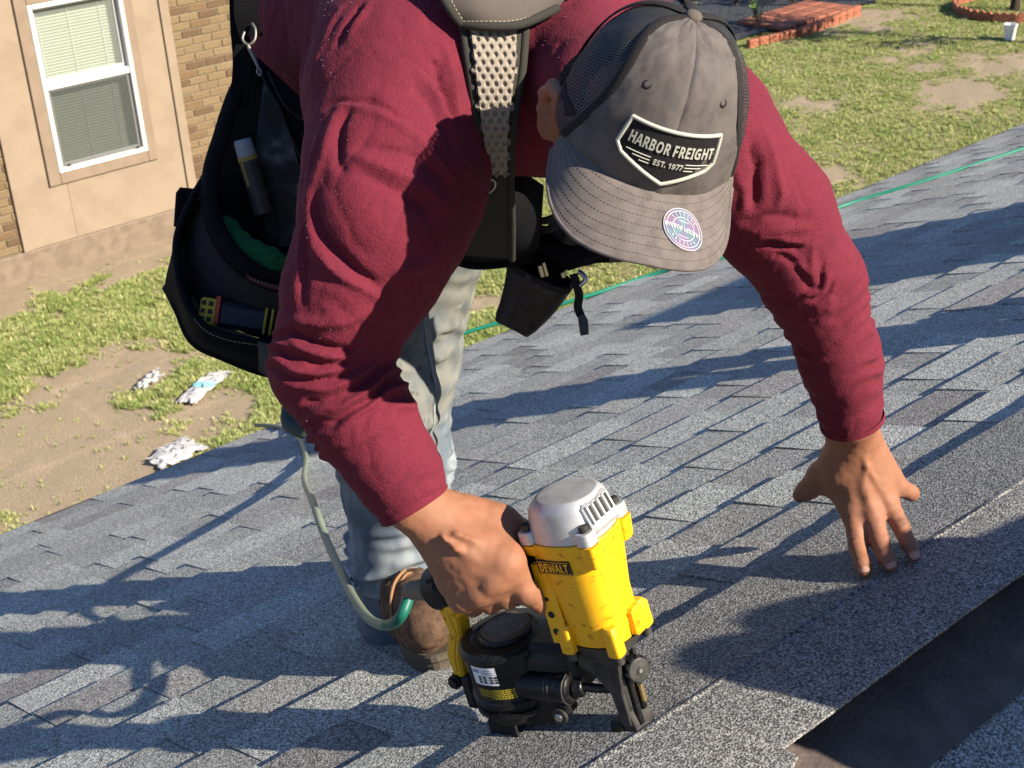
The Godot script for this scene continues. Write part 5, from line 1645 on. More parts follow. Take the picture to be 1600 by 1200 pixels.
func left_hand() -> Dictionary:
	var vd := Vector3(-0.5, 0.55, 0.67)    # towards the sun side of the hand's back
	var W := Vector3(0.4862, 0.1647, -0.0977)
	var flatn := (Vector3(0.3133, 0.2771, 0.028) - W).normalized()
	var b := []
	b.append([L_CUFF, W, 0.034, 0.030, 0.015, flatn, 0.74])
	b.append([Vector3(0.4789, 0.1469, -0.1068), Vector3(0.4719, 0.1013, -0.1055), 0.022, 0.024, 0.02])
	b.append([Vector3(0.5008, 0.1452, -0.0879), Vector3(0.5184, 0.0915, -0.0686), 0.021, 0.020, 0.02])
	b.append([W, Vector3(0.4937, 0.0966, -0.0818), 0.028, 0.024, 0.02])
	# knuckles: index (picture left) to little finger
	var K := [Vector3(0.4703, 0.0562, -0.0786), Vector3(0.4808, 0.0609, -0.0585), Vector3(0.5054, 0.0657, -0.0501), Vector3(0.5382, 0.0722, -0.0589)]
	var mid := [Vector3(0.4417, 0.0266, -0.0489), Vector3(0.4586, 0.035, -0.026), Vector3(0.4945, 0.0452, -0.0203), Vector3(0.5568, 0.0588, -0.0526)]
	var dis := [Vector3(0.4229, 0.0172, -0.0269), Vector3(0.4433, 0.0275, -0.0051), Vector3(0.4814, 0.0339, 0.0019), Vector3(0.5646, 0.0521, -0.0535)]
	var tip := [Vector3(0.4133, 0.014, -0.0154), Vector3(0.4373, 0.0222, 0.0076), Vector3(0.4752, 0.0246, 0.017), Vector3(0.5707, 0.0463, -0.0564)]
	var rad := [[0.0152, 0.0121, 0.0106, 0.0090], [0.0155, 0.0124, 0.0108, 0.0092], [0.0145, 0.0114, 0.0102, 0.0088], [0.0128, 0.0110, 0.0102, 0.0092]]
	var wr := [Vector3(0.4796, 0.1328, -0.1046), Vector3(0.4856, 0.135, -0.0925), Vector3(0.4961, 0.1333, -0.0857), Vector3(0.5096, 0.126, -0.083)]
	for q in 4:
		b.append([wr[q], K[q], 0.017, 0.0150, 0.014])
		b.append([K[q], mid[q], rad[q][0], rad[q][1], 0.006])
		b.append([mid[q], dis[q], rad[q][1], rad[q][2], 0.005])
		b.append([dis[q], tip[q], rad[q][2], rad[q][3], 0.005])
		# extensor tendon and knuckle bump
		b.append([wr[q] + flatn * 0.0165, K[q] + flatn * 0.0125, 0.0030, 0.0052, 0.007])
		b.append([K[q] + flatn * 0.006, K[q] + flatn * 0.007, 0.0118, 0.0118, 0.006])
		if q < 3: b.append([mid[q] + flatn * 0.003, mid[q] + flatn * 0.0035, 0.0098, 0.0098, 0.004])
	# thumb, out to the left and back
	var T := [Vector3(0.4786, 0.1184, -0.1179), Vector3(0.4736, 0.0836, -0.1361), Vector3(0.4639, 0.0614, -0.1516), Vector3(0.4582, 0.0512, -0.1599)]
	b += chain(T, [0.021, 0.0165, 0.0125, 0.0105], 0.012)
	b.append([T[1], K[0], 0.012, 0.012, 0.020])
	# a vein or two
	b += chain([Vector3(0.4714, 0.1526, -0.0734), Vector3(0.4739, 0.128, -0.0646), Vector3(0.4862, 0.0951, -0.0512)], [0.003, 0.0034, 0.002], 0.004)
	b += chain([Vector3(0.4739, 0.128, -0.0646), Vector3(0.4681, 0.0937, -0.0665)], [0.003, 0.002], 0.004)
	for q in 4:
		if q < 3: grubby.append([mid[q], 0.014, 0.62])
		grubby.append([K[q], 0.012, 0.25])
	grubby.append([T[3], 0.016, 0.85])
	for q in 3: nail(tip[q], dis[q], flatn + Vector3(-0.05, 0.25, 0.1), 0.0060, 0.0076)
	var s := skin(b, 0.0030)
	skin_smooth(s, 1, 0.35)
	skin_push(s, func(p: Vector3, n: Vector3) -> float:
		var h := 0.0004 * noise2.get_noise_3d(p.x * 90.0, p.y * 90.0, p.z * 90.0)
		for q in 3:
			# creases over the finger joints
			for o in [-0.004, 0.0, 0.004]:
				var ax: Vector3 = (dis[q] - K[q]).normalized()
				var t: float = (p - mid[q]).dot(ax) - o
				if p.distance_to(mid[q]) < 0.02: h -= 0.0008 * exp(-t * t / 0.0000012)
		return h)
	return s

func right_hand() -> Dictionary:
	var W := Vector3(-0.1279, 0.2484, -0.1923)
	var flatn := (Vector3(-0.2356, 0.3604, -0.0419) - W).normalized()
	var b := []
	b.append([R_CUFF, W, 0.034, 0.029, 0.015, flatn, 0.80])
	b.append([Vector3(-0.1124, 0.2569, -0.1993), Vector3(-0.0822, 0.2375, -0.1841), 0.023, 0.022, 0.02])
	b.append([W, Vector3(-0.1176, 0.2303, -0.151), 0.029, 0.027, 0.02])
	b.append([Vector3(-0.1283, 0.2285, -0.1944), Vector3(-0.1255, 0.1928, -0.177), 0.024, 0.024, 0.02])
	var K := [Vector3(-0.0994, 0.2213, -0.119), Vector3(-0.1155, 0.2028, -0.1235), Vector3(-0.1251, 0.1856, -0.1378), Vector3(-0.1333, 0.1712, -0.1585)]
	var mid := [Vector3(-0.0826, 0.1792, -0.1076), Vector3(-0.0934, 0.1668, -0.1288), Vector3(-0.1024, 0.1541, -0.1482), Vector3(-0.1102, 0.1433, -0.1694)]
	var dis := [Vector3(-0.0597, 0.1536, -0.1074), Vector3(-0.0629, 0.1449, -0.1505), Vector3(-0.073, 0.1339, -0.1691), Vector3(-0.0835, 0.1256, -0.1897)]
	var tip := [Vector3(-0.0414, 0.1435, -0.1133), Vector3(-0.0504, 0.1447, -0.1717), Vector3(-0.0606, 0.1348, -0.1882), Vector3(-0.0736, 0.1281, -0.2061)]
	var wr := [Vector3(-0.1196, 0.2422, -0.1673), Vector3(-0.1271, 0.236, -0.1666), Vector3(-0.132, 0.2271, -0.1694), Vector3(-0.1341, 0.218, -0.1769)]
	for q in 4:
		var r := 0.0165 - 0.001 * q
		b.append([wr[q], K[q], 0.019, 0.0165, 0.016])
		b.append([K[q], mid[q], r, r - 0.0025, 0.006])
		b.append([mid[q], dis[q], r - 0.0025, r - 0.004, 0.005])
		b.append([dis[q], tip[q], r - 0.004, r - 0.006, 0.005])
		b.append([K[q] + flatn * 0.004, K[q] + flatn * 0.005, 0.0125, 0.0125, 0.008])
		b.append([wr[q] + flatn * 0.0165, K[q] + flatn * 0.0115, 0.0030, 0.0052, 0.007])
	# thumb: over the back of the grip, behind the tool's body
	b += chain([Vector3(-0.0938, 0.2452, -0.1839), Vector3(-0.0665, 0.2326, -0.1653), Vector3(-0.0429, 0.2117, -0.1501), Vector3(-0.0252, 0.1895, -0.1433)], [0.024, 0.0205, 0.0155, 0.012], 0.016)
	b.append([Vector3(-0.0791, 0.2322, -0.1638), K[0], 0.018, 0.015, 0.025])
	b += chain([Vector3(-0.1516, 0.2593, -0.1611), Vector3(-0.1445, 0.2475, -0.1436), Vector3(-0.1315, 0.2356, -0.1313)], [0.0028, 0.0032, 0.002], 0.006)
	b += chain([Vector3(-0.1394, 0.2603, -0.1518), Vector3(-0.127, 0.254, -0.1348)], [0.0028, 0.002], 0.006)
	for q in 4: grubby.append([mid[q], 0.02, 0.35])
	var s := skin(b, 0.0030)
	skin_smooth(s, 1, 0.35)
	skin_push(s, func(p: Vector3, n: Vector3) -> float: return 0.0005 * noise2.get_noise_3d(p.x * 80.0, p.y * 80.0, p.z * 80.0))
	return s

func build_boot(who: Node3D, back: Transform3D, called: String, heel: Vector3, toe: Vector3, lift: float, laced: bool) -> void:
	var d := (toe - heel).normalized()
	var up := RN.lerp(Vector3.UP, 0.15).normalized()
	var side := d.cross(up).normalized()
	up = side.cross(d).normalized()
	var L := 0.295
	var o := toe - d * L                                  # heel end of the sole
	var P := func(x: float, y: float, z: float) -> Vector3: return o + side * x + up * y + d * z
	var b := []
	b.append([P.call(0, 0.055, 0.045), P.call(-0.012, 0.115, 0.052), 0.043, 0.044, 0.02])
	b.append([P.call(0, 0.060, 0.06), P.call(0, 0.070, 0.16), 0.042, 0.042, 0.03])
	b.append([P.call(0, 0.100, 0.08), P.call(0, 0.072, 0.19), 0.036, 0.036, 0.03])
	b.append([P.call(0.012, 0.054, 0.17), P.call(0.006, 0.058, 0.245), 0.038, 0.039, 0.03])
	b.append([P.call(-0.012, 0.054, 0.17), P.call(-0.006, 0.058, 0.245), 0.038, 0.039, 0.03])
	b.append([P.call(0, 0.0, 0.04), P.call(0, 0.0, 0.28), 0.03, 0.03, -0.004])
	var s := skin(b, 0.006)
	skin_smooth(s, 1, 0.5)
	skin_divide(s)
	skin_push(s, func(p: Vector3, n: Vector3) -> float:
		var q: Vector3 = p - o
		var z := q.dot(d)
		var y := q.dot(up)
		var h := 0.002 * noise2.get_noise_3d(p.x * 25.0, p.y * 25.0, p.z * 25.0)
		h -= 0.0035 * exp(-pow((z - 0.195 + y * 0.2) / 0.006, 2.0))          # flex creases across the vamp
		h -= 0.003 * exp(-pow((z - 0.172 + y * 0.25) / 0.006, 2.0))
		h -= 0.002 * exp(-pow((y - 0.075 + (z - 0.21) * 0.6) / 0.003, 2.0)) if z > 0.12 else 0.0
		return h)
	var bt := Node3D.new()
	bt.name = called
	who.add_child(bt, true)
	bt.transform = back
	obj("upper", skin_mesh([s]), M.boot, bt)
	# welted sole with a heel block
	var outl := PackedVector2Array()
	for k in 40:
		var a := TAU * k / 40.0
		var z := 0.5 - 0.5 * cos(a)
		var half := 0.036 + 0.014 * smoothstep(0.35, 0.75, z) - 0.006 * smoothstep(0.3, 0.15, z)
		var e := pow(absf(sin(a)), 0.55) * signf(sin(a))
		outl.push_back(Vector2(e * half, z * (L + 0.012) - 0.006))
	for lay in [[0.018, 0.030, 1.0, "welt"], [0.0, 0.0175, 0.97, "sole"]]:
		var m := mb()
		m.xf = Transform3D(Basis(side, d, up), o)
		var pl := PackedVector2Array()
		for v in outl: pl.push_back(Vector2(v.x * lay[2], v.y))
		m.extrude(pl, lay[0], lay[1], 0.003)
		obj(lay[3], m, M.sole, bt)
	if laced:
		for q in 3:
			var z := 0.135 + q * 0.022
			var m := mb()
			m.tube(crv([P.call(-0.026, 0.106 - q * 0.005, z), P.call(0, 0.126 - q * 0.006, z + 0.008), P.call(0.026, 0.106 - q * 0.005, z + 0.014)], 5), 0.0024, 6)
			obj("lace", m, M.lace, bt)
			for e in [-1.0, 1.0]:
				var y := mb()
				y.xf = frame(P.call(0.028 * e, 0.108 - q * 0.005, z + 0.004), up + side * e * 0.8, d)
				y.lathe([Vector2(0.002, 0.0), Vector2(0.004, 0.002), Vector2(0.0055, 0.0)], 12)
				obj("eyelet", y, M.brass, bt)
		var m2 := mb()
		m2.tube(crv([P.call(0.0, 0.124, 0.155), P.call(0.020, 0.118, 0.170), P.call(0.036, 0.104, 0.188), P.call(0.046, 0.084, 0.205), P.call(0.050, 0.066, 0.212)], 6), 0.0026, 6)
		obj("lace", m2, M.lace, bt)
var CAMP: Vector3 = (Transform3D(Vector3(0.7555, -0.0573, 0.6527), Vector3(0.3248, 0.8979, -0.2971), Vector3(-0.569, 0.4364, 0.697), Vector3(-0.9369, 1.09, 0.9374))).origin

# ---------------------------------------------------------------- the trucker cap (cap axes: x to his left, y to the crown, -z to the brim)
const CAP_H := 0.124

func crown(phi: float, th: float, off := 0.0) -> Vector3:
	var c := pow(maxf(cos(th), 0.0), 0.72)
	var s := pow(maxf(sin(th), 0.0), 0.95)
	var a := 0.0895 + off
	var b: float = (0.096 if cos(phi) > 0.0 else 0.098) + off
	var front := maxf(cos(phi), 0.0)
	return Vector3(a * sin(phi) * c, (CAP_H + off) * s + 0.004 * front * sin(2.0 * th) - 0.008 * (1.0 - front) * cos(th), -b * cos(phi) * c)

func crown_y(phi: float, y: float, off := 0.0) -> Vector3:
	var lo := 0.0
	var hi := PI * 0.5
	for i in 18:
		var m := (lo + hi) * 0.5
		if crown(phi, m).y < y: lo = m
		else: hi = m
	return crown(phi, lo, off)

func brim_pt(x: float, z: float, off := 0.0) -> Vector3:
	var f := maxf(0.0, -z - 0.096 * sqrt(maxf(0.0, 1.0 - x * x / 0.0081)))
	return Vector3(x, 0.001 - (2.2 if x > 0.0 else 2.4) * x * x * smoothstep(0.0, 0.045, f) + 0.04 * x * smoothstep(0.0, 0.06, f) - f * 0.26 - f * f * 0.8 + off, z)

func dashes(m: MB, pts: Array, dash: float, gap: float, r: float, nrm: Vector3) -> void:
	var acc := 0.0
	for i in pts.size() - 1:
		var a: Vector3 = pts[i]
		var b: Vector3 = pts[i + 1]
		var L := a.distance_to(b)
		acc += L
		if acc >= dash + gap:
			acc = 0.0
			var d := (b - a).normalized()
			m.tube([a - d * dash * 0.5, a, a + d * dash * 0.5], [r * 0.6, r, r * 0.6], 5, true)

func resample(pts: Array, step: float) -> Array:
	var out := [pts[0]]
	var carry := 0.0
	for i in pts.size() - 1:
		var a: Vector3 = pts[i]
		var b: Vector3 = pts[i + 1]
		var L := a.distance_to(b)
		var t := step - carry
		while t < L:
			out.append(a.lerp(b, t / L))
			t += step
		carry = L - (t - step)
	return out

# the front panels narrow above the brim corners
func panel_edge(t: float) -> float:
	return deg_to_rad(67.0 - 19.0 * sin(PI * minf(t * 1.15, 1.0)))

func cap_place(x: float, y: float, off: float) -> Vector3:
	# patch axes on the front of the crown: x to his left, y up
	return crown_y(x * 1.11 / 0.098 + 0.02, 0.034 + y * 1.03, 0.0012 + off)

func build_cap() -> void:
	var who := get_node("person")
	var cap := Node3D.new()
	cap.name = "cap"
	who.add_child(cap)
	var T := Transform3D(Vector3(0.7948, -0.3248, 0.5653), Vector3(0.0475, 0.9178, 0.4606), Vector3(0.6503, 0.3299, -0.7246), Vector3(0.0501, 0.6852, -0.0407))
	cap.transform = Transform3D(T.basis, T.origin - (who as Node3D).position)
	tag(cap, "faded grey brown cap with black mesh back and a shield patch")
	var F := deg_to_rad(66.0)
	for sd in [[-F, 0.0], [0.0, F]]:
		var g := []
		for i in 25:
			var row := []
			for j in 25:
				var ph: float = lerpf(sd[0], sd[1], j / 24.0) * panel_edge(i / 24.0) / F
				var th := PI * 0.5 * i / 24.0
				var w := 0.0011 * noise2.get_noise_3d(ph * 3.0, th * 3.0, 1.0) + 0.0005 * noise2.get_noise_3d(ph * 9.0, th * 9.0, 4.0)
				row.append(crown(ph, th * 0.995, w - 0.0018 * exp(-ph * ph / 0.0006)))
			g.append(row)
		var m := mb()
		m.sheet(g, 0.0015)
		obj("front_panel", m, M.cap_cloth, cap)
	for sd in [[F, PI * 0.68], [PI * 0.68, PI], [PI, TAU - PI * 0.68], [TAU - PI * 0.68, TAU - F]]:
		var g := []
		for i in 25:
			var row := []
			for j in 17:
				var e0: float = panel_edge(i / 24.0) if is_equal_approx(sd[0], F) else sd[0]
				var e1: float = TAU - panel_edge(i / 24.0) if is_equal_approx(sd[1], TAU - F) else sd[1]
				var ph := lerpf(e0, e1, j / 16.0)
				row.append(crown(ph, PI * 0.5 * i / 24.0 * 0.995, -0.001 + 0.0012 * noise2.get_noise_3d(ph * 4.0, i * 0.2, 8.0)))
			g.append(row)
		var m := mb()
		m.sheet(g, 0.0, Vector2(absf(sd[1] - sd[0]) * 0.085 / 0.0062, 0.165 / 0.0062))
		obj("mesh_panel", m, M.mesh, cap)
	# tapes over the panel seams
	for ph in [F, -F, PI * 0.68, -PI * 0.68, PI]:
		var g := []
		for i in 30:
			var th := PI * 0.5 * i / 29.0 * 0.98
			var row := []
			for k in 5:
				var o := (k - 2) / 2.0
				var pe: float = signf(ph) * panel_edge(i / 29.0 * 0.98) if is_equal_approx(absf(ph), F) else ph
				row.append(crown(pe + o * 0.0042 / maxf(0.085 * pow(cos(th), 0.72), 0.012), th, 0.0008 + 0.0009 * (1.0 - o * o)))
			g.append(row)
		var m := mb()
		m.sheet(g, 0.001)
		obj("seam_tape", m, M.nylon_grey, cap)
		var st := mb()
		for e in [-1.0, 1.0]:
			var l := []
			for i in 60:
				var th2 := PI * 0.5 * i / 59.0 * 0.95
				var pe: float = signf(ph) * panel_edge(i / 59.0 * 0.95) if is_equal_approx(absf(ph), F) else ph
				l.append(crown(pe + e * 0.0028 / maxf(0.085 * pow(cos(th2), 0.72), 0.012), th2, 0.0018))
			dashes(st, resample(l, 0.0008), 0.0022, 0.0012, 0.00042, Vector3.UP)
		tag(obj("stitching", st, M.pad, cap), "", "", "", "stuff")
	var st0 := mb()
	for o in [-0.0052, 0.0052]:
		var l := []
		for i in 60:
			var th := PI * 0.5 * i / 59.0 * 0.95
			l.append(crown(o / maxf(0.085 * pow(cos(th), 0.72), 0.012), th, 0.0003))
		dashes(st0, resample(l, 0.0008), 0.0022, 0.0010, 0.0004, Vector3.UP)
	tag(obj("stitching", st0, M.thread_dark, cap), "", "", "", "stuff")
	var bt := mb()
	bt.xf = Transform3D(Basis(), crown(0, PI * 0.5, 0.001))
	bt.lathe([Vector2(0.0, 0.0058), Vector2(0.003, 0.0056), Vector2(0.0062, 0.0042), Vector2(0.0078, 0.0022), Vector2(0.0082, 0.0), Vector2(0.0078, -0.001)], 20, 1.0)
	obj("button", bt, M.pad, cap)
	for e in [[-0.50, 0.088], [0.50, 0.088]]:
		var p := crown_y(e[0], e[1], 0.0004)
		var n := (crown_y(e[0], e[1], 0.01) - crown_y(e[0], e[1], 0.0)).normalized()
		var m := mb()
		m.xf = frame(p, n, Vector3(0, 1, 0.3))
		m.lathe([Vector2(0.0018, -0.001), Vector2(0.0022, 0.0012), Vector2(0.0032, 0.0018), Vector2(0.0044, 0.0010), Vector2(0.0048, -0.0004)], 18, 1.2)
		obj("eyelet", m, M.nylon_grey, cap)
		var h := mb()
		h.xf = m.xf
		h.lathe([Vector2(0.0, 0.0003), Vector2(0.0022, 0.0002)], 12)
		obj("eyelet_hole", h, M.ink, cap)
	# sweatband inside
	var sw := mb()
	var gs := []
	for i in 3:
		var row := []
		for j in 49: row.append(crown(TAU * j / 48.0, 0.0, -0.003) + Vector3.UP * i * 0.015)
		gs.append(row)
	sw.sheet(gs, 0.001)
	obj("sweatband", sw, M.black_cloth, cap)
	# brim
	var g := []
	for i in 25:
		var row := []
		for j in 41:
			var a := lerpf(-PI * 0.5, PI * 0.5, j / 40.0)
			var inn := crown(lerpf(-1.16, 1.16, j / 40.0), 0.0, -0.0015)
			var out := Vector3(0.0885 * pow(absf(sin(a)), 0.86) * signf(sin(a)), 0, -(0.040 + 0.130 * pow(cos(a), 0.80)))
			var p := inn.lerp(out, i / 24.0)
			row.append(brim_pt(p.x, p.z, 0.0004 * noise2.get_noise_3d(p.x * 60.0, p.z * 60.0, 0.0)))
		g.append(row)
	var bm := mb()
	bm.sheet(g, 0.0034)
	obj("brim", bm, M.cap_brim, cap)
	var ed := mb()
	ed.tube(g[24].map(func(p): return p + Vector3(0, -0.0017, 0)), 0.0021, 8)
	obj("brim_edge", ed, M.cap_brim, cap)
	var bs := mb()
	for k in [4, 7, 10, 13, 16, 19, 22]:
		var l := []
		for j in range(1, 40): l.append(g[k][j] + Vector3(0, 0.0003, 0))
		dashes(bs, resample(l, 0.0008), 0.0024, 0.0014, 0.00028, Vector3.UP)
	tag(obj("stitching", bs, M.thread_dark, cap), "", "", "", "stuff")
	# shield patch
	var outl := [Vector2(-0.0445, 0.0255), Vector2(0.0445, 0.0265), Vector2(0.0440, 0.001), Vector2(0.0375, -0.006), Vector2(0.0008, -0.0225), Vector2(-0.042, -0.006), Vector2(-0.0485, 0.001)]
	var c := mb()
	var rows := []
	for i in 17:
		var row := []
		for j in 25:
			var v := 0.026 - 0.0482 * i / 16.0
			# width of the shield at this height
			var xl := -0.0445 + (0.026 - v) * -0.13
			var xr := 0.0445
			if v < 0.0:
				xl = lerpf(-0.048, 0.0005, pow(-v / 0.0222, 0.93))
				xr = lerpf(0.044, 0.0015, pow(-v / 0.0222, 0.93))
			row.append(cap_place(lerpf(xl, xr, j / 24.0), v, 0.0014 + 0.0004 * noise2.get_noise_3d(j, i, 0)))
		rows.append(row)
	c.sheet(rows, 0.0016)
	var patch := obj("patch", c, M.black_cloth, cap)
	var bd := mb()
	var lp := []
	for i in outl.size():
		var a: Vector2 = outl[i]
		var b: Vector2 = outl[(i + 1) % outl.size()]
		for k in 14:
			var q := a.lerp(b, k / 14.0)
			lp.append(cap_place(q.x, q.y, 0.0016))
	lp.append(lp[0])
	lp.append(lp[1])
	bd.tube(lp, 0.0019, 8, false)
	obj("patch_border", bd, M.thread_pale, patch)
	obj("lettering", lettering("HARBOR FREIGHT", 0.0098, 0.0800, 0.0011, true, func(x, y, z): return cap_place(x, 0.0105 + y + 0.00 * x, 0.0014 + z)), M.thread_pale, patch)
	obj("lettering", lettering("EST. 1977", 0.0050, 0.0270, 0.0009, true, func(x, y, z): return cap_place(x + 0.001, -0.0035 + y, 0.0014 + z)), M.thread_pale, patch)
	for s in [-1.0, 1.0]:
		for k in 3:
			var m := mb()
			var x0: float = s * 0.0160
			var x1: float = s * (0.0390 - k * 0.007)
			var l := []
			for q in 9: l.append(cap_place(lerpf(x0, x1, q / 8.0), -0.0005 - k * 0.0030, 0.0016))
			m.tube(l, 0.00055, 5)
			obj("patch_line", m, M.thread_pale, patch)
	# holographic sticker on the brim
	var so := Vector2(0.030, -0.128)
	var disc := mb()
	for i in 16:
		for j in 48:
			var q := []
			for k in [[i, j], [i + 1, j], [i + 1, j + 1], [i, j + 1]]:
				var r: float = 0.0205 * k[0] / 16.0
				var a: float = TAU * k[1] / 48.0
				q.append(brim_pt(so.x + r * cos(a), so.y + r * sin(a), 0.0009))
			var hue := fposmod(0.58 + 0.16 * sin(j / 48.0 * TAU * 3.0) + i * 0.012, 1.0)
			disc.col = Color.from_hsv(hue, 0.34, 0.34)
			disc.flat(q[0], q[1], q[2], Vector3.UP)
			disc.flat(q[0], q[2], q[3], Vector3.UP)
	var hol := StandardMaterial3D.new()
	hol.vertex_color_use_as_albedo = true
	hol.metallic = 0.7
	hol.roughness = 0.3
	var stk := obj("sticker", disc, hol, cap)
	for rr in [0.0198, 0.0172, 0.0112]:
		var m := mb()
		var l := []
		for k in 50: l.append(brim_pt(so.x + rr * cos(TAU * k / 48.0), so.y + rr * sin(TAU * k / 48.0), 0.0011))
		m.tube(l, 0.0005, 5, false)
		obj("sticker_ring", m, M.foil_print, stk)
	# band across the sticker
	obj("lettering", lettering("HARBOR FREIGHT", 0.0042, 0.0370, 0.0003, true, func(x, y, z): return brim_pt(so.x + x, so.y - y, 0.0012 + z)), M.foil_print, stk)
	for k in [-2, 2]:
		var m := mb()
		var w: float = 0.008 - absf(k) * 0.0012
		m.tube([brim_pt(so.x - w, so.y + k * 0.0026 + signf(k) * 0.0022, 0.0012), brim_pt(so.x + w, so.y + k * 0.0026 + signf(k) * 0.0022, 0.0012)], 0.0004, 5)
		obj("sticker_line", m, M.foil_print, stk)
	for k in 22:
		# worn ring of tiny lettering, unreadable
		var a := TAU * (k + 0.5) / 22.0
		if absf(sin(a)) < 0.42: continue
		var m := mb()
		m.xf = Transform3D(Basis(), Vector3.ZERO)
		m.tube([brim_pt(so.x + 0.0128 * cos(a), so.y + 0.0128 * sin(a), 0.0012), brim_pt(so.x + 0.0158 * cos(a + 0.05), so.y + 0.0158 * sin(a + 0.05), 0.0012)], 0.0006, 5)
		obj("sticker_mark", m, M.foil_print, stk)

# ---------------------------------------------------------------- tool rig: suspenders, belt, pouch, holster
func mbf() -> MB:
	var m := mb()
	m.face = Vector3(-0.57, 0.44, 0.70)
	return m

func tape_along(pts: Array, width: Vector3, thick: float, per := 6) -> MB:
	var m := mbf()
	var g := []
	for p in crv(pts, per): g.append([p - width * 0.5, p - width * 0.17, p + width * 0.17, p + width * 0.5])
	m.sheet(g, thick)
	return m

func build_tool_belt() -> void:
	var t := thing("tool_belt", "black tool belt with padded grey suspenders, a big open pouch and a leather holster", "tool belt", R_HIP)
	var loc := Transform3D(Basis(), -R_HIP)
	var add := func(called: String, m, mt: Material, par: Node = t) -> MeshInstance3D:
		var o := obj(called, m, mt, par)
		if par == t: o.transform = loc
		return o
	# shoulder yoke
	var yk := fine([[Vector3(0.0187, 0.8304, -0.3194), Vector3(0.0502, 0.8349, -0.2893), Vector3(0.1002, 0.8294, -0.2652), Vector3(0.174, 0.8142, -0.2355)], [Vector3(0.0127, 0.7937, -0.3012), Vector3(0.038, 0.7957, -0.2733), Vector3(0.0807, 0.7909, -0.2512), Vector3(0.1607, 0.7847, -0.2279)], [Vector3(0.0155, 0.7734, -0.2877), Vector3(0.0327, 0.7759, -0.2638), Vector3(0.071, 0.7726, -0.2448), Vector3(0.132, 0.7781, -0.2329)], [Vector3(0.0216, 0.7624, -0.2816), Vector3(0.0365, 0.7604, -0.2595), Vector3(0.0692, 0.7586, -0.2418), Vector3(0.1187, 0.7678, -0.2373)]], 7, 7)
	var m := mbf()
	m.sheet(yk, 0.010)
	add.call("shoulder_yoke", m, M.pad)
	var rim := []
	for i in yk.size(): rim.append(yk[i][0])
	for j in range(1, yk[0].size()): rim.append(yk[yk.size() - 1][j])
	var e := mb()
	e.tube(rim, 0.0052, 8, true, 1.0)
	add.call("yoke_binding", e, M.webbing)
	var st := mb()
	var inner := []
	for i in yk.size() - 3: inner.append(yk[i][2] + (CAMP - yk[i][2]).normalized() * 0.0012)
	for j in range(2, yk[0].size()): inner.append(yk[yk.size() - 4][j] + (CAMP - yk[yk.size() - 4][j]).normalized() * 0.0012)
	dashes(st, resample(inner, 0.0008), 0.0030, 0.0014, 0.0006, Vector3.UP)
	tag(add.call("stitching", st, M.thread), "", "", "", "stuff")
	# the strap that comes out below the yoke
	var L := [Vector3(0.0264, 0.7621, -0.2875), Vector3(0.0176, 0.7159, -0.2701), Vector3(0.0195, 0.6606, -0.2655), Vector3(0.0441, 0.5918, -0.2913), Vector3(0.0672, 0.515, -0.3506), Vector3(0.0866, 0.4517, -0.4099)]
	var R := [Vector3(0.0893, 0.7558, -0.2567), Vector3(0.0667, 0.7102, -0.2408), Vector3(0.0522, 0.6572, -0.2424), Vector3(0.0686, 0.5894, -0.2727), Vector3(0.1043, 0.5122, -0.3185), Vector3(0.1373, 0.4428, -0.3629)]
	var lc := crv(L, 8)
	var rc := crv(R, 8)
	var g := []
	for i in lc.size():
		var row := []
		for k in 9:
			var u := k / 8.0
			var p: Vector3 = lc[i].lerp(rc[i], u)
			row.append(p + (CAMP - p).normalized() * 0.007 * (1.0 - pow(2.0 * u - 1.0, 4.0)))
		g.append(row)
	m = mbf()
	m.sheet(g, 0.011)
	add.call("suspender_strap", m, M.webbing)
	for side in [lc, rc]:
		e = mb()
		e.tube(side.map(func(p): return p + (CAMP - p).normalized() * 0.0005), 0.0048, 8)
		add.call("strap_binding", e, M.webbing)
	# spacer foam with its dimples
	g = []
	var nu := 52
	var nv := 130
	for i in nv + 1:
		var row := []
		var fi := 0.3 + 24.0 * i / nv
		var a: Vector3 = lc[int(fi)].lerp(lc[mini(int(fi) + 1, lc.size() - 1)], fi - int(fi))
		var b: Vector3 = rc[int(fi)].lerp(rc[mini(int(fi) + 1, rc.size() - 1)], fi - int(fi))
		for k in nu + 1:
			var u := lerpf(0.13, 0.86, float(k) / nu)
			var p := a.lerp(b, u)
			var X := (u - 0.5) * a.distance_to(b)
			var Y := fi / 8.0 * 0.055
			var best := 1.0
			var rowi := floorf(Y / 0.0078)
			for dr in [0.0, 1.0]:
				var cy: float = (rowi + dr) * 0.0078
				var sh := 0.0047 if int(rowi + dr) % 2 == 0 else 0.0
				var cx := roundf((X - sh) / 0.0094) * 0.0094 + sh
				best = minf(best, Vector2((X - cx) / 0.9, Y - cy).length())
			var dim := smoothstep(0.0032, 0.0018, best)
			p += (CAMP - p).normalized() * (0.0105 + 0.0 * u - 0.0034 * dim)
			row.append(p)
		g.append(row)
	m = mbf()
	m.sheet(g, 0.005)
	add.call("spacer_panel", m, M.spacer)
	# ring where the strap ends
	e = mb()
	var ring := []
	for k in 17: ring.append(Vector3(0.0404, 0.5786, -0.2803) + Vector3(0.755, -0.057, 0.653) * 0.008 * cos(TAU * k / 15.0) + Vector3(0.3, 0.9, 0.3).normalized() * 0.009 * sin(TAU * k / 15.0))
	e.tube(ring, 0.0013, 6, false)
	add.call("ring", e, M.steel)
	# slack webbing and padding hanging below the chest
	m = mbf()
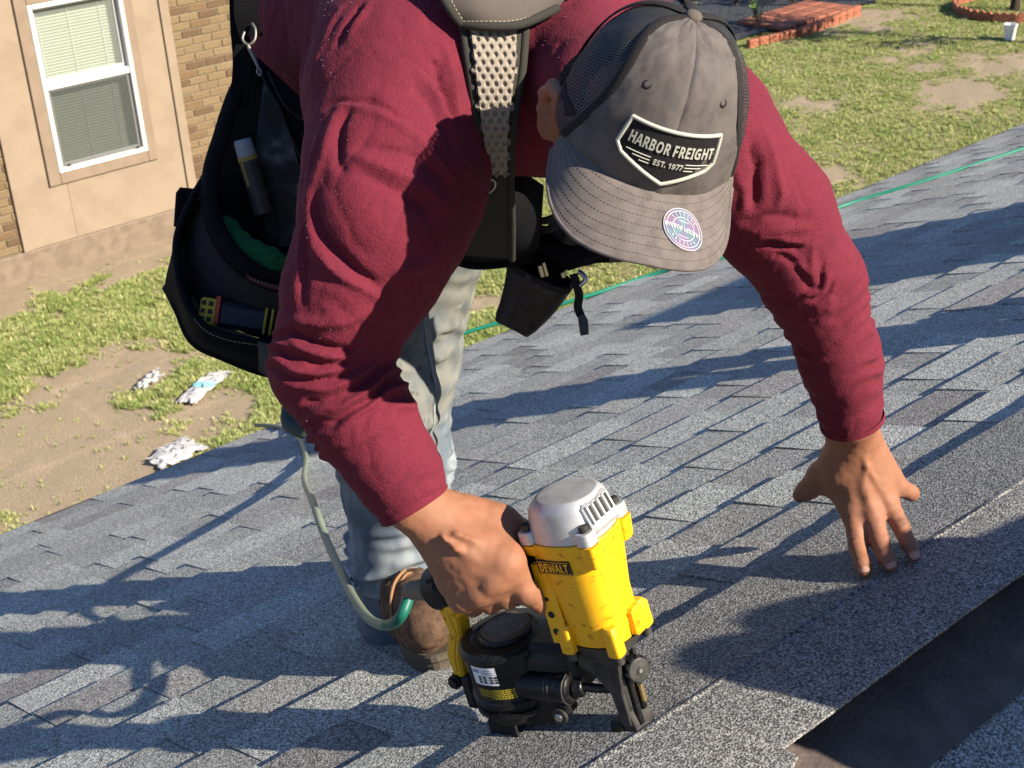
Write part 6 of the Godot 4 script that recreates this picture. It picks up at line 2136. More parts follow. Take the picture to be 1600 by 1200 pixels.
	m.sheet(fine([[Vector3(0.1348, 0.5458, -0.4869), Vector3(0.1219, 0.5634, -0.3936), Vector3(0.1375, 0.5637, -0.3524), Vector3(0.1967, 0.5221, -0.3641)], [Vector3(0.1266, 0.4887, -0.4865), Vector3(0.1002, 0.5116, -0.3789), Vector3(0.123, 0.5155, -0.3341), Vector3(0.1802, 0.4832, -0.3532)], [Vector3(0.1346, 0.4346, -0.5035), Vector3(0.1067, 0.4597, -0.3985), Vector3(0.1334, 0.4638, -0.3505), Vector3(0.1934, 0.4446, -0.3756)], [Vector3(0.1657, 0.399, -0.5419), Vector3(0.1424, 0.4111, -0.4537), Vector3(0.184, 0.411, -0.4197), Vector3(0.2332, 0.4017, -0.431)]], 7, 7), 0.012)
	add.call("chest_pad", m, M.nylon)
	e = mb()
	e.tube(crv([Vector3(0.1583, 0.4011, -0.535), Vector3(0.1393, 0.4122, -0.4498), Vector3(0.1808, 0.4121, -0.4158), Vector3(0.2315, 0.4033, -0.4264)], 6), 0.006, 8)
	add.call("pad_binding", e, M.nylon)
	# hip belt passing under the body
	for q in [[[Vector3(0.1997, 0.4217, -0.6575), Vector3(0.1999, 0.4031, -0.5452), Vector3(0.2387, 0.3981, -0.4387), Vector3(0.287, 0.3898, -0.4228), Vector3(0.3635, 0.3797, -0.4258), Vector3(0.5029, 0.376, -0.453)], 0.046], [[Vector3(0.2173, 0.3825, -0.4607), Vector3(0.2578, 0.3873, -0.4163), Vector3(0.3262, 0.3822, -0.4147), Vector3(0.3963, 0.3646, -0.4182), Vector3(0.5078, 0.3501, -0.4328)], 0.034]]:
		m = tape_along(q[0], Vector3(0.02, 0.95, 0.28).normalized() * float(q[1]), 0.012)
		add.call("hip_belt", m, M.nylon)
	m = mb()
	m.tube(crv([Vector3(0.2659, 0.4365, -0.5123), Vector3(0.247, 0.4194, -0.4452), Vector3(0.2629, 0.4041, -0.4083), Vector3(0.3156, 0.3955, -0.403), Vector3(0.3624, 0.374, -0.4087)], 6), [0.012, 0.014, 0.015, 0.016, 0.017, 0.018, 0.018, 0.019, 0.020, 0.020, 0.020, 0.020, 0.020, 0.020, 0.020, 0.019, 0.018, 0.017, 0.016, 0.015, 0.014, 0.013, 0.012, 0.012, 0.012], 10, true, 0.7)
	add.call("belt_padding", m, M.nylon)
	# bound webbing loops by the neck opening
	for q in [[Vector3(0.2082, 0.469, -0.4076), Vector3(0.2047, 0.469, -0.3817), Vector3(0.2122, 0.4758, -0.3655), Vector3(0.2322, 0.4878, -0.371), Vector3(0.2528, 0.4942, -0.3869)], [Vector3(0.2205, 0.4516, -0.4154), Vector3(0.2171, 0.4517, -0.3894), Vector3(0.2241, 0.4602, -0.3747), Vector3(0.2448, 0.4722, -0.3797)]]:
		m = tape_along(q, (CAMP - q[1]).normalized() * 0.018 + Vector3(0, 0.004, 0), 0.004)
		add.call("webbing_loop", m, M.webbing)
		e = mb()
		e.tube(crv(q, 6), 0.0042, 7)
		add.call("loop_edge", e, M.webbing)
	m = tape_along([Vector3(0.2653, 0.4336, -0.4392), Vector3(0.263, 0.4288, -0.4094), Vector3(0.2711, 0.4189, -0.3966), Vector3(0.2901, 0.4005, -0.3982)], Vector3(0.35, 0.85, 0.25).normalized() * 0.024, 0.006)
	add.call("webbing_loop", m, M.leather)
	m = mbf()
	m.sheet(fine([[Vector3(0.2804, 0.4142, -0.4649), Vector3(0.2892, 0.4088, -0.4544), Vector3(0.2988, 0.3985, -0.4401)], [Vector3(0.281, 0.4047, -0.4585), Vector3(0.2865, 0.3979, -0.4497), Vector3(0.2948, 0.3893, -0.4376)]], 4, 4), 0.002)
	add.call("pink_lining", m, mat(Color(0.55, 0.27, 0.19), 0.8))
	# tapered holster
	holster(t, loc)
	# hanger strap and swivel hook above the pouch
	m = tape_along([Vector3(0.0358, 0.7667, -0.7347), Vector3(0.0187, 0.7228, -0.7212), Vector3(0.0192, 0.6939, -0.717)], Vector3(0.755, -0.057, 0.653) * 0.030, 0.004)
	add.call("hanger_strap", m, M.nylon)
	m = tape_along([Vector3(0.0323, 0.7573, -0.7532), Vector3(0.0174, 0.7045, -0.7395), Vector3(0.0088, 0.6576, -0.7315), Vector3(-0.0089, 0.6032, -0.7262)], Vector3(0.755, -0.057, 0.653) * 0.024, 0.004)
	add.call("hanger_strap", m, M.nylon)
	e = mb()
	e.tube(crv([Vector3(0.0085, 0.7013, -0.7132), Vector3(0.0025, 0.6931, -0.7101), Vector3(0.0054, 0.687, -0.7025), Vector3(0.0136, 0.6924, -0.6991), Vector3(0.0195, 0.7036, -0.7042), Vector3(0.0204, 0.7099, -0.7117)], 5), 0.0019, 8)
	e.tube([Vector3(0.0048, 0.6871, -0.703), Vector3(0.005, 0.6826, -0.7), Vector3(0.0062, 0.6703, -0.6927), Vector3(0.0067, 0.6595, -0.687)], [0.0018, 0.0028, 0.0028, 0.0018], 8)
	e.tube(crv([Vector3(0.0067, 0.6595, -0.687), Vector3(0.0076, 0.6549, -0.6835), Vector3(0.0048, 0.6506, -0.6831), Vector3(0.0039, 0.6552, -0.6866), Vector3(0.0067, 0.6595, -0.687)], 4), 0.0016, 6)
	add.call("swivel_hook", e, M.dull_steel)
	pouch(t, loc)

func holster(t: Node3D, loc: Transform3D) -> void:
	var T := Vector3(0.239, 0.3809, -0.4276)
	var B := Vector3(0.1913, 0.3106, -0.437)
	var up := (T - B).normalized()
	var toc := (CAMP - T).normalized()
	var f := frame(B, up, toc)
	var H := T.distance_to(B)
	var m := mb()
	m.xf = f
	var g := []
	for i in 15:
		var v := i / 14.0
		var row := []
		for j in 33:
			var a := TAU * j / 32.0
			var rx := lerpf(0.021, 0.044, pow(v, 0.85))
			var rz := lerpf(0.013, 0.034, v)
			var e := pow(absf(cos(a)), 0.75) * signf(cos(a))
			var s := pow(absf(sin(a)), 0.75) * signf(sin(a))
			row.append(Vector3(e * rx + 0.004 * sin(v * 3.0), v * H + 0.010 * sin(a) * v * -1.0, s * rz) * Vector3(1, 1, 1) + Vector3(0, 0, 0.0016 * noise2.get_noise_3d(j * 0.4, v * 6.0, 0)))
		g.append(row)
	m.sheet(g, 0.004)
	m.fan(g[0].slice(0, 32), Vector3.DOWN)
	var h := obj("holster", m, M.leather, t)
	h.transform = loc
	for v in [0.13, 0.96]:
		var band := mb()
		band.xf = f
		var rows := []
		for k in 2:
			var row := []
			for j in 33:
				var a := TAU * j / 32.0
				var vv: float = v + (k - 0.5) * 0.10
				var rx := lerpf(0.021, 0.044, pow(maxf(vv, 0.0), 0.85)) + 0.0016
				var rz := lerpf(0.013, 0.034, vv) + 0.0016
				row.append(Vector3(pow(absf(cos(a)), 0.75) * signf(cos(a)) * rx + 0.004 * sin(vv * 3.0), vv * H - 0.010 * sin(a) * vv, pow(absf(sin(a)), 0.75) * signf(sin(a)) * rz))
			rows.append(row)
		band.sheet(rows, 0.003)
		obj("holster_band", band, M.leather if v < 0.5 else M.nylon_grey, h)
		var st := mb()
		st.xf = f
		for o in [0.028, 0.052]:
			var l := []
			for j in range(0, 66):
				var a := TAU * j / 64.0
				var vv: float = v + o * (1.0 if v < 0.5 else -1.0)
				l.append(Vector3(pow(absf(cos(a)), 0.75) * signf(cos(a)) * (lerpf(0.021, 0.044, pow(vv, 0.85)) + 0.0024) + 0.004 * sin(vv * 3.0), vv * H - 0.010 * sin(a) * vv, pow(absf(sin(a)), 0.75) * signf(sin(a)) * (lerpf(0.013, 0.034, vv) + 0.0024)))
			dashes(st, resample(l, 0.0007), 0.0022, 0.0012, 0.0004, Vector3.UP)
		tag(obj("stitching", st, M.thread, h), "", "", "", "stuff")
	# front seam
	var sm := mb()
	sm.xf = f
	var l2 := []
	for i in 12:
		var v := 0.16 + 0.8 * i / 11.0
		l2.append(Vector3(lerpf(0.008, 0.022, v), v * H - 0.008 * v, lerpf(0.0128, 0.0325, v) + 0.0004))
	sm.tube(l2, 0.0009, 5)
	obj("seam", sm, M.leather, h)
	for q in [[Vector3(0.2135, 0.3948, -0.3969), Vector3(0.006, 0.016, 0.003)], [Vector3(0.2169, 0.3975, -0.393), Vector3(0.004, 0.019, 0.003)], [Vector3(0.2406, 0.3843, -0.3854), Vector3(0.006, 0.008, 0.004)], [Vector3(0.2451, 0.3878, -0.3839), Vector3(0.005, 0.006, 0.004)]]:
		var b := mb()
		b.xf = Transform3D(frame(q[0], up.rotated(toc, 0.75), toc).basis, q[0])
		b.box(Vector3.ZERO, q[1], 0.001)
		var o := obj("brass_fitting", b, M.brass, h)
	# clip and hanging keeper
	var c := mb()
	c.tube(crv([Vector3(0.2513, 0.385, -0.3772), Vector3(0.2498, 0.372, -0.3703), Vector3(0.2477, 0.3591, -0.3639), Vector3(0.2416, 0.3457, -0.3605), Vector3(0.2409, 0.335, -0.3543)], 5), 0.0062, 8, true, 0.6)
	var k := obj("clip_strap", c, M.nylon_grey, t)
	k.transform = loc
	var pl := mb()
	pl.xf = frame(Vector3(0.2362, 0.3272, -0.3461), (Vector3(0.2378, 0.337, -0.3509) - Vector3(0.2332, 0.3136, -0.34)), toc)
	pl.extrude(PackedVector2Array([Vector2(-0.006, -0.014), Vector2(0.005, -0.014), Vector2(0.0075, 0.004), Vector2(0.004, 0.014), Vector2(-0.005, 0.012)]), -0.002, 0.002, 0.0008)
	var po := obj("clip_plate", pl, M.gun, k)
	var hd := mb()
	hd.tube(crv([Vector3(0.2542, 0.3895, -0.3704), Vector3(0.2557, 0.3857, -0.3625), Vector3(0.2548, 0.3797, -0.3594), Vector3(0.2495, 0.3729, -0.3638)], 4), 0.0035, 7)
	obj("clip_hook", hd, M.steel, k)

func pouch(t: Node3D, loc: Transform3D) -> void:
	var bag := Node3D.new()
	bag.name = "pouch"
	t.add_child(bag)
	bag.transform = loc
	# back panel rising to the hook
	var m := mbf()
	m.sheet(fine([[Vector3(0.0303, 0.6561, -0.7704), Vector3(0.0366, 0.6606, -0.7538), Vector3(0.0432, 0.6555, -0.7451), Vector3(0.0492, 0.6449, -0.7336)], [Vector3(0.004, 0.5952, -0.7824), Vector3(0.0172, 0.5946, -0.7425), Vector3(0.0313, 0.5941, -0.702), Vector3(0.0676, 0.5858, -0.6528)], [Vector3(-0.0312, 0.5217, -0.7939), Vector3(-0.0011, 0.5206, -0.7399), Vector3(0.0309, 0.5233, -0.6867), Vector3(0.0831, 0.5218, -0.6288)], [Vector3(-0.0727, 0.4433, -0.8073), Vector3(-0.0257, 0.4296, -0.7316), Vector3(0.0168, 0.4324, -0.67), Vector3(0.0698, 0.4314, -0.6118)], [Vector3(-0.1092, 0.3688, -0.7762), Vector3(-0.0731, 0.333, -0.6956), Vector3(-0.0286, 0.3253, -0.64), Vector3(0.0339, 0.332, -0.5789)]], 6, 6), 0.008)
	obj("back_panel", m, M.nylon, bag)
	# scuffed inner pockets on the back panel
	m = mbf()
	m.sheet(fine([[Vector3(0.0296, 0.63, -0.7187), Vector3(0.0318, 0.6155, -0.7007), Vector3(0.0339, 0.5999, -0.6892)], [Vector3(-0.0002, 0.5527, -0.709), Vector3(0.0125, 0.5503, -0.6828), Vector3(0.0313, 0.545, -0.6641)], [Vector3(-0.0117, 0.4874, -0.699), Vector3(0.0031, 0.4813, -0.6688), Vector3(0.0313, 0.4869, -0.6493)], [Vector3(-0.0166, 0.4301, -0.6815), Vector3(-0.0035, 0.4282, -0.6553), Vector3(0.0262, 0.4377, -0.6369)]], 6, 6), 0.006)
	obj("inner_pocket", m, M.scuffed, bag)
	var e := mb()
	e.tube(crv([Vector3(0.0281, 0.6465, -0.7231), Vector3(0.0227, 0.6117, -0.6842), Vector3(0.0214, 0.5634, -0.6478), Vector3(0.0252, 0.5123, -0.6199)], 6), 0.0014, 6)
	e.tube(crv([Vector3(0.0332, 0.6456, -0.7112), Vector3(0.0299, 0.6046, -0.6667), Vector3(0.053, 0.58, -0.6324)], 6), 0.0014, 6)
	obj("cord", e, M.nylon_grey, bag)
	# rolled left edge from the hook to the mouth
	e = mb()
	e.tube(crv([Vector3(0.0262, 0.6555, -0.7446), Vector3(-0.0125, 0.6111, -0.7341), Vector3(-0.0381, 0.5708, -0.7298), Vector3(-0.0611, 0.5341, -0.7255), Vector3(-0.084, 0.4977, -0.7), Vector3(-0.0941, 0.4633, -0.6652), Vector3(-0.0885, 0.4328, -0.6199), Vector3(-0.0561, 0.4092, -0.5859), Vector3(0.0111, 0.3934, -0.5642)], 7), [0.008, 0.009, 0.010, 0.011, 0.012, 0.0125, 0.013, 0.013, 0.013, 0.013, 0.0135, 0.0135, 0.0135, 0.0135, 0.0135, 0.0135, 0.0135, 0.0135, 0.0135, 0.0135, 0.0135, 0.0135, 0.0135, 0.0135, 0.0135, 0.0135, 0.0135, 0.0135, 0.0135, 0.0135, 0.0135, 0.0135, 0.0135, 0.0135, 0.0135, 0.0135, 0.0135, 0.0135, 0.0135, 0.0135, 0.0135, 0.0135, 0.0135, 0.0135, 0.0135, 0.0135, 0.0135, 0.0135, 0.0135, 0.0135, 0.0135, 0.0135, 0.0135, 0.0135, 0.0135, 0.0135, 0.0135], 10, true, 0.55)
	obj("mouth_rim", e, M.nylon, bag)
	# front wall of the main pouch, below its rim
	m = mbf()
	m.sheet(fine([[Vector3(-0.0558, 0.5236, -0.7577), Vector3(-0.0863, 0.4888, -0.7035), Vector3(-0.0957, 0.4589, -0.6637), Vector3(-0.0882, 0.4283, -0.6169), Vector3(-0.0558, 0.4047, -0.5828), Vector3(0.0155, 0.3877, -0.557)], [Vector3(-0.0716, 0.4971, -0.7684), Vector3(-0.1046, 0.4566, -0.7126), Vector3(-0.1158, 0.4178, -0.6687), Vector3(-0.0998, 0.3895, -0.6236), Vector3(-0.0649, 0.3685, -0.5891), Vector3(0.0075, 0.3481, -0.5531)], [Vector3(-0.0886, 0.4641, -0.7759), Vector3(-0.1185, 0.4128, -0.7251), Vector3(-0.1295, 0.37, -0.6787), Vector3(-0.1092, 0.349, -0.6346), Vector3(-0.0726, 0.3309, -0.5934), Vector3(0.0003, 0.3103, -0.5497)]], 6, 6), 0.007)
	obj("front_wall", m, M.nylon_grey, bag)
	# outer pocket with its own bound rim
	m = mbf()
	m.sheet(fine([[Vector3(-0.0857, 0.509, -0.7299), Vector3(-0.1235, 0.458, -0.7289), Vector3(-0.1526, 0.4162, -0.6834), Vector3(-0.1627, 0.3827, -0.6348), Vector3(-0.1466, 0.3649, -0.5962), Vector3(-0.0988, 0.3505, -0.5553), Vector3(-0.0102, 0.3431, -0.5286)], [Vector3(-0.0842, 0.4851, -0.7567), Vector3(-0.1283, 0.4291, -0.7433), Vector3(-0.1522, 0.3867, -0.6933), Vector3(-0.1633, 0.3563, -0.6403), Vector3(-0.1453, 0.3414, -0.6019), Vector3(-0.099, 0.3266, -0.5577), Vector3(-0.0185, 0.3115, -0.5227)], [Vector3(-0.0892, 0.4454, -0.779), Vector3(-0.1373, 0.3865, -0.7599), Vector3(-0.1456, 0.3667, -0.7184), Vector3(-0.1564, 0.3396, -0.6672), Vector3(-0.138, 0.3228, -0.6273), Vector3(-0.094, 0.2974, -0.5755), Vector3(-0.0174, 0.2792, -0.5303)]], 6, 6), 0.007)
	obj("outer_pocket", m, M.nylon, bag)
	e = mb()
	e.tube(crv([Vector3(-0.071, 0.5204, -0.7322), Vector3(-0.0944, 0.5033, -0.7263), Vector3(-0.1262, 0.4582, -0.724), Vector3(-0.1547, 0.418, -0.6791), Vector3(-0.1648, 0.3846, -0.6305), Vector3(-0.1488, 0.3669, -0.592), Vector3(-0.1011, 0.3525, -0.5513), Vector3(-0.0127, 0.3451, -0.5247)], 6), 0.0055, 8, true, 0.7)
	obj("pocket_binding", e, M.nylon, bag)
	var st := mb()
	dashes(st, resample(crv([Vector3(-0.1579, 0.4161, -0.6705), Vector3(-0.1677, 0.3824, -0.623), Vector3(-0.1519, 0.3645, -0.5859), Vector3(-0.1049, 0.3502, -0.5458)], 20), 0.0008), 0.0026, 0.0014, 0.0004, Vector3.UP)
	tag(obj("stitching", st, M.thread, bag), "", "", "", "stuff")
	# bottom and far side, closing the bag
	m = mbf()
	m.sheet(fine([[Vector3(-0.1373, 0.3865, -0.7599), Vector3(-0.1456, 0.3667, -0.7184), Vector3(-0.1564, 0.3396, -0.6672), Vector3(-0.138, 0.3228, -0.6273), Vector3(-0.094, 0.2974, -0.5755), Vector3(-0.0174, 0.2792, -0.5303)], [Vector3(-0.0805, 0.3648, -0.7932), Vector3(-0.0758, 0.34, -0.7739), Vector3(-0.0754, 0.3191, -0.7461), Vector3(-0.0545, 0.3013, -0.7179), Vector3(-0.0138, 0.2821, -0.6726), Vector3(0.0395, 0.2777, -0.612)]], 5, 5), 0.006)
	obj("pouch_bottom", m, M.nylon, bag)
	# side loop and side pocket
	var b := mb()
	b.xf = frame(Vector3(-0.0745, 0.4734, -0.7774), Vector3(-0.0634, 0.5003, -0.7852) - Vector3(-0.0833, 0.4527, -0.7717), (CAMP - Vector3(-0.0745, 0.4734, -0.7774)))
	b.extrude(PackedVector2Array([Vector2(-0.019, -0.026), Vector2(0.016, -0.030), Vector2(0.017, 0.026), Vector2(-0.014, 0.026), Vector2(-0.019, 0.018)]), -0.010, 0.008, 0.003)
	obj("side_loop", b, M.nylon, bag)
	m = mbf()
	m.sheet(fine([[Vector3(-0.1221, 0.3593, -0.5583), Vector3(-0.116, 0.3614, -0.5331), Vector3(-0.0822, 0.361, -0.5197)], [Vector3(-0.1263, 0.3393, -0.5535), Vector3(-0.121, 0.3393, -0.5305), Vector3(-0.09, 0.3395, -0.5126)], [Vector3(-0.1284, 0.3219, -0.5544), Vector3(-0.1227, 0.3179, -0.5329), Vector3(-0.0955, 0.3159, -0.5094)]], 5, 5), 0.005)
	obj("side_pocket", m, M.olive, bag)
	# woven name tab below the mouth
	m = mbf()
	m.sheet(fine([[Vector3(-0.0963, 0.4292, -0.6097), Vector3(-0.0858, 0.421, -0.5889), Vector3(-0.0663, 0.4129, -0.5707)], [Vector3(-0.0972, 0.4232, -0.6067), Vector3(-0.0873, 0.4152, -0.5864), Vector3(-0.0684, 0.4071, -0.5688)]], 5, 3), 0.002)
	obj("woven_tab", m, mat(Color(0.05, 0.010, 0.012), 0.85), bag)
	var mk := mb()
	for k in 9:
		var p: Vector3 = Vector3(-0.0967, 0.4255, -0.5977).lerp(Vector3(-0.0714, 0.4123, -0.5659), k / 9.0)
		mk.xf = frame(p, Vector3(0.1, 1, 0.1), CAMP - p)
		mk.box(Vector3.ZERO, Vector3(0.0022, 0.003, 0.0004))
	mk.xf = Transform3D()
	tag(obj("tab_mark", mk, M.pad, bag), "", "", "", "stuff")

	# ---- things carried in the pouch
	var tp := thing("tape_measure", "dark tape measure with yellow and red end, lying in the outer pocket", "tape measure", Vector3(-0.1178, 0.3755, -0.618))
	var f := frame(Vector3.ZERO, (Vector3(-0.1194, 0.3937, -0.6308) - Vector3(-0.1357, 0.3611, -0.6236)), (CAMP - Vector3(-0.1178, 0.3755, -0.618)))
	var c := mb()
	c.xf = f
	c.box(Vector3(0.012, 0, -0.012), Vector3(0.068, 0.034, 0.03), 0.006)
	obj("case", c, mat(Color(0.012, 0.014, 0.024), 0.5), tp)
	c = mb()
	c.xf = f
	c.box(Vector3(-0.032, 0, -0.010), Vector3(0.022, 0.036, 0.030), 0.003)
	obj("printed_label", c, M.sticker_yellow, tp)
	c = mb()
	c.xf = f
	c.box(Vector3(-0.0215, 0.004, -0.0095), Vector3(0.006, 0.0365, 0.0305), 0.001)
	obj("red_stripe", c, mat(Color(0.32, 0.05, 0.03), 0.6), tp)
	for k in 6:
		c = mb()
		c.xf = f
		c.box(Vector3(-0.039 + (k % 2) * 0.009, 0.011 - (k / 2) * 0.010, 0.0052), Vector3(0.006, 0.006, 0.001))
		obj("label_mark", c, M.ink, tp)
	for x in [0.040, 0.048]:
		c = mb()
		c.xf = f
		c.box(Vector3(x, 0, -0.011), Vector3(0.003, 0.0345, 0.0306), 0.001)
		obj("yellow_stripe", c, M.sticker_yellow, tp)
	var mr := thing("marker", "dark marker with a whitish cap, standing in the pouch's back pocket", "marker", Vector3(-0.0197, 0.5501, -0.7018))
	var ax: Vector3 = Vector3(-0.0206, 0.5683, -0.7067) - Vector3(-0.0204, 0.5013, -0.6862)
	c = mb()
	c.xf = frame(Vector3.ZERO, ax, CAMP - Vector3(-0.0197, 0.5501, -0.7018))
	c.lathe([Vector2(0, 0.019), Vector2(0.010, 0.019), Vector2(0.0118, 0.016), Vector2(0.0122, 0.0), Vector2(0.0122, -0.004)], 20)
	obj("marker_cap", c, mat(Color(0.20, 0.23, 0.27), 0.5), mr)
	c = mb()
	c.xf = frame(Vector3.ZERO, ax, CAMP - Vector3(-0.0197, 0.5501, -0.7018))
	c.lathe([Vector2(0.0126, -0.004), Vector2(0.0126, -0.08), Vector2(0, -0.08)], 20)
	obj("barrel", c, mat(Color(0.02, 0.02, 0.025), 0.5), mr)
	c = mb()
	c.xf = frame(Vector3.ZERO, ax, CAMP - Vector3(-0.0197, 0.5501, -0.7018))
	c.lathe([Vector2(0.0128, -0.003), Vector2(0.0130, -0.006), Vector2(0.0128, -0.009)], 20)
	c.box(Vector3(-0.009, -0.024, 0.0092), Vector3(0.003, 0.034, 0.0012))
	obj("ochre_band", c, mat(Color(0.22, 0.15, 0.035), 0.6), mr)
	var gv := thing("glove", "bright green work glove stuffed in the main pouch", "glove", Vector3(-0.0522, 0.4334, -0.6552))
	var gb := []
	gb += chain([Vector3(-0.064, 0.463, -0.7049), Vector3(-0.0678, 0.4476, -0.6769), Vector3(-0.0647, 0.4327, -0.6478), Vector3(-0.0523, 0.422, -0.6267), Vector3(-0.0286, 0.4093, -0.6209)], [0.012, 0.017, 0.020, 0.020, 0.018], 0.012)
	gb += chain([Vector3(-0.0575, 0.4548, -0.7017), Vector3(-0.0671, 0.4368, -0.6696)], [0.010, 0.012], 0.008)
	gb += chain([Vector3(-0.0521, 0.4372, -0.6576), Vector3(-0.0527, 0.4303, -0.6365), Vector3(-0.0416, 0.4257, -0.6274)], [0.010, 0.012, 0.012], 0.006)
	var gs := skin(gb, 0.005)
	skin_divide(gs)
	skin_push(gs, func(p: Vector3, n: Vector3) -> float: return 0.003 * noise2.get_noise_3d(p.x * 60.0, p.y * 60.0, p.z * 60.0))
	var go := obj("glove_body", skin_mesh([gs]), M.glove, gv)
	go.transform = Transform3D(Basis(), -gv.position)
	var hm := thing("hammer", "hammer hanging behind the elbow, only its dark rubber grip end showing", "hammer", Vector3(-0.1277, 0.2727, -0.4728))
	c = mb()
	c.tube(crv([Vector3(-0.1218, 0.2686, -0.4654), Vector3(-0.127, 0.2712, -0.4713), Vector3(-0.1282, 0.2766, -0.4899), Vector3(-0.0912, 0.3023, -0.5189), Vector3(-0.0443, 0.3286, -0.5545), Vector3(0.0002, 0.3649, -0.5983)].map(func(p): return p - Vector3(-0.1277, 0.2727, -0.4728)), 4), [0.010, 0.014, 0.0155, 0.016, 0.016, 0.0155, 0.015, 0.0145, 0.014, 0.014, 0.014, 0.014, 0.014, 0.014, 0.014, 0.014, 0.014, 0.014, 0.014, 0.013, 0.012], 12, true, 0.75)
	obj("grip", c, mat(Color(0.05, 0.062, 0.055), 0.6), hm)
	c = mb()
	c.xf = frame(Vector3(0.0016, 0.3687, -0.5995) - Vector3(-0.1277, 0.2727, -0.4728), Vector3.UP, Vector3(1, 0, 0))
	c.box(Vector3(0, 0, 0.0), Vector3(0.028, 0.028, 0.12), 0.004)
	obj("head", c, M.gun, hm)

# ---------------------------------------------------------------- coil roofing nailer (tool axes: y up the drive axis from the tip, +z to the grip end, +x to the camera's left)
func loft(m: MB, secs: Array, seg := 36, cap_lo := true, cap_hi := true) -> void:
	# section: [y, half x, half z, centre x, centre z, power]
	var rings := []
	for s in secs:
		var r := []
		for k in seg:
			var a := TAU * k / seg
			var c := pow(absf(cos(a)), 2.0 / s[5]) * signf(cos(a))
			var d := pow(absf(sin(a)), 2.0 / s[5]) * signf(sin(a))
			r.append(Vector3(s[3] + c * s[1], s[0], s[4] + d * s[2]))
		rings.append(r)
	var N := []
	for i in rings.size():
		var row := []
		for k in seg:
			var du: Vector3 = rings[i][(k + 1) % seg] - rings[i][(k + seg - 1) % seg]
			var lo := maxi(i - 1, 0)
			var hi := mini(i + 1, rings.size() - 1)
			var dv: Vector3 = rings[hi][k] - rings[lo][k]
			var n := dv.cross(du)
			if n.dot(rings[i][k] - Vector3(secs[i][3], secs[i][0], secs[i][4])) < 0.0: n = -n
			row.append(n.normalized())
		N.append(row)
	for i in rings.size() - 1:
		for k in seg:
			var q := (k + 1) % seg
			m.tri(rings[i][k], rings[i][q], rings[i + 1][q], N[i][k], N[i][q], N[i + 1][q])
			m.tri(rings[i][k], rings[i + 1][q], rings[i + 1][k], N[i][k], N[i + 1][q], N[i + 1][k])
	if cap_lo: m.fan(rings[0], Vector3.DOWN)
	if cap_hi: m.fan(rings[-1], Vector3.UP)

func cyl(m: MB, a: Vector3, b: Vector3, r: float, bev := 0.0008, seg := 18) -> void:
	var old := m.xf
	var L := a.distance_to(b)
	m.xf = old * frame(a, b - a, Vector3(0.31, 0.2, 0.93))
	m.lathe([Vector2(0, 0), Vector2(r - bev, 0), Vector2(r, bev), Vector2(r, L - bev), Vector2(r - bev, L), Vector2(0, L)], seg)
	m.xf = old

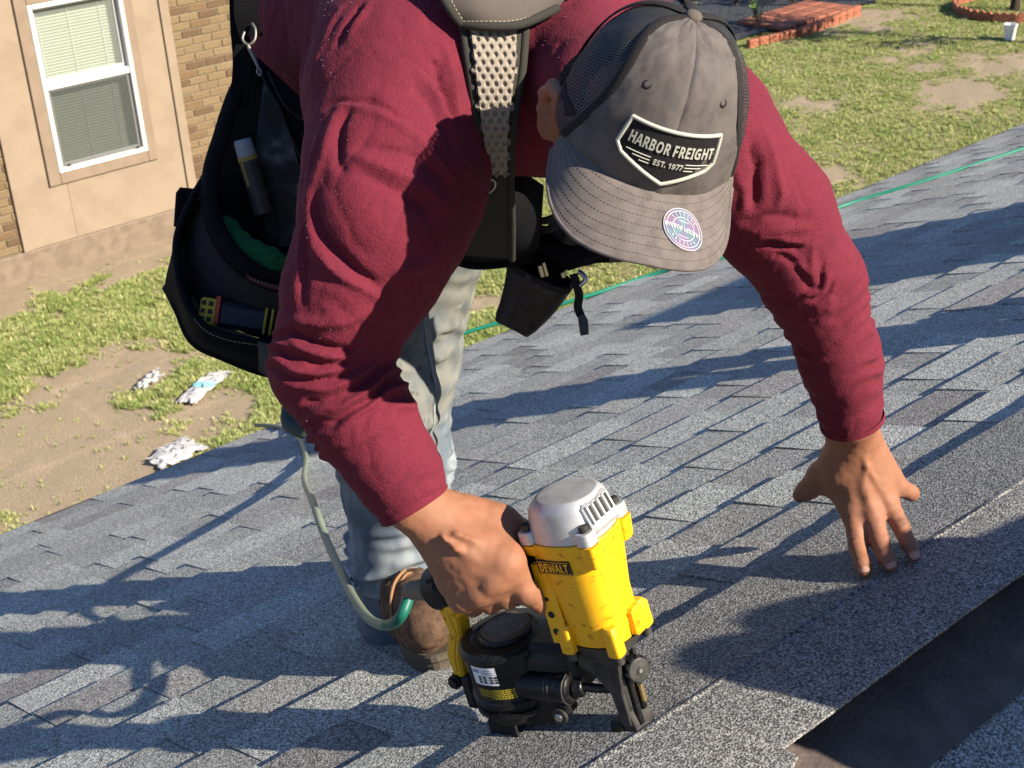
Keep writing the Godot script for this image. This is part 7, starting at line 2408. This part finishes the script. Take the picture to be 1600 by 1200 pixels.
func build_nailer() -> void:
	var t := thing("nail_gun", "yellow and black coil roofing nail gun with its nose on the ridge cap", "nail gun")
	t.transform = Transform3D(Vector3(-0.9597, -0.0157, 0.2807), Vector3(-0.0833, 0.9694, -0.2307), Vector3(-0.2685, -0.2448, -0.9317), Vector3(-0.0012, -0.0075, -0.0218))
	var m := mb()
	# yellow housing
	loft(m, [[0.128, 0.032, 0.035, 0, 0.004, 2.5], [0.130, 0.0345, 0.0375, 0, 0.004, 2.5], [0.150, 0.0360, 0.0390, 0, 0.004, 2.5], [0.185, 0.0372, 0.0410, 0, 0.006, 2.6], [0.215, 0.0405, 0.0460, 0, 0.007, 2.6], [0.240, 0.0435, 0.0490, 0, 0.007, 2.6], [0.260, 0.0450, 0.0500, 0, 0.007, 2.6], [0.2615, 0.0440, 0.049, 0, 0.007, 2.6]])
	var hs := obj("housing", m, M.yellow, t)
	# corner ribs at the top and screw lugs at the bottom
	for q in [[0.0305, -0.0305, 0.232], [0.0305, 0.039, 0.246], [-0.0305, -0.0305, 0.232], [-0.0305, 0.039, 0.246]]:
		m = mb()
		var sx := signf(q[0]); var sz := signf(q[1])
		loft(m, [[q[2], 0.006, 0.006, q[0] * 1.05, q[1] * 1.05, 3.5], [q[2] + 0.003, 0.009, 0.0095, q[0] * 1.06, q[1] * 1.06, 3.5], [0.2605, 0.010, 0.0105, q[0] * 1.10, q[1] * 1.10, 3.5]], 20)
		obj("housing_rib", m, M.yellow, hs)
	for q in [[0.0270, -0.024], [0.0275, 0.029], [-0.0270, -0.024], [-0.0275, 0.029]]:
		m = mb()
		loft(m, [[0.121, 0.0075, 0.0075, q[0] * 1.16, q[1] * 1.16, 4.0], [0.123, 0.0088, 0.0088, q[0] * 1.16, q[1] * 1.16, 4.0], [0.150, 0.0088, 0.0088, q[0] * 1.16, q[1] * 1.14, 4.0], [0.156, 0.006, 0.006, q[0] * 1.10, q[1] * 1.08, 4.0]], 20)
		obj("screw_lug", m, M.yellow, hs)
		m = mb()
		cyl(m, Vector3(q[0] * 1.16, 0.110, q[1] * 1.16), Vector3(q[0] * 1.16, 0.1205, q[1] * 1.16), 0.0062, 0.001, 14)
		obj("bolt", m, M.gun, hs)
	# front boss at the lower right
	m = mb()
	m.box(Vector3(-0.006, 0.146, -0.038), Vector3(0.022, 0.034, 0.014), 0.004)
	obj("front_boss", m, M.yellow, hs)
	# flat cheek with three dark screws, towards the grip
	m = mb()
	m.xf = Transform3D(Basis(), Vector3(0.0325, 0, 0))
	m.extrude(PackedVector2Array([Vector2(-0.002, 0.135), Vector2(0.006, 0.135), Vector2(0.006, 0.235), Vector2(-0.002, 0.235)]), 0.030, 0.052, 0.003)
	obj("cheek", m, M.yellow, hs)
	for y in [0.150, 0.172, 0.192]:
		m = mb()
		cyl(m, Vector3(0.0375, y, 0.041), Vector3(0.0397, y, 0.041), 0.0042 if y < 0.19 else 0.0026, 0.0005, 14)
		obj("screw", m, M.ink, hs)
	# alloy cylinder cap
	m = mb()
	loft(m, [[0.2622, 0.0430, 0.0470, 0, 0.007, 2.5], [0.2640, 0.0435, 0.0475, 0, 0.007, 2.5], [0.2780, 0.0425, 0.0460, 0, 0.006, 2.5], [0.2940, 0.0405, 0.0435, 0, 0.005, 2.4], [0.3010, 0.0380, 0.0405, 0, 0.004, 2.4], [0.3070, 0.0330, 0.0350, 0, 0.003, 2.3], [0.3078, 0.0300, 0.0320, 0, 0.002, 2.3], [0.3085, 0.0200, 0.0210, 0, 0.002, 2.2]])
	var cp := obj("cylinder_cap", m, M.alloy, t)
	for q in [[0.0330, -0.0315], [0.0330, 0.0440], [-0.0330, -0.0315], [-0.0330, 0.0440]]:
		m = mb()
		loft(m, [[0.2622, 0.0105, 0.0105, q[0], q[1], 3.0], [0.2750, 0.0100, 0.0100, q[0], q[1], 3.0], [0.2762, 0.0090, 0.0090, q[0], q[1], 3.0]], 20)
		obj("cap_lug", m, M.alloy, cp)
		m = mb()
		cyl(m, Vector3(q[0], 0.2762, q[1]), Vector3(q[0], 0.2835, q[1]), 0.0056, 0.0008, 14)
		obj("bolt", m, M.gun, cp)
		m = mb()
		cyl(m, Vector3(q[0], 0.2834, q[1]), Vector3(q[0], 0.2838, q[1]), 0.0028, 0.0001, 6)
		obj("hex_socket", m, M.ink, cp)
	# exhaust block with slots, on the front
	m = mb()
	m.xf = frame(Vector3(0.004, 0.285, -0.0325), Vector3(0, 0.94, 0.30), Vector3(0.10, 0, -1))
	m.box(Vector3(0, 0.0, 0.0), Vector3(0.046, 0.036, 0.020), 0.004)
	var ex := obj("exhaust", m, M.alloy, cp)
	for k in 4:
		m = mb()
		m.xf = frame(Vector3(0.004, 0.285, -0.0325), Vector3(0, 0.94, 0.30), Vector3(0.10, 0, -1))
		m.box(Vector3(-0.0145 + k * 0.0095, 0.004, 0.0093), Vector3(0.0056, 0.019, 0.0022), 0.0003)
		obj("exhaust_slot", m, M.ink, ex)
		m = mb()
		m.xf = frame(Vector3(0.004, 0.285, -0.0325), Vector3(0, 0.94, 0.30), Vector3(0.10, 0, -1))
		m.box(Vector3(-0.0192 + k * 0.0095, 0.004, 0.0103), Vector3(0.0030, 0.021, 0.0030), 0.0006)
		obj("exhaust_fin", m, M.alloy, ex)
	# badge on the camera side
	var bf := frame(Vector3(0.0415, 0.236, 0.014), Vector3(0.06, 1.0, 0.0), Vector3(1, -0.05, 0.02))
	m = mb()
	m.xf = bf
	m.box(Vector3(0, 0, 0.0012), Vector3(0.044, 0.0175, 0.0030), 0.0006)
	var bg := obj("badge", m, M.ink, hs)
	m = mb()
	m.xf = bf
	for b in [[Vector3(0, 0.0072, 0.0028), Vector3(0.041, 0.0006, 0.0006)], [Vector3(0, -0.0072, 0.0028), Vector3(0.041, 0.0006, 0.0006)]]: m.box(b[0], b[1])
	obj("badge_border", m, M.yellow, bg)
	obj("lettering", lettering("DEWALT", 0.0105, 0.0375, 0.0006, true, func(x, y, z): return bf * Vector3(x, y, 0.0026 + z)), M.yellow, bg)
	# neck and grip
	m = mb()
	m.box(Vector3(0, 0.222, 0.062), Vector3(0.040, 0.066, 0.040), 0.010)
	obj("neck", m, M.yellow, t)
	m = mb()
	m.box(Vector3(0.004, 0.247, 0.064), Vector3(0.046, 0.030, 0.018), 0.006)
	m.box(Vector3(0.006, 0.222, 0.060), Vector3(0.044, 0.030, 0.012), 0.004)
	obj("neck_guard", m, M.rubber, t)
	m = mb()
	m.tube(crv([Vector3(0, 0.228, 0.070), Vector3(0, 0.213, 0.11), Vector3(0, 0.200, 0.15), Vector3(0, 0.186, 0.19), Vector3(0, 0.176, 0.222)], 5), [0.021, 0.0205, 0.020, 0.0195, 0.019, 0.019, 0.019, 0.019, 0.019, 0.019, 0.0195, 0.020, 0.020, 0.0205, 0.021, 0.0215, 0.022, 0.0225, 0.023, 0.0235, 0.024], 20, true, 0.85)
	obj("grip", m, M.rubber, t)
	m = mb()
	m.tube(crv([Vector3(0, 0.190, 0.095), Vector3(0, 0.176, 0.15), Vector3(0, 0.160, 0.20), Vector3(0, 0.152, 0.218)], 5), [0.011, 0.011, 0.012, 0.012, 0.013, 0.013, 0.014, 0.014, 0.015, 0.016, 0.017, 0.018, 0.0185, 0.019, 0.019, 0.019], 16, true, 0.9)
	obj("grip_underside", m, M.yellow, t)
	m = mb()
	cyl(m, Vector3(0, 0.179, 0.212), Vector3(0, 0.170, 0.240), 0.0275, 0.004, 26)
	obj("end_cap", m, M.black, t)
	m = mb()
	m.box(Vector3(0.021, 0.183, 0.222), Vector3(0.003, 0.026, 0.016), 0.001)
	obj("end_label", m, M.rubber, t)
	var fit0 := Vector3(0, 0.170, 0.240)
	var fd := Vector3(0.04, -0.10, 0.99).normalized()
	m = mb()
	cyl(m, fit0, fit0 + fd * 0.012, 0.0095, 0.001)
	obj("air_inlet", m, M.steel, t)
	# trigger
	m = mb()
	m.box(Vector3(0, 0.188, 0.072), Vector3(0.014, 0.030, 0.012), 0.003)
	obj("trigger", m, M.black, t)
	# yellow strut from the grip end to the magazine
	m = mb()
	m.xf = Transform3D(Basis(Vector3(0, 0, 1), Vector3(0, 1, 0), Vector3(-1, 0, 0)), Vector3.ZERO)
	m.extrude(PackedVector2Array([Vector2(0.170, 0.172), Vector2(0.228, 0.166), Vector2(0.237, 0.150), Vector2(0.231, 0.118), Vector2(0.247, 0.082), Vector2(0.246, 0.050), Vector2(0.230, 0.050), Vector2(0.226, 0.080), Vector2(0.212, 0.112), Vector2(0.208, 0.136), Vector2(0.180, 0.154)]), -0.012, 0.012, 0.003)
	var sr := obj("strut", m, M.yellow, t)
	m = mb()
	m.xf = Transform3D(Basis(Vector3(0, 0, 1), Vector3(0, 1, 0), Vector3(-1, 0, 0)), Vector3.ZERO)
	m.extrude(PackedVector2Array([Vector2(0.221, 0.150), Vector2(0.230, 0.146), Vector2(0.226, 0.120), Vector2(0.240, 0.084), Vector2(0.240, 0.060), Vector2(0.235, 0.060), Vector2(0.232, 0.082), Vector2(0.217, 0.116)]), -0.0135, 0.0135, 0.001)
	obj("strut_rib", m, M.yellow, sr)
	m = mb()
	cyl(m, Vector3(-0.016, 0.046, 0.243), Vector3(0.018, 0.046, 0.243), 0.0095, 0.001)
	cyl(m, Vector3(0.0175, 0.046, 0.243), Vector3(0.0215, 0.046, 0.243), 0.0066, 0.001, 14)
	obj("strut_bolt", m, M.black, t)
	m = mb()
	m.box(Vector3(0.004, 0.030, 0.228), Vector3(0.022, 0.045, 0.016), 0.003)
	obj("strut_foot", m, M.black, t)
	# coil magazine
	var DR := 0.0575
	var C := Vector3(0, 0, 0.152)
	m = mb()
	m.xf = Transform3D(Basis(), C)
	m.lathe([Vector2(0, 0.018), Vector2(DR - 0.008, 0.018), Vector2(DR - 0.006, 0.022), Vector2(DR - 0.006, 0.030), Vector2(DR + 0.001, 0.031), Vector2(DR + 0.001, 0.038), Vector2(DR - 0.003, 0.039), Vector2(DR - 0.003, 0.044), Vector2(DR + 0.001, 0.045), Vector2(DR + 0.001, 0.051), Vector2(DR - 0.002, 0.053), Vector2(DR - 0.002, 0.106), Vector2(0, 0.106)], 48)
	var mg := obj("magazine", m, M.black, t)
	m = mb()
	m.xf = Transform3D(Basis(), C)
	m.lathe([Vector2(DR - 0.002, 0.1065), Vector2(DR + 0.0015, 0.1075), Vector2(DR + 0.0015, 0.1125), Vector2(DR - 0.003, 0.1165), Vector2(DR - 0.016, 0.1185), Vector2(DR - 0.018, 0.1160), Vector2(DR - 0.024, 0.1160), Vector2(DR - 0.0255, 0.1205), Vector2(0.030, 0.1225), Vector2(0, 0.1235)], 48)
	m.xf = Transform3D()
	obj("magazine_lid", m, M.black, mg)
	m = mb()
	m.xf = Transform3D(Basis(), C + Vector3(0, 0, -0.004))
	m.lathe([Vector2(0.0300, 0.1215), Vector2(0.0300, 0.1265), Vector2(0.0285, 0.1280), Vector2(0.0270, 0.1275)], 40)
	obj("lid_ring", m, mat(Color(0.14, 0.09, 0.06), 0.7, M.gun.albedo_texture, 9.0), mg)
	m = mb()
	m.xf = Transform3D(Basis(), C + Vector3(0, 0, -0.004))
	m.lathe([Vector2(0, 0.1275), Vector2(0.0271, 0.1272)], 40)
	obj("lid_disc", m, mat(Color(0.13, 0.125, 0.125), 0.55, M.gun.albedo_texture, 9.0), mg)
	# sloping shoulder from the lid to the housing
	m = mb()
	loft(m, [[0.090, 0.040, 0.046, -0.006, 0.088, 3.0], [0.104, 0.038, 0.042, -0.006, 0.084, 3.0], [0.114, 0.030, 0.034, -0.006, 0.076, 3.0], [0.120, 0.022, 0.028, -0.006, 0.070, 3.0]], 32)
	obj("magazine_shoulder", m, M.black, mg)
	m = mb()
	m.box(C + Vector3(0.030, 0.008, 0.012), Vector3(0.030, 0.020, 0.040), 0.003)
	m.box(C + Vector3(0.046, 0.008, -0.010), Vector3(0.004, 0.022, 0.010), 0.001)
	obj("magazine_foot", m, M.rubber, mg)
	for k in 2:
		m = mb()
		var a := deg_to_rad(18.0)
		m.xf = Transform3D(Basis(Vector3.UP, -a), C)
		m.box(Vector3(DR - 0.001, 0.048 - k * 0.014, 0.0), Vector3(0.004, 0.006, 0.016), 0.0005)
		obj("magazine_slot", m, M.ink, mg)
	# labels wrapped on the drum
	var wrap := func(a0: float, a1: float, y0: float, y1: float, off: float) -> MB:
		var g := []
		for i in 3:
			var row := []
			for j in 13:
				var a := lerpf(a0, a1, j / 12.0)
				row.append(C + Vector3(cos(a) * (DR - 0.002 + off), lerpf(y0, y1, i / 2.0), sin(a) * (DR - 0.002 + off)))
			g.append(row)
		var q := mb()
		q.sheet(g, 0.0)
		return q
	var D2 := PI / 180.0
	var lb := obj("white_label", wrap.call(20.0 * D2, -17.0 * D2, 0.078, 0.102, 0.0006), M.white, mg)
	for k in 4:
		var a := (10.0 - k * 7.0 + (2.0 if k > 1 else 0.0) * -1.0) * D2
		for r in 3:
			obj("label_block", wrap.call(a, a - 4.6 * D2, 0.0810 + r * 0.0034, 0.0836 + r * 0.0034, 0.0009), mat(Color(0.10, 0.08, 0.05), 0.6) if r % 2 else M.ink, lb)
	for r in 3:
		obj("label_line", wrap.call(3.0 * D2, (-14.0 + r * 2.0) * D2, 0.0925 + r * 0.0026, 0.0935 + r * 0.0026, 0.0009), mat(Color(0.25, 0.26, 0.30), 0.6), lb)
	for r in 1: obj("label_line", wrap.call(18.0 * D2, 7.0 * D2, 0.0945, 0.0985, 0.0009), mat(Color(0.25, 0.28, 0.36), 0.6), lb)
	var yl := obj("warning_label", wrap.call(34.0 * D2, -56.0 * D2, 0.057, 0.0745, 0.0006), mat(Color(0.016, 0.015, 0.012), 0.5), mg)
	for r in 5:
		var a := (16.0 if r else -2.0)
		while a > -46.0:
			var w := rng.randf_range(2.0, 5.0)
			obj("warning_word", wrap.call(a * D2, (a - w) * D2, 0.0595 + r * 0.0027, 0.0612 + r * 0.0027, 0.0009), M.sticker_yellow, yl)
			a -= w + 0.9
	# feed housing towards the nose
	m = mb()
	cyl(m, Vector3(0.030, 0.068, 0.122), Vector3(0.026, 0.066, 0.052), 0.0185, 0.002, 24)
	obj("feed_cylinder", m, M.black, t)
	for z in [0.082, 0.077, 0.057]:
		m = mb()
		cyl(m, Vector3(0.0275, 0.0665, z), Vector3(0.0275, 0.0665, z - 0.0022), 0.0192, 0.0005, 24)
		obj("feed_ring", m, M.gun, t)
	m = mb()
	cyl(m, Vector3(0.026, 0.066, 0.052), Vector3(0.022, 0.066, 0.040), 0.011, 0.001, 16)
	m.tube([Vector3(0.022, 0.066, 0.042), Vector3(0.018, 0.064, 0.020), Vector3(0.012, 0.062, 0.004)], 0.0055, 10)
	obj("feed_rod", m, M.black, t)
	m = mb()
	m.xf = Transform3D(Basis(Vector3(0, 0, 1), Vector3(0, 1, 0), Vector3(-1, 0, 0)), Vector3.ZERO)
	m.extrude(PackedVector2Array([Vector2(0.150, 0.020), Vector2(0.110, 0.014), Vector2(0.076, 0.020), Vector2(0.062, 0.034), Vector2(0.064, 0.046), Vector2(0.090, 0.056), Vector2(0.150, 0.056)]), -0.034, -0.012, 0.003)
	obj("feed_arm", m, M.black, t)
	m = mb()
	cyl(m, Vector3(0.033, 0.031, 0.076), Vector3(0.0375, 0.031, 0.076), 0.0105, 0.001, 20)
	obj("feed_pivot", m, M.gun, t)
	m = mb()
	cyl(m, Vector3(0.0374, 0.031, 0.076), Vector3(0.0405, 0.031, 0.076), 0.0052, 0.001, 16)
	obj("pivot_screw", m, M.steel, t)
	m = mb()
	m.box(Vector3(0.004, 0.086, 0.075), Vector3(0.046, 0.070, 0.060), 0.006)
	obj("feed_block", m, M.black, t)
	# nose: base flange, side plates, driver guide and contact foot
	m = mb()
	loft(m, [[0.108, 0.024, 0.028, 0.002, 0.006, 3.5], [0.114, 0.030, 0.034, 0.001, 0.005, 3.2], [0.1275, 0.0345, 0.0375, 0, 0.004, 2.8]], 32)
	var ns := obj("nose_flange", m, M.gun, t)
	m = mb()
	m.xf = Transform3D(Basis(Vector3(0, 0, 1), Vector3(0, 1, 0), Vector3(-1, 0, 0)), Vector3.ZERO)
	m.extrude(PackedVector2Array([Vector2(0.040, 0.120), Vector2(-0.012, 0.120), Vector2(-0.016, 0.100), Vector2(-0.010, 0.060), Vector2(-0.010, 0.018), Vector2(0.004, 0.018), Vector2(0.006, 0.058), Vector2(0.022, 0.082), Vector2(0.040, 0.092)]), -0.0205, -0.014, 0.0012)
	m.extrude(PackedVector2Array([Vector2(0.040, 0.120), Vector2(-0.012, 0.120), Vector2(-0.016, 0.100), Vector2(-0.010, 0.060), Vector2(-0.010, 0.018), Vector2(0.004, 0.018), Vector2(0.006, 0.058), Vector2(0.022, 0.082), Vector2(0.040, 0.092)]), 0.014, 0.0205, 0.0012)
	obj("nose_plate", m, M.gun, t)
	m = mb()
	m.box(Vector3(0.0, 0.064, -0.004), Vector3(0.026, 0.110, 0.014), 0.002)
	obj("driver_guide", m, M.gun, t)
	m = mb()
	m.box(Vector3(0.006, 0.055, -0.014), Vector3(0.008, 0.085, 0.005), 0.001)
	m.box(Vector3(-0.007, 0.060, -0.014), Vector3(0.007, 0.070, 0.005), 0.001)
	obj("guide_rail", m, M.black, t)
	m = mb()
	m.xf = Transform3D(Basis(Vector3(0, 0, 1), Vector3(0, 1, 0), Vector3(-1, 0, 0)), Vector3.ZERO)
	m.extrude(PackedVector2Array([Vector2(-0.010, 0.034), Vector2(0.004, 0.034), Vector2(0.007, 0.018), Vector2(0.013, 0.001), Vector2(-0.016, 0.001), Vector2(-0.014, 0.016)]), -0.0185, 0.0185, 0.001)
	obj("contact_foot", m, M.gun, t)
	m = mb()
	m.box(Vector3(0.0150, 0.011, 0.012), Vector3(0.014, 0.020, 0.018), 0.003)
	obj("contact_heel", m, M.black, t)
	# depth wheel and its brass pin
	var kf := frame(Vector3(-0.002, 0.083, -0.018), Vector3(0.42, 0.05, -0.90), Vector3(0, 1, 0))
	m = mb()
	m.xf = kf
	for k in 10:
		var a := TAU * k / 10.0
		cyl(m, Vector3(cos(a) * 0.0125, 0.0, sin(a) * 0.0125), Vector3(cos(a) * 0.0125, 0.011, sin(a) * 0.0125), 0.0042, 0.0008, 10)
	m.lathe([Vector2(0, 0), Vector2(0.0135, 0), Vector2(0.0140, 0.002), Vector2(0.0140, 0.010), Vector2(0.013, 0.012), Vector2(0, 0.012)], 30)
	var kn := obj("depth_wheel", m, M.black, t)
	m = mb()
	m.xf = kf
	m.lathe([Vector2(0.0, 0.0150), Vector2(0.0042, 0.0150), Vector2(0.0046, 0.0138), Vector2(0.0128, 0.0132), Vector2(0.0142, 0.0122), Vector2(0.0142, 0.0105)], 30)
	obj("wheel_face", m, M.gun, kn)
	m = mb()
	m.xf = kf
	cyl(m, Vector3(0, 0.0148, 0), Vector3(0, 0.0160, 0), 0.0024, 0.0003, 12)
	obj("wheel_screw", m, M.steel, kn)
	m = mb()
	cyl(m, Vector3(-0.004, 0.060, -0.019), Vector3(-0.004, 0.038, -0.019), 0.0036, 0.0005, 12)
	obj("brass_pin", m, M.brass, t)

func build_hoses() -> void:
	# quick coupler and hose from the grip end, sagging and running up over the roof
	var T := Transform3D(Vector3(-0.9597, -0.0157, 0.2807), Vector3(-0.0833, 0.9694, -0.2307), Vector3(-0.2685, -0.2448, -0.9317), Vector3(-0.0012, -0.0075, -0.0218))
	var fd := T.basis * Vector3(0.04, -0.10, 0.99).normalized()
	var f0 := T * Vector3(0, 0.170, 0.240) + fd * 0.012
	var h := thing("air_hose", "pale green air hose looping from the nail gun's coupler over the shingles", "hose", f0)
	var m := mb()
	m.xf = frame(Vector3.ZERO, fd, Vector3(0.3, 0.9, 0.1))
	m.lathe([Vector2(0.0, 0.0), Vector2(0.0120, 0.0), Vector2(0.0132, 0.002), Vector2(0.0132, 0.014), Vector2(0.0120, 0.016), Vector2(0.0120, 0.026), Vector2(0.0095, 0.029), Vector2(0.0085, 0.036), Vector2(0, 0.036)], 24)
	obj("coupler", m, mat(Color(0.16, 0.13, 0.085), 0.5), h)
	var a := f0 + fd * 0.034
	var pts := [a, Vector3(-0.0439, 0.0251, -0.3928), Vector3(-0.0628, -0.0019, -0.3913), Vector3(-0.0575, -0.0411, -0.4342), Vector3(-0.0332, -0.0847, -0.5162), Vector3(0.0122, -0.1243, -0.6265), Vector3(0.0847, -0.1754, -0.7792), Vector3(0.1676, -0.2276, -0.9515), Vector3(0.2587, -0.274, -1.135), Vector3(0.6333, -0.6455, -1.8119), Vector3(0.8923, -0.8508, -2.2381), Vector3(1.0742, -0.9877, -2.5846), Vector3(1.188, -1.1063, -2.8921), Vector3(1.231, -1.2009, -3.1373)]
	m = mb()
	m.tube([a - fd * 0.002, a.lerp(pts[1], 0.5), pts[1]].map(func(p): return p - f0), 0.0078, 12)
	obj("hose_barb", m, mat(Color(0.38, 0.50, 0.50), 0.35), h)
	var fineP := crv(pts, 8)
	m = mb()
	var prev := Color(0.015, 0.16, 0.115)
	var teal := []
	var pale := []
	for i in fineP.size():
		if i >= 6 and i <= 25: teal.append(fineP[i] - f0)
		if i >= 25: pale.append(fineP[i] - f0)
	m.col = Color(0.015, 0.17, 0.125)
	m.tube(teal, 0.0076, 12)
	obj("hose_sleeve", m, M.hose, h)
	m = mb(Color(0.27, 0.32, 0.23))
	m.tube(pale, 0.0070, 12)
	obj("hose_line", m, M.hose, h)
	var g := mb(Color(0.02, 0.27, 0.17))
	g.tube(crv([Vector3(2.2822, -1.3003, -3.3948), Vector3(2.5388, -1.2291, -3.2103), Vector3(2.7518, -1.17, -3.0571), Vector3(3.0307, -1.1224, -2.9337), Vector3(3.1913, -1.019, -2.6658), Vector3(3.9201, -1.0563, -2.7624), Vector3(4.2764, -0.9796, -2.5637), Vector3(4.7274, -0.9002, -2.3578), Vector3(5.3596, -0.8082, -2.1194)], 6), 0.0085, 10)
	tag(obj("air_hose", g, M.hose), "bright green hose lying straight along the lower roof edge", "hose")

# ---------------------------------------------------------------- what stands outside the frame and throws the long shadows on the roof
func plain_person(called: String, label: String, J: Dictionary, shirt: Color, trousers: Color) -> void:
	var t := thing(called, label, "person", J.hip * Vector3(1, 0, 1))
	var off := Transform3D(Basis(), -t.position)
	var b := chain([J.chest, J.neck, J.head], [0.07, 0.05, 0.085], 0.03)
	for e in [[J.sh0, J.el0, J.ha0], [J.sh1, J.el1, J.ha1]]: b += chain([J.chest, e[0], e[1], e[2]], [0.07, 0.05, 0.036, 0.030], 0.03)
	for e in [[J.h0, J.k0, J.f0], [J.h1, J.k1, J.f1]]: b += chain([J.hip, e[0], e[1], e[2]], [0.08, 0.08, 0.055, 0.04], 0.03)
	b.append([J.hip, J.chest, 0.10, 0.10, 0.04])
	var o := obj("body", skin_mesh([skin(b, 0.016)], skin_tint), M.skin, t)
	o.transform = off
	b = chain([J.hip, J.chest], [0.135, 0.145], 0.05) + [[J.sh0, J.sh1, 0.085, 0.085, 0.05]]
	if J.hip.y < 0.6: b += [[J.neck, J.el0, 0.12, 0.10, 0.05], [J.neck, J.head + Vector3(0.03, -0.12, 0), 0.10, 0.09, 0.05]]
	b += chain([J.sh0, J.el0], [0.075, 0.06], 0.03) + chain([J.sh1, J.el1], [0.075, 0.06], 0.03)
	o = obj("shirt", skin_mesh([skin(b, 0.016)]), mat(shirt, 0.9), t)
	o.transform = off
	b = chain([J.h0, J.k0, J.f0], [0.10, 0.08, 0.062], 0.03) + chain([J.h1, J.k1, J.f1], [0.10, 0.08, 0.062], 0.03) + [[J.h0, J.h1, 0.115, 0.115, 0.04]]
	o = obj("trousers", skin_mesh([skin(b, 0.016)]), mat(trousers, 0.9), t)
	o.transform = off
	for f in [J.f0, J.f1]:
		b = [[f + Vector3(0, 0, 0.02), f + Vector3(0.02, -0.02, -0.16), 0.052, 0.042, 0.02]]
		o = obj("boot", skin_mesh([skin(b, 0.012)]), M.boot, t)
		o.transform = off
	var c := mb()
	c.xf = Transform3D(Basis(), J.head + Vector3(0, 0.03, 0))
	c.lathe([Vector2(0.093, 0.0), Vector2(0.091, 0.03), Vector2(0.075, 0.07), Vector2(0.03, 0.085), Vector2(0, 0.087)], 18, 1.0)
	o = obj("cap", c, M.black_cloth, t)
	o.transform = off

func build_helpers() -> void:
	# a second worker standing on the ridge to the right
	plain_person("person", "person standing on the ridge beyond the right edge of the view", {
		"hip": Vector3(1.93, 0.86, -0.12), "chest": Vector3(1.92, 1.28, -0.16), "neck": Vector3(1.91, 1.46, -0.18), "head": Vector3(1.90, 1.58, -0.22),
		"sh0": Vector3(1.77, 1.36, -0.16), "el0": Vector3(1.76, 1.10, -0.14), "ha0": Vector3(1.86, 1.00, -0.26), "sh1": Vector3(2.07, 1.36, -0.16), "el1": Vector3(2.08, 1.10, -0.14), "ha1": Vector3(1.98, 1.02, -0.26),
		"h0": Vector3(1.86, 0.84, -0.12), "k0": Vector3(1.84, 0.42, -0.14), "f0": Vector3(1.82, 0.02, -0.13), "h1": Vector3(1.99, 0.84, -0.12), "k1": Vector3(1.99, 0.40, -0.16), "f1": Vector3(2.00, 0.0, -0.16)}, Color(0.30, 0.30, 0.32), Color(0.05, 0.07, 0.12))
	# another on hands and knees on the near slope, beside the camera
	plain_person("person", "person on hands and knees on the near slope beside the camera", {
		"hip": Vector3(1.25, 0.345, 0.86), "chest": Vector3(0.77, 0.342, 0.80), "neck": Vector3(0.59, 0.395, 0.78), "head": Vector3(0.48, 0.39, 0.77),
		"sh0": Vector3(0.71, 0.36, 0.64), "el0": Vector3(0.69, 0.10, 0.60), "ha0": Vector3(0.67, -0.19, 0.58), "sh1": Vector3(0.71, 0.36, 0.96), "el1": Vector3(0.69, 0.03, 0.98), "ha1": Vector3(0.67, -0.34, 1.00),
		"h0": Vector3(1.27, 0.33, 0.77), "k0": Vector3(1.23, -0.19, 0.74), "f0": Vector3(1.53, -0.24, 0.76), "h1": Vector3(1.27, 0.33, 0.96), "k1": Vector3(1.23, -0.28, 0.98), "f1": Vector3(1.53, -0.33, 1.00)}, Color(0.25, 0.28, 0.34), Color(0.06, 0.07, 0.09))
	# a stack of shingle bundles saddled on the ridge
	for k in 4:
		var m := mb(Color(0.34, 0.33, 0.32))
		m.box(Vector3(0, 0.055, 0), Vector3(0.98, 0.105, 0.34), 0.01)
		var o := obj("shingle_bundle", m, M.shingle)
		o.position = Vector3(3.26 + 0.02 * k, 0.02 + k * 0.112, 0.02 - 0.01 * k)
		tag(o, ["lowest wrapped bundle of shingles in the stack on the ridge", "second bundle from below in the shingle stack on the ridge", "third bundle from below in the shingle stack on the ridge", "topmost bundle of the shingle stack on the ridge"][k], "shingle bundle", "bundles of shingles stacked on the ridge")
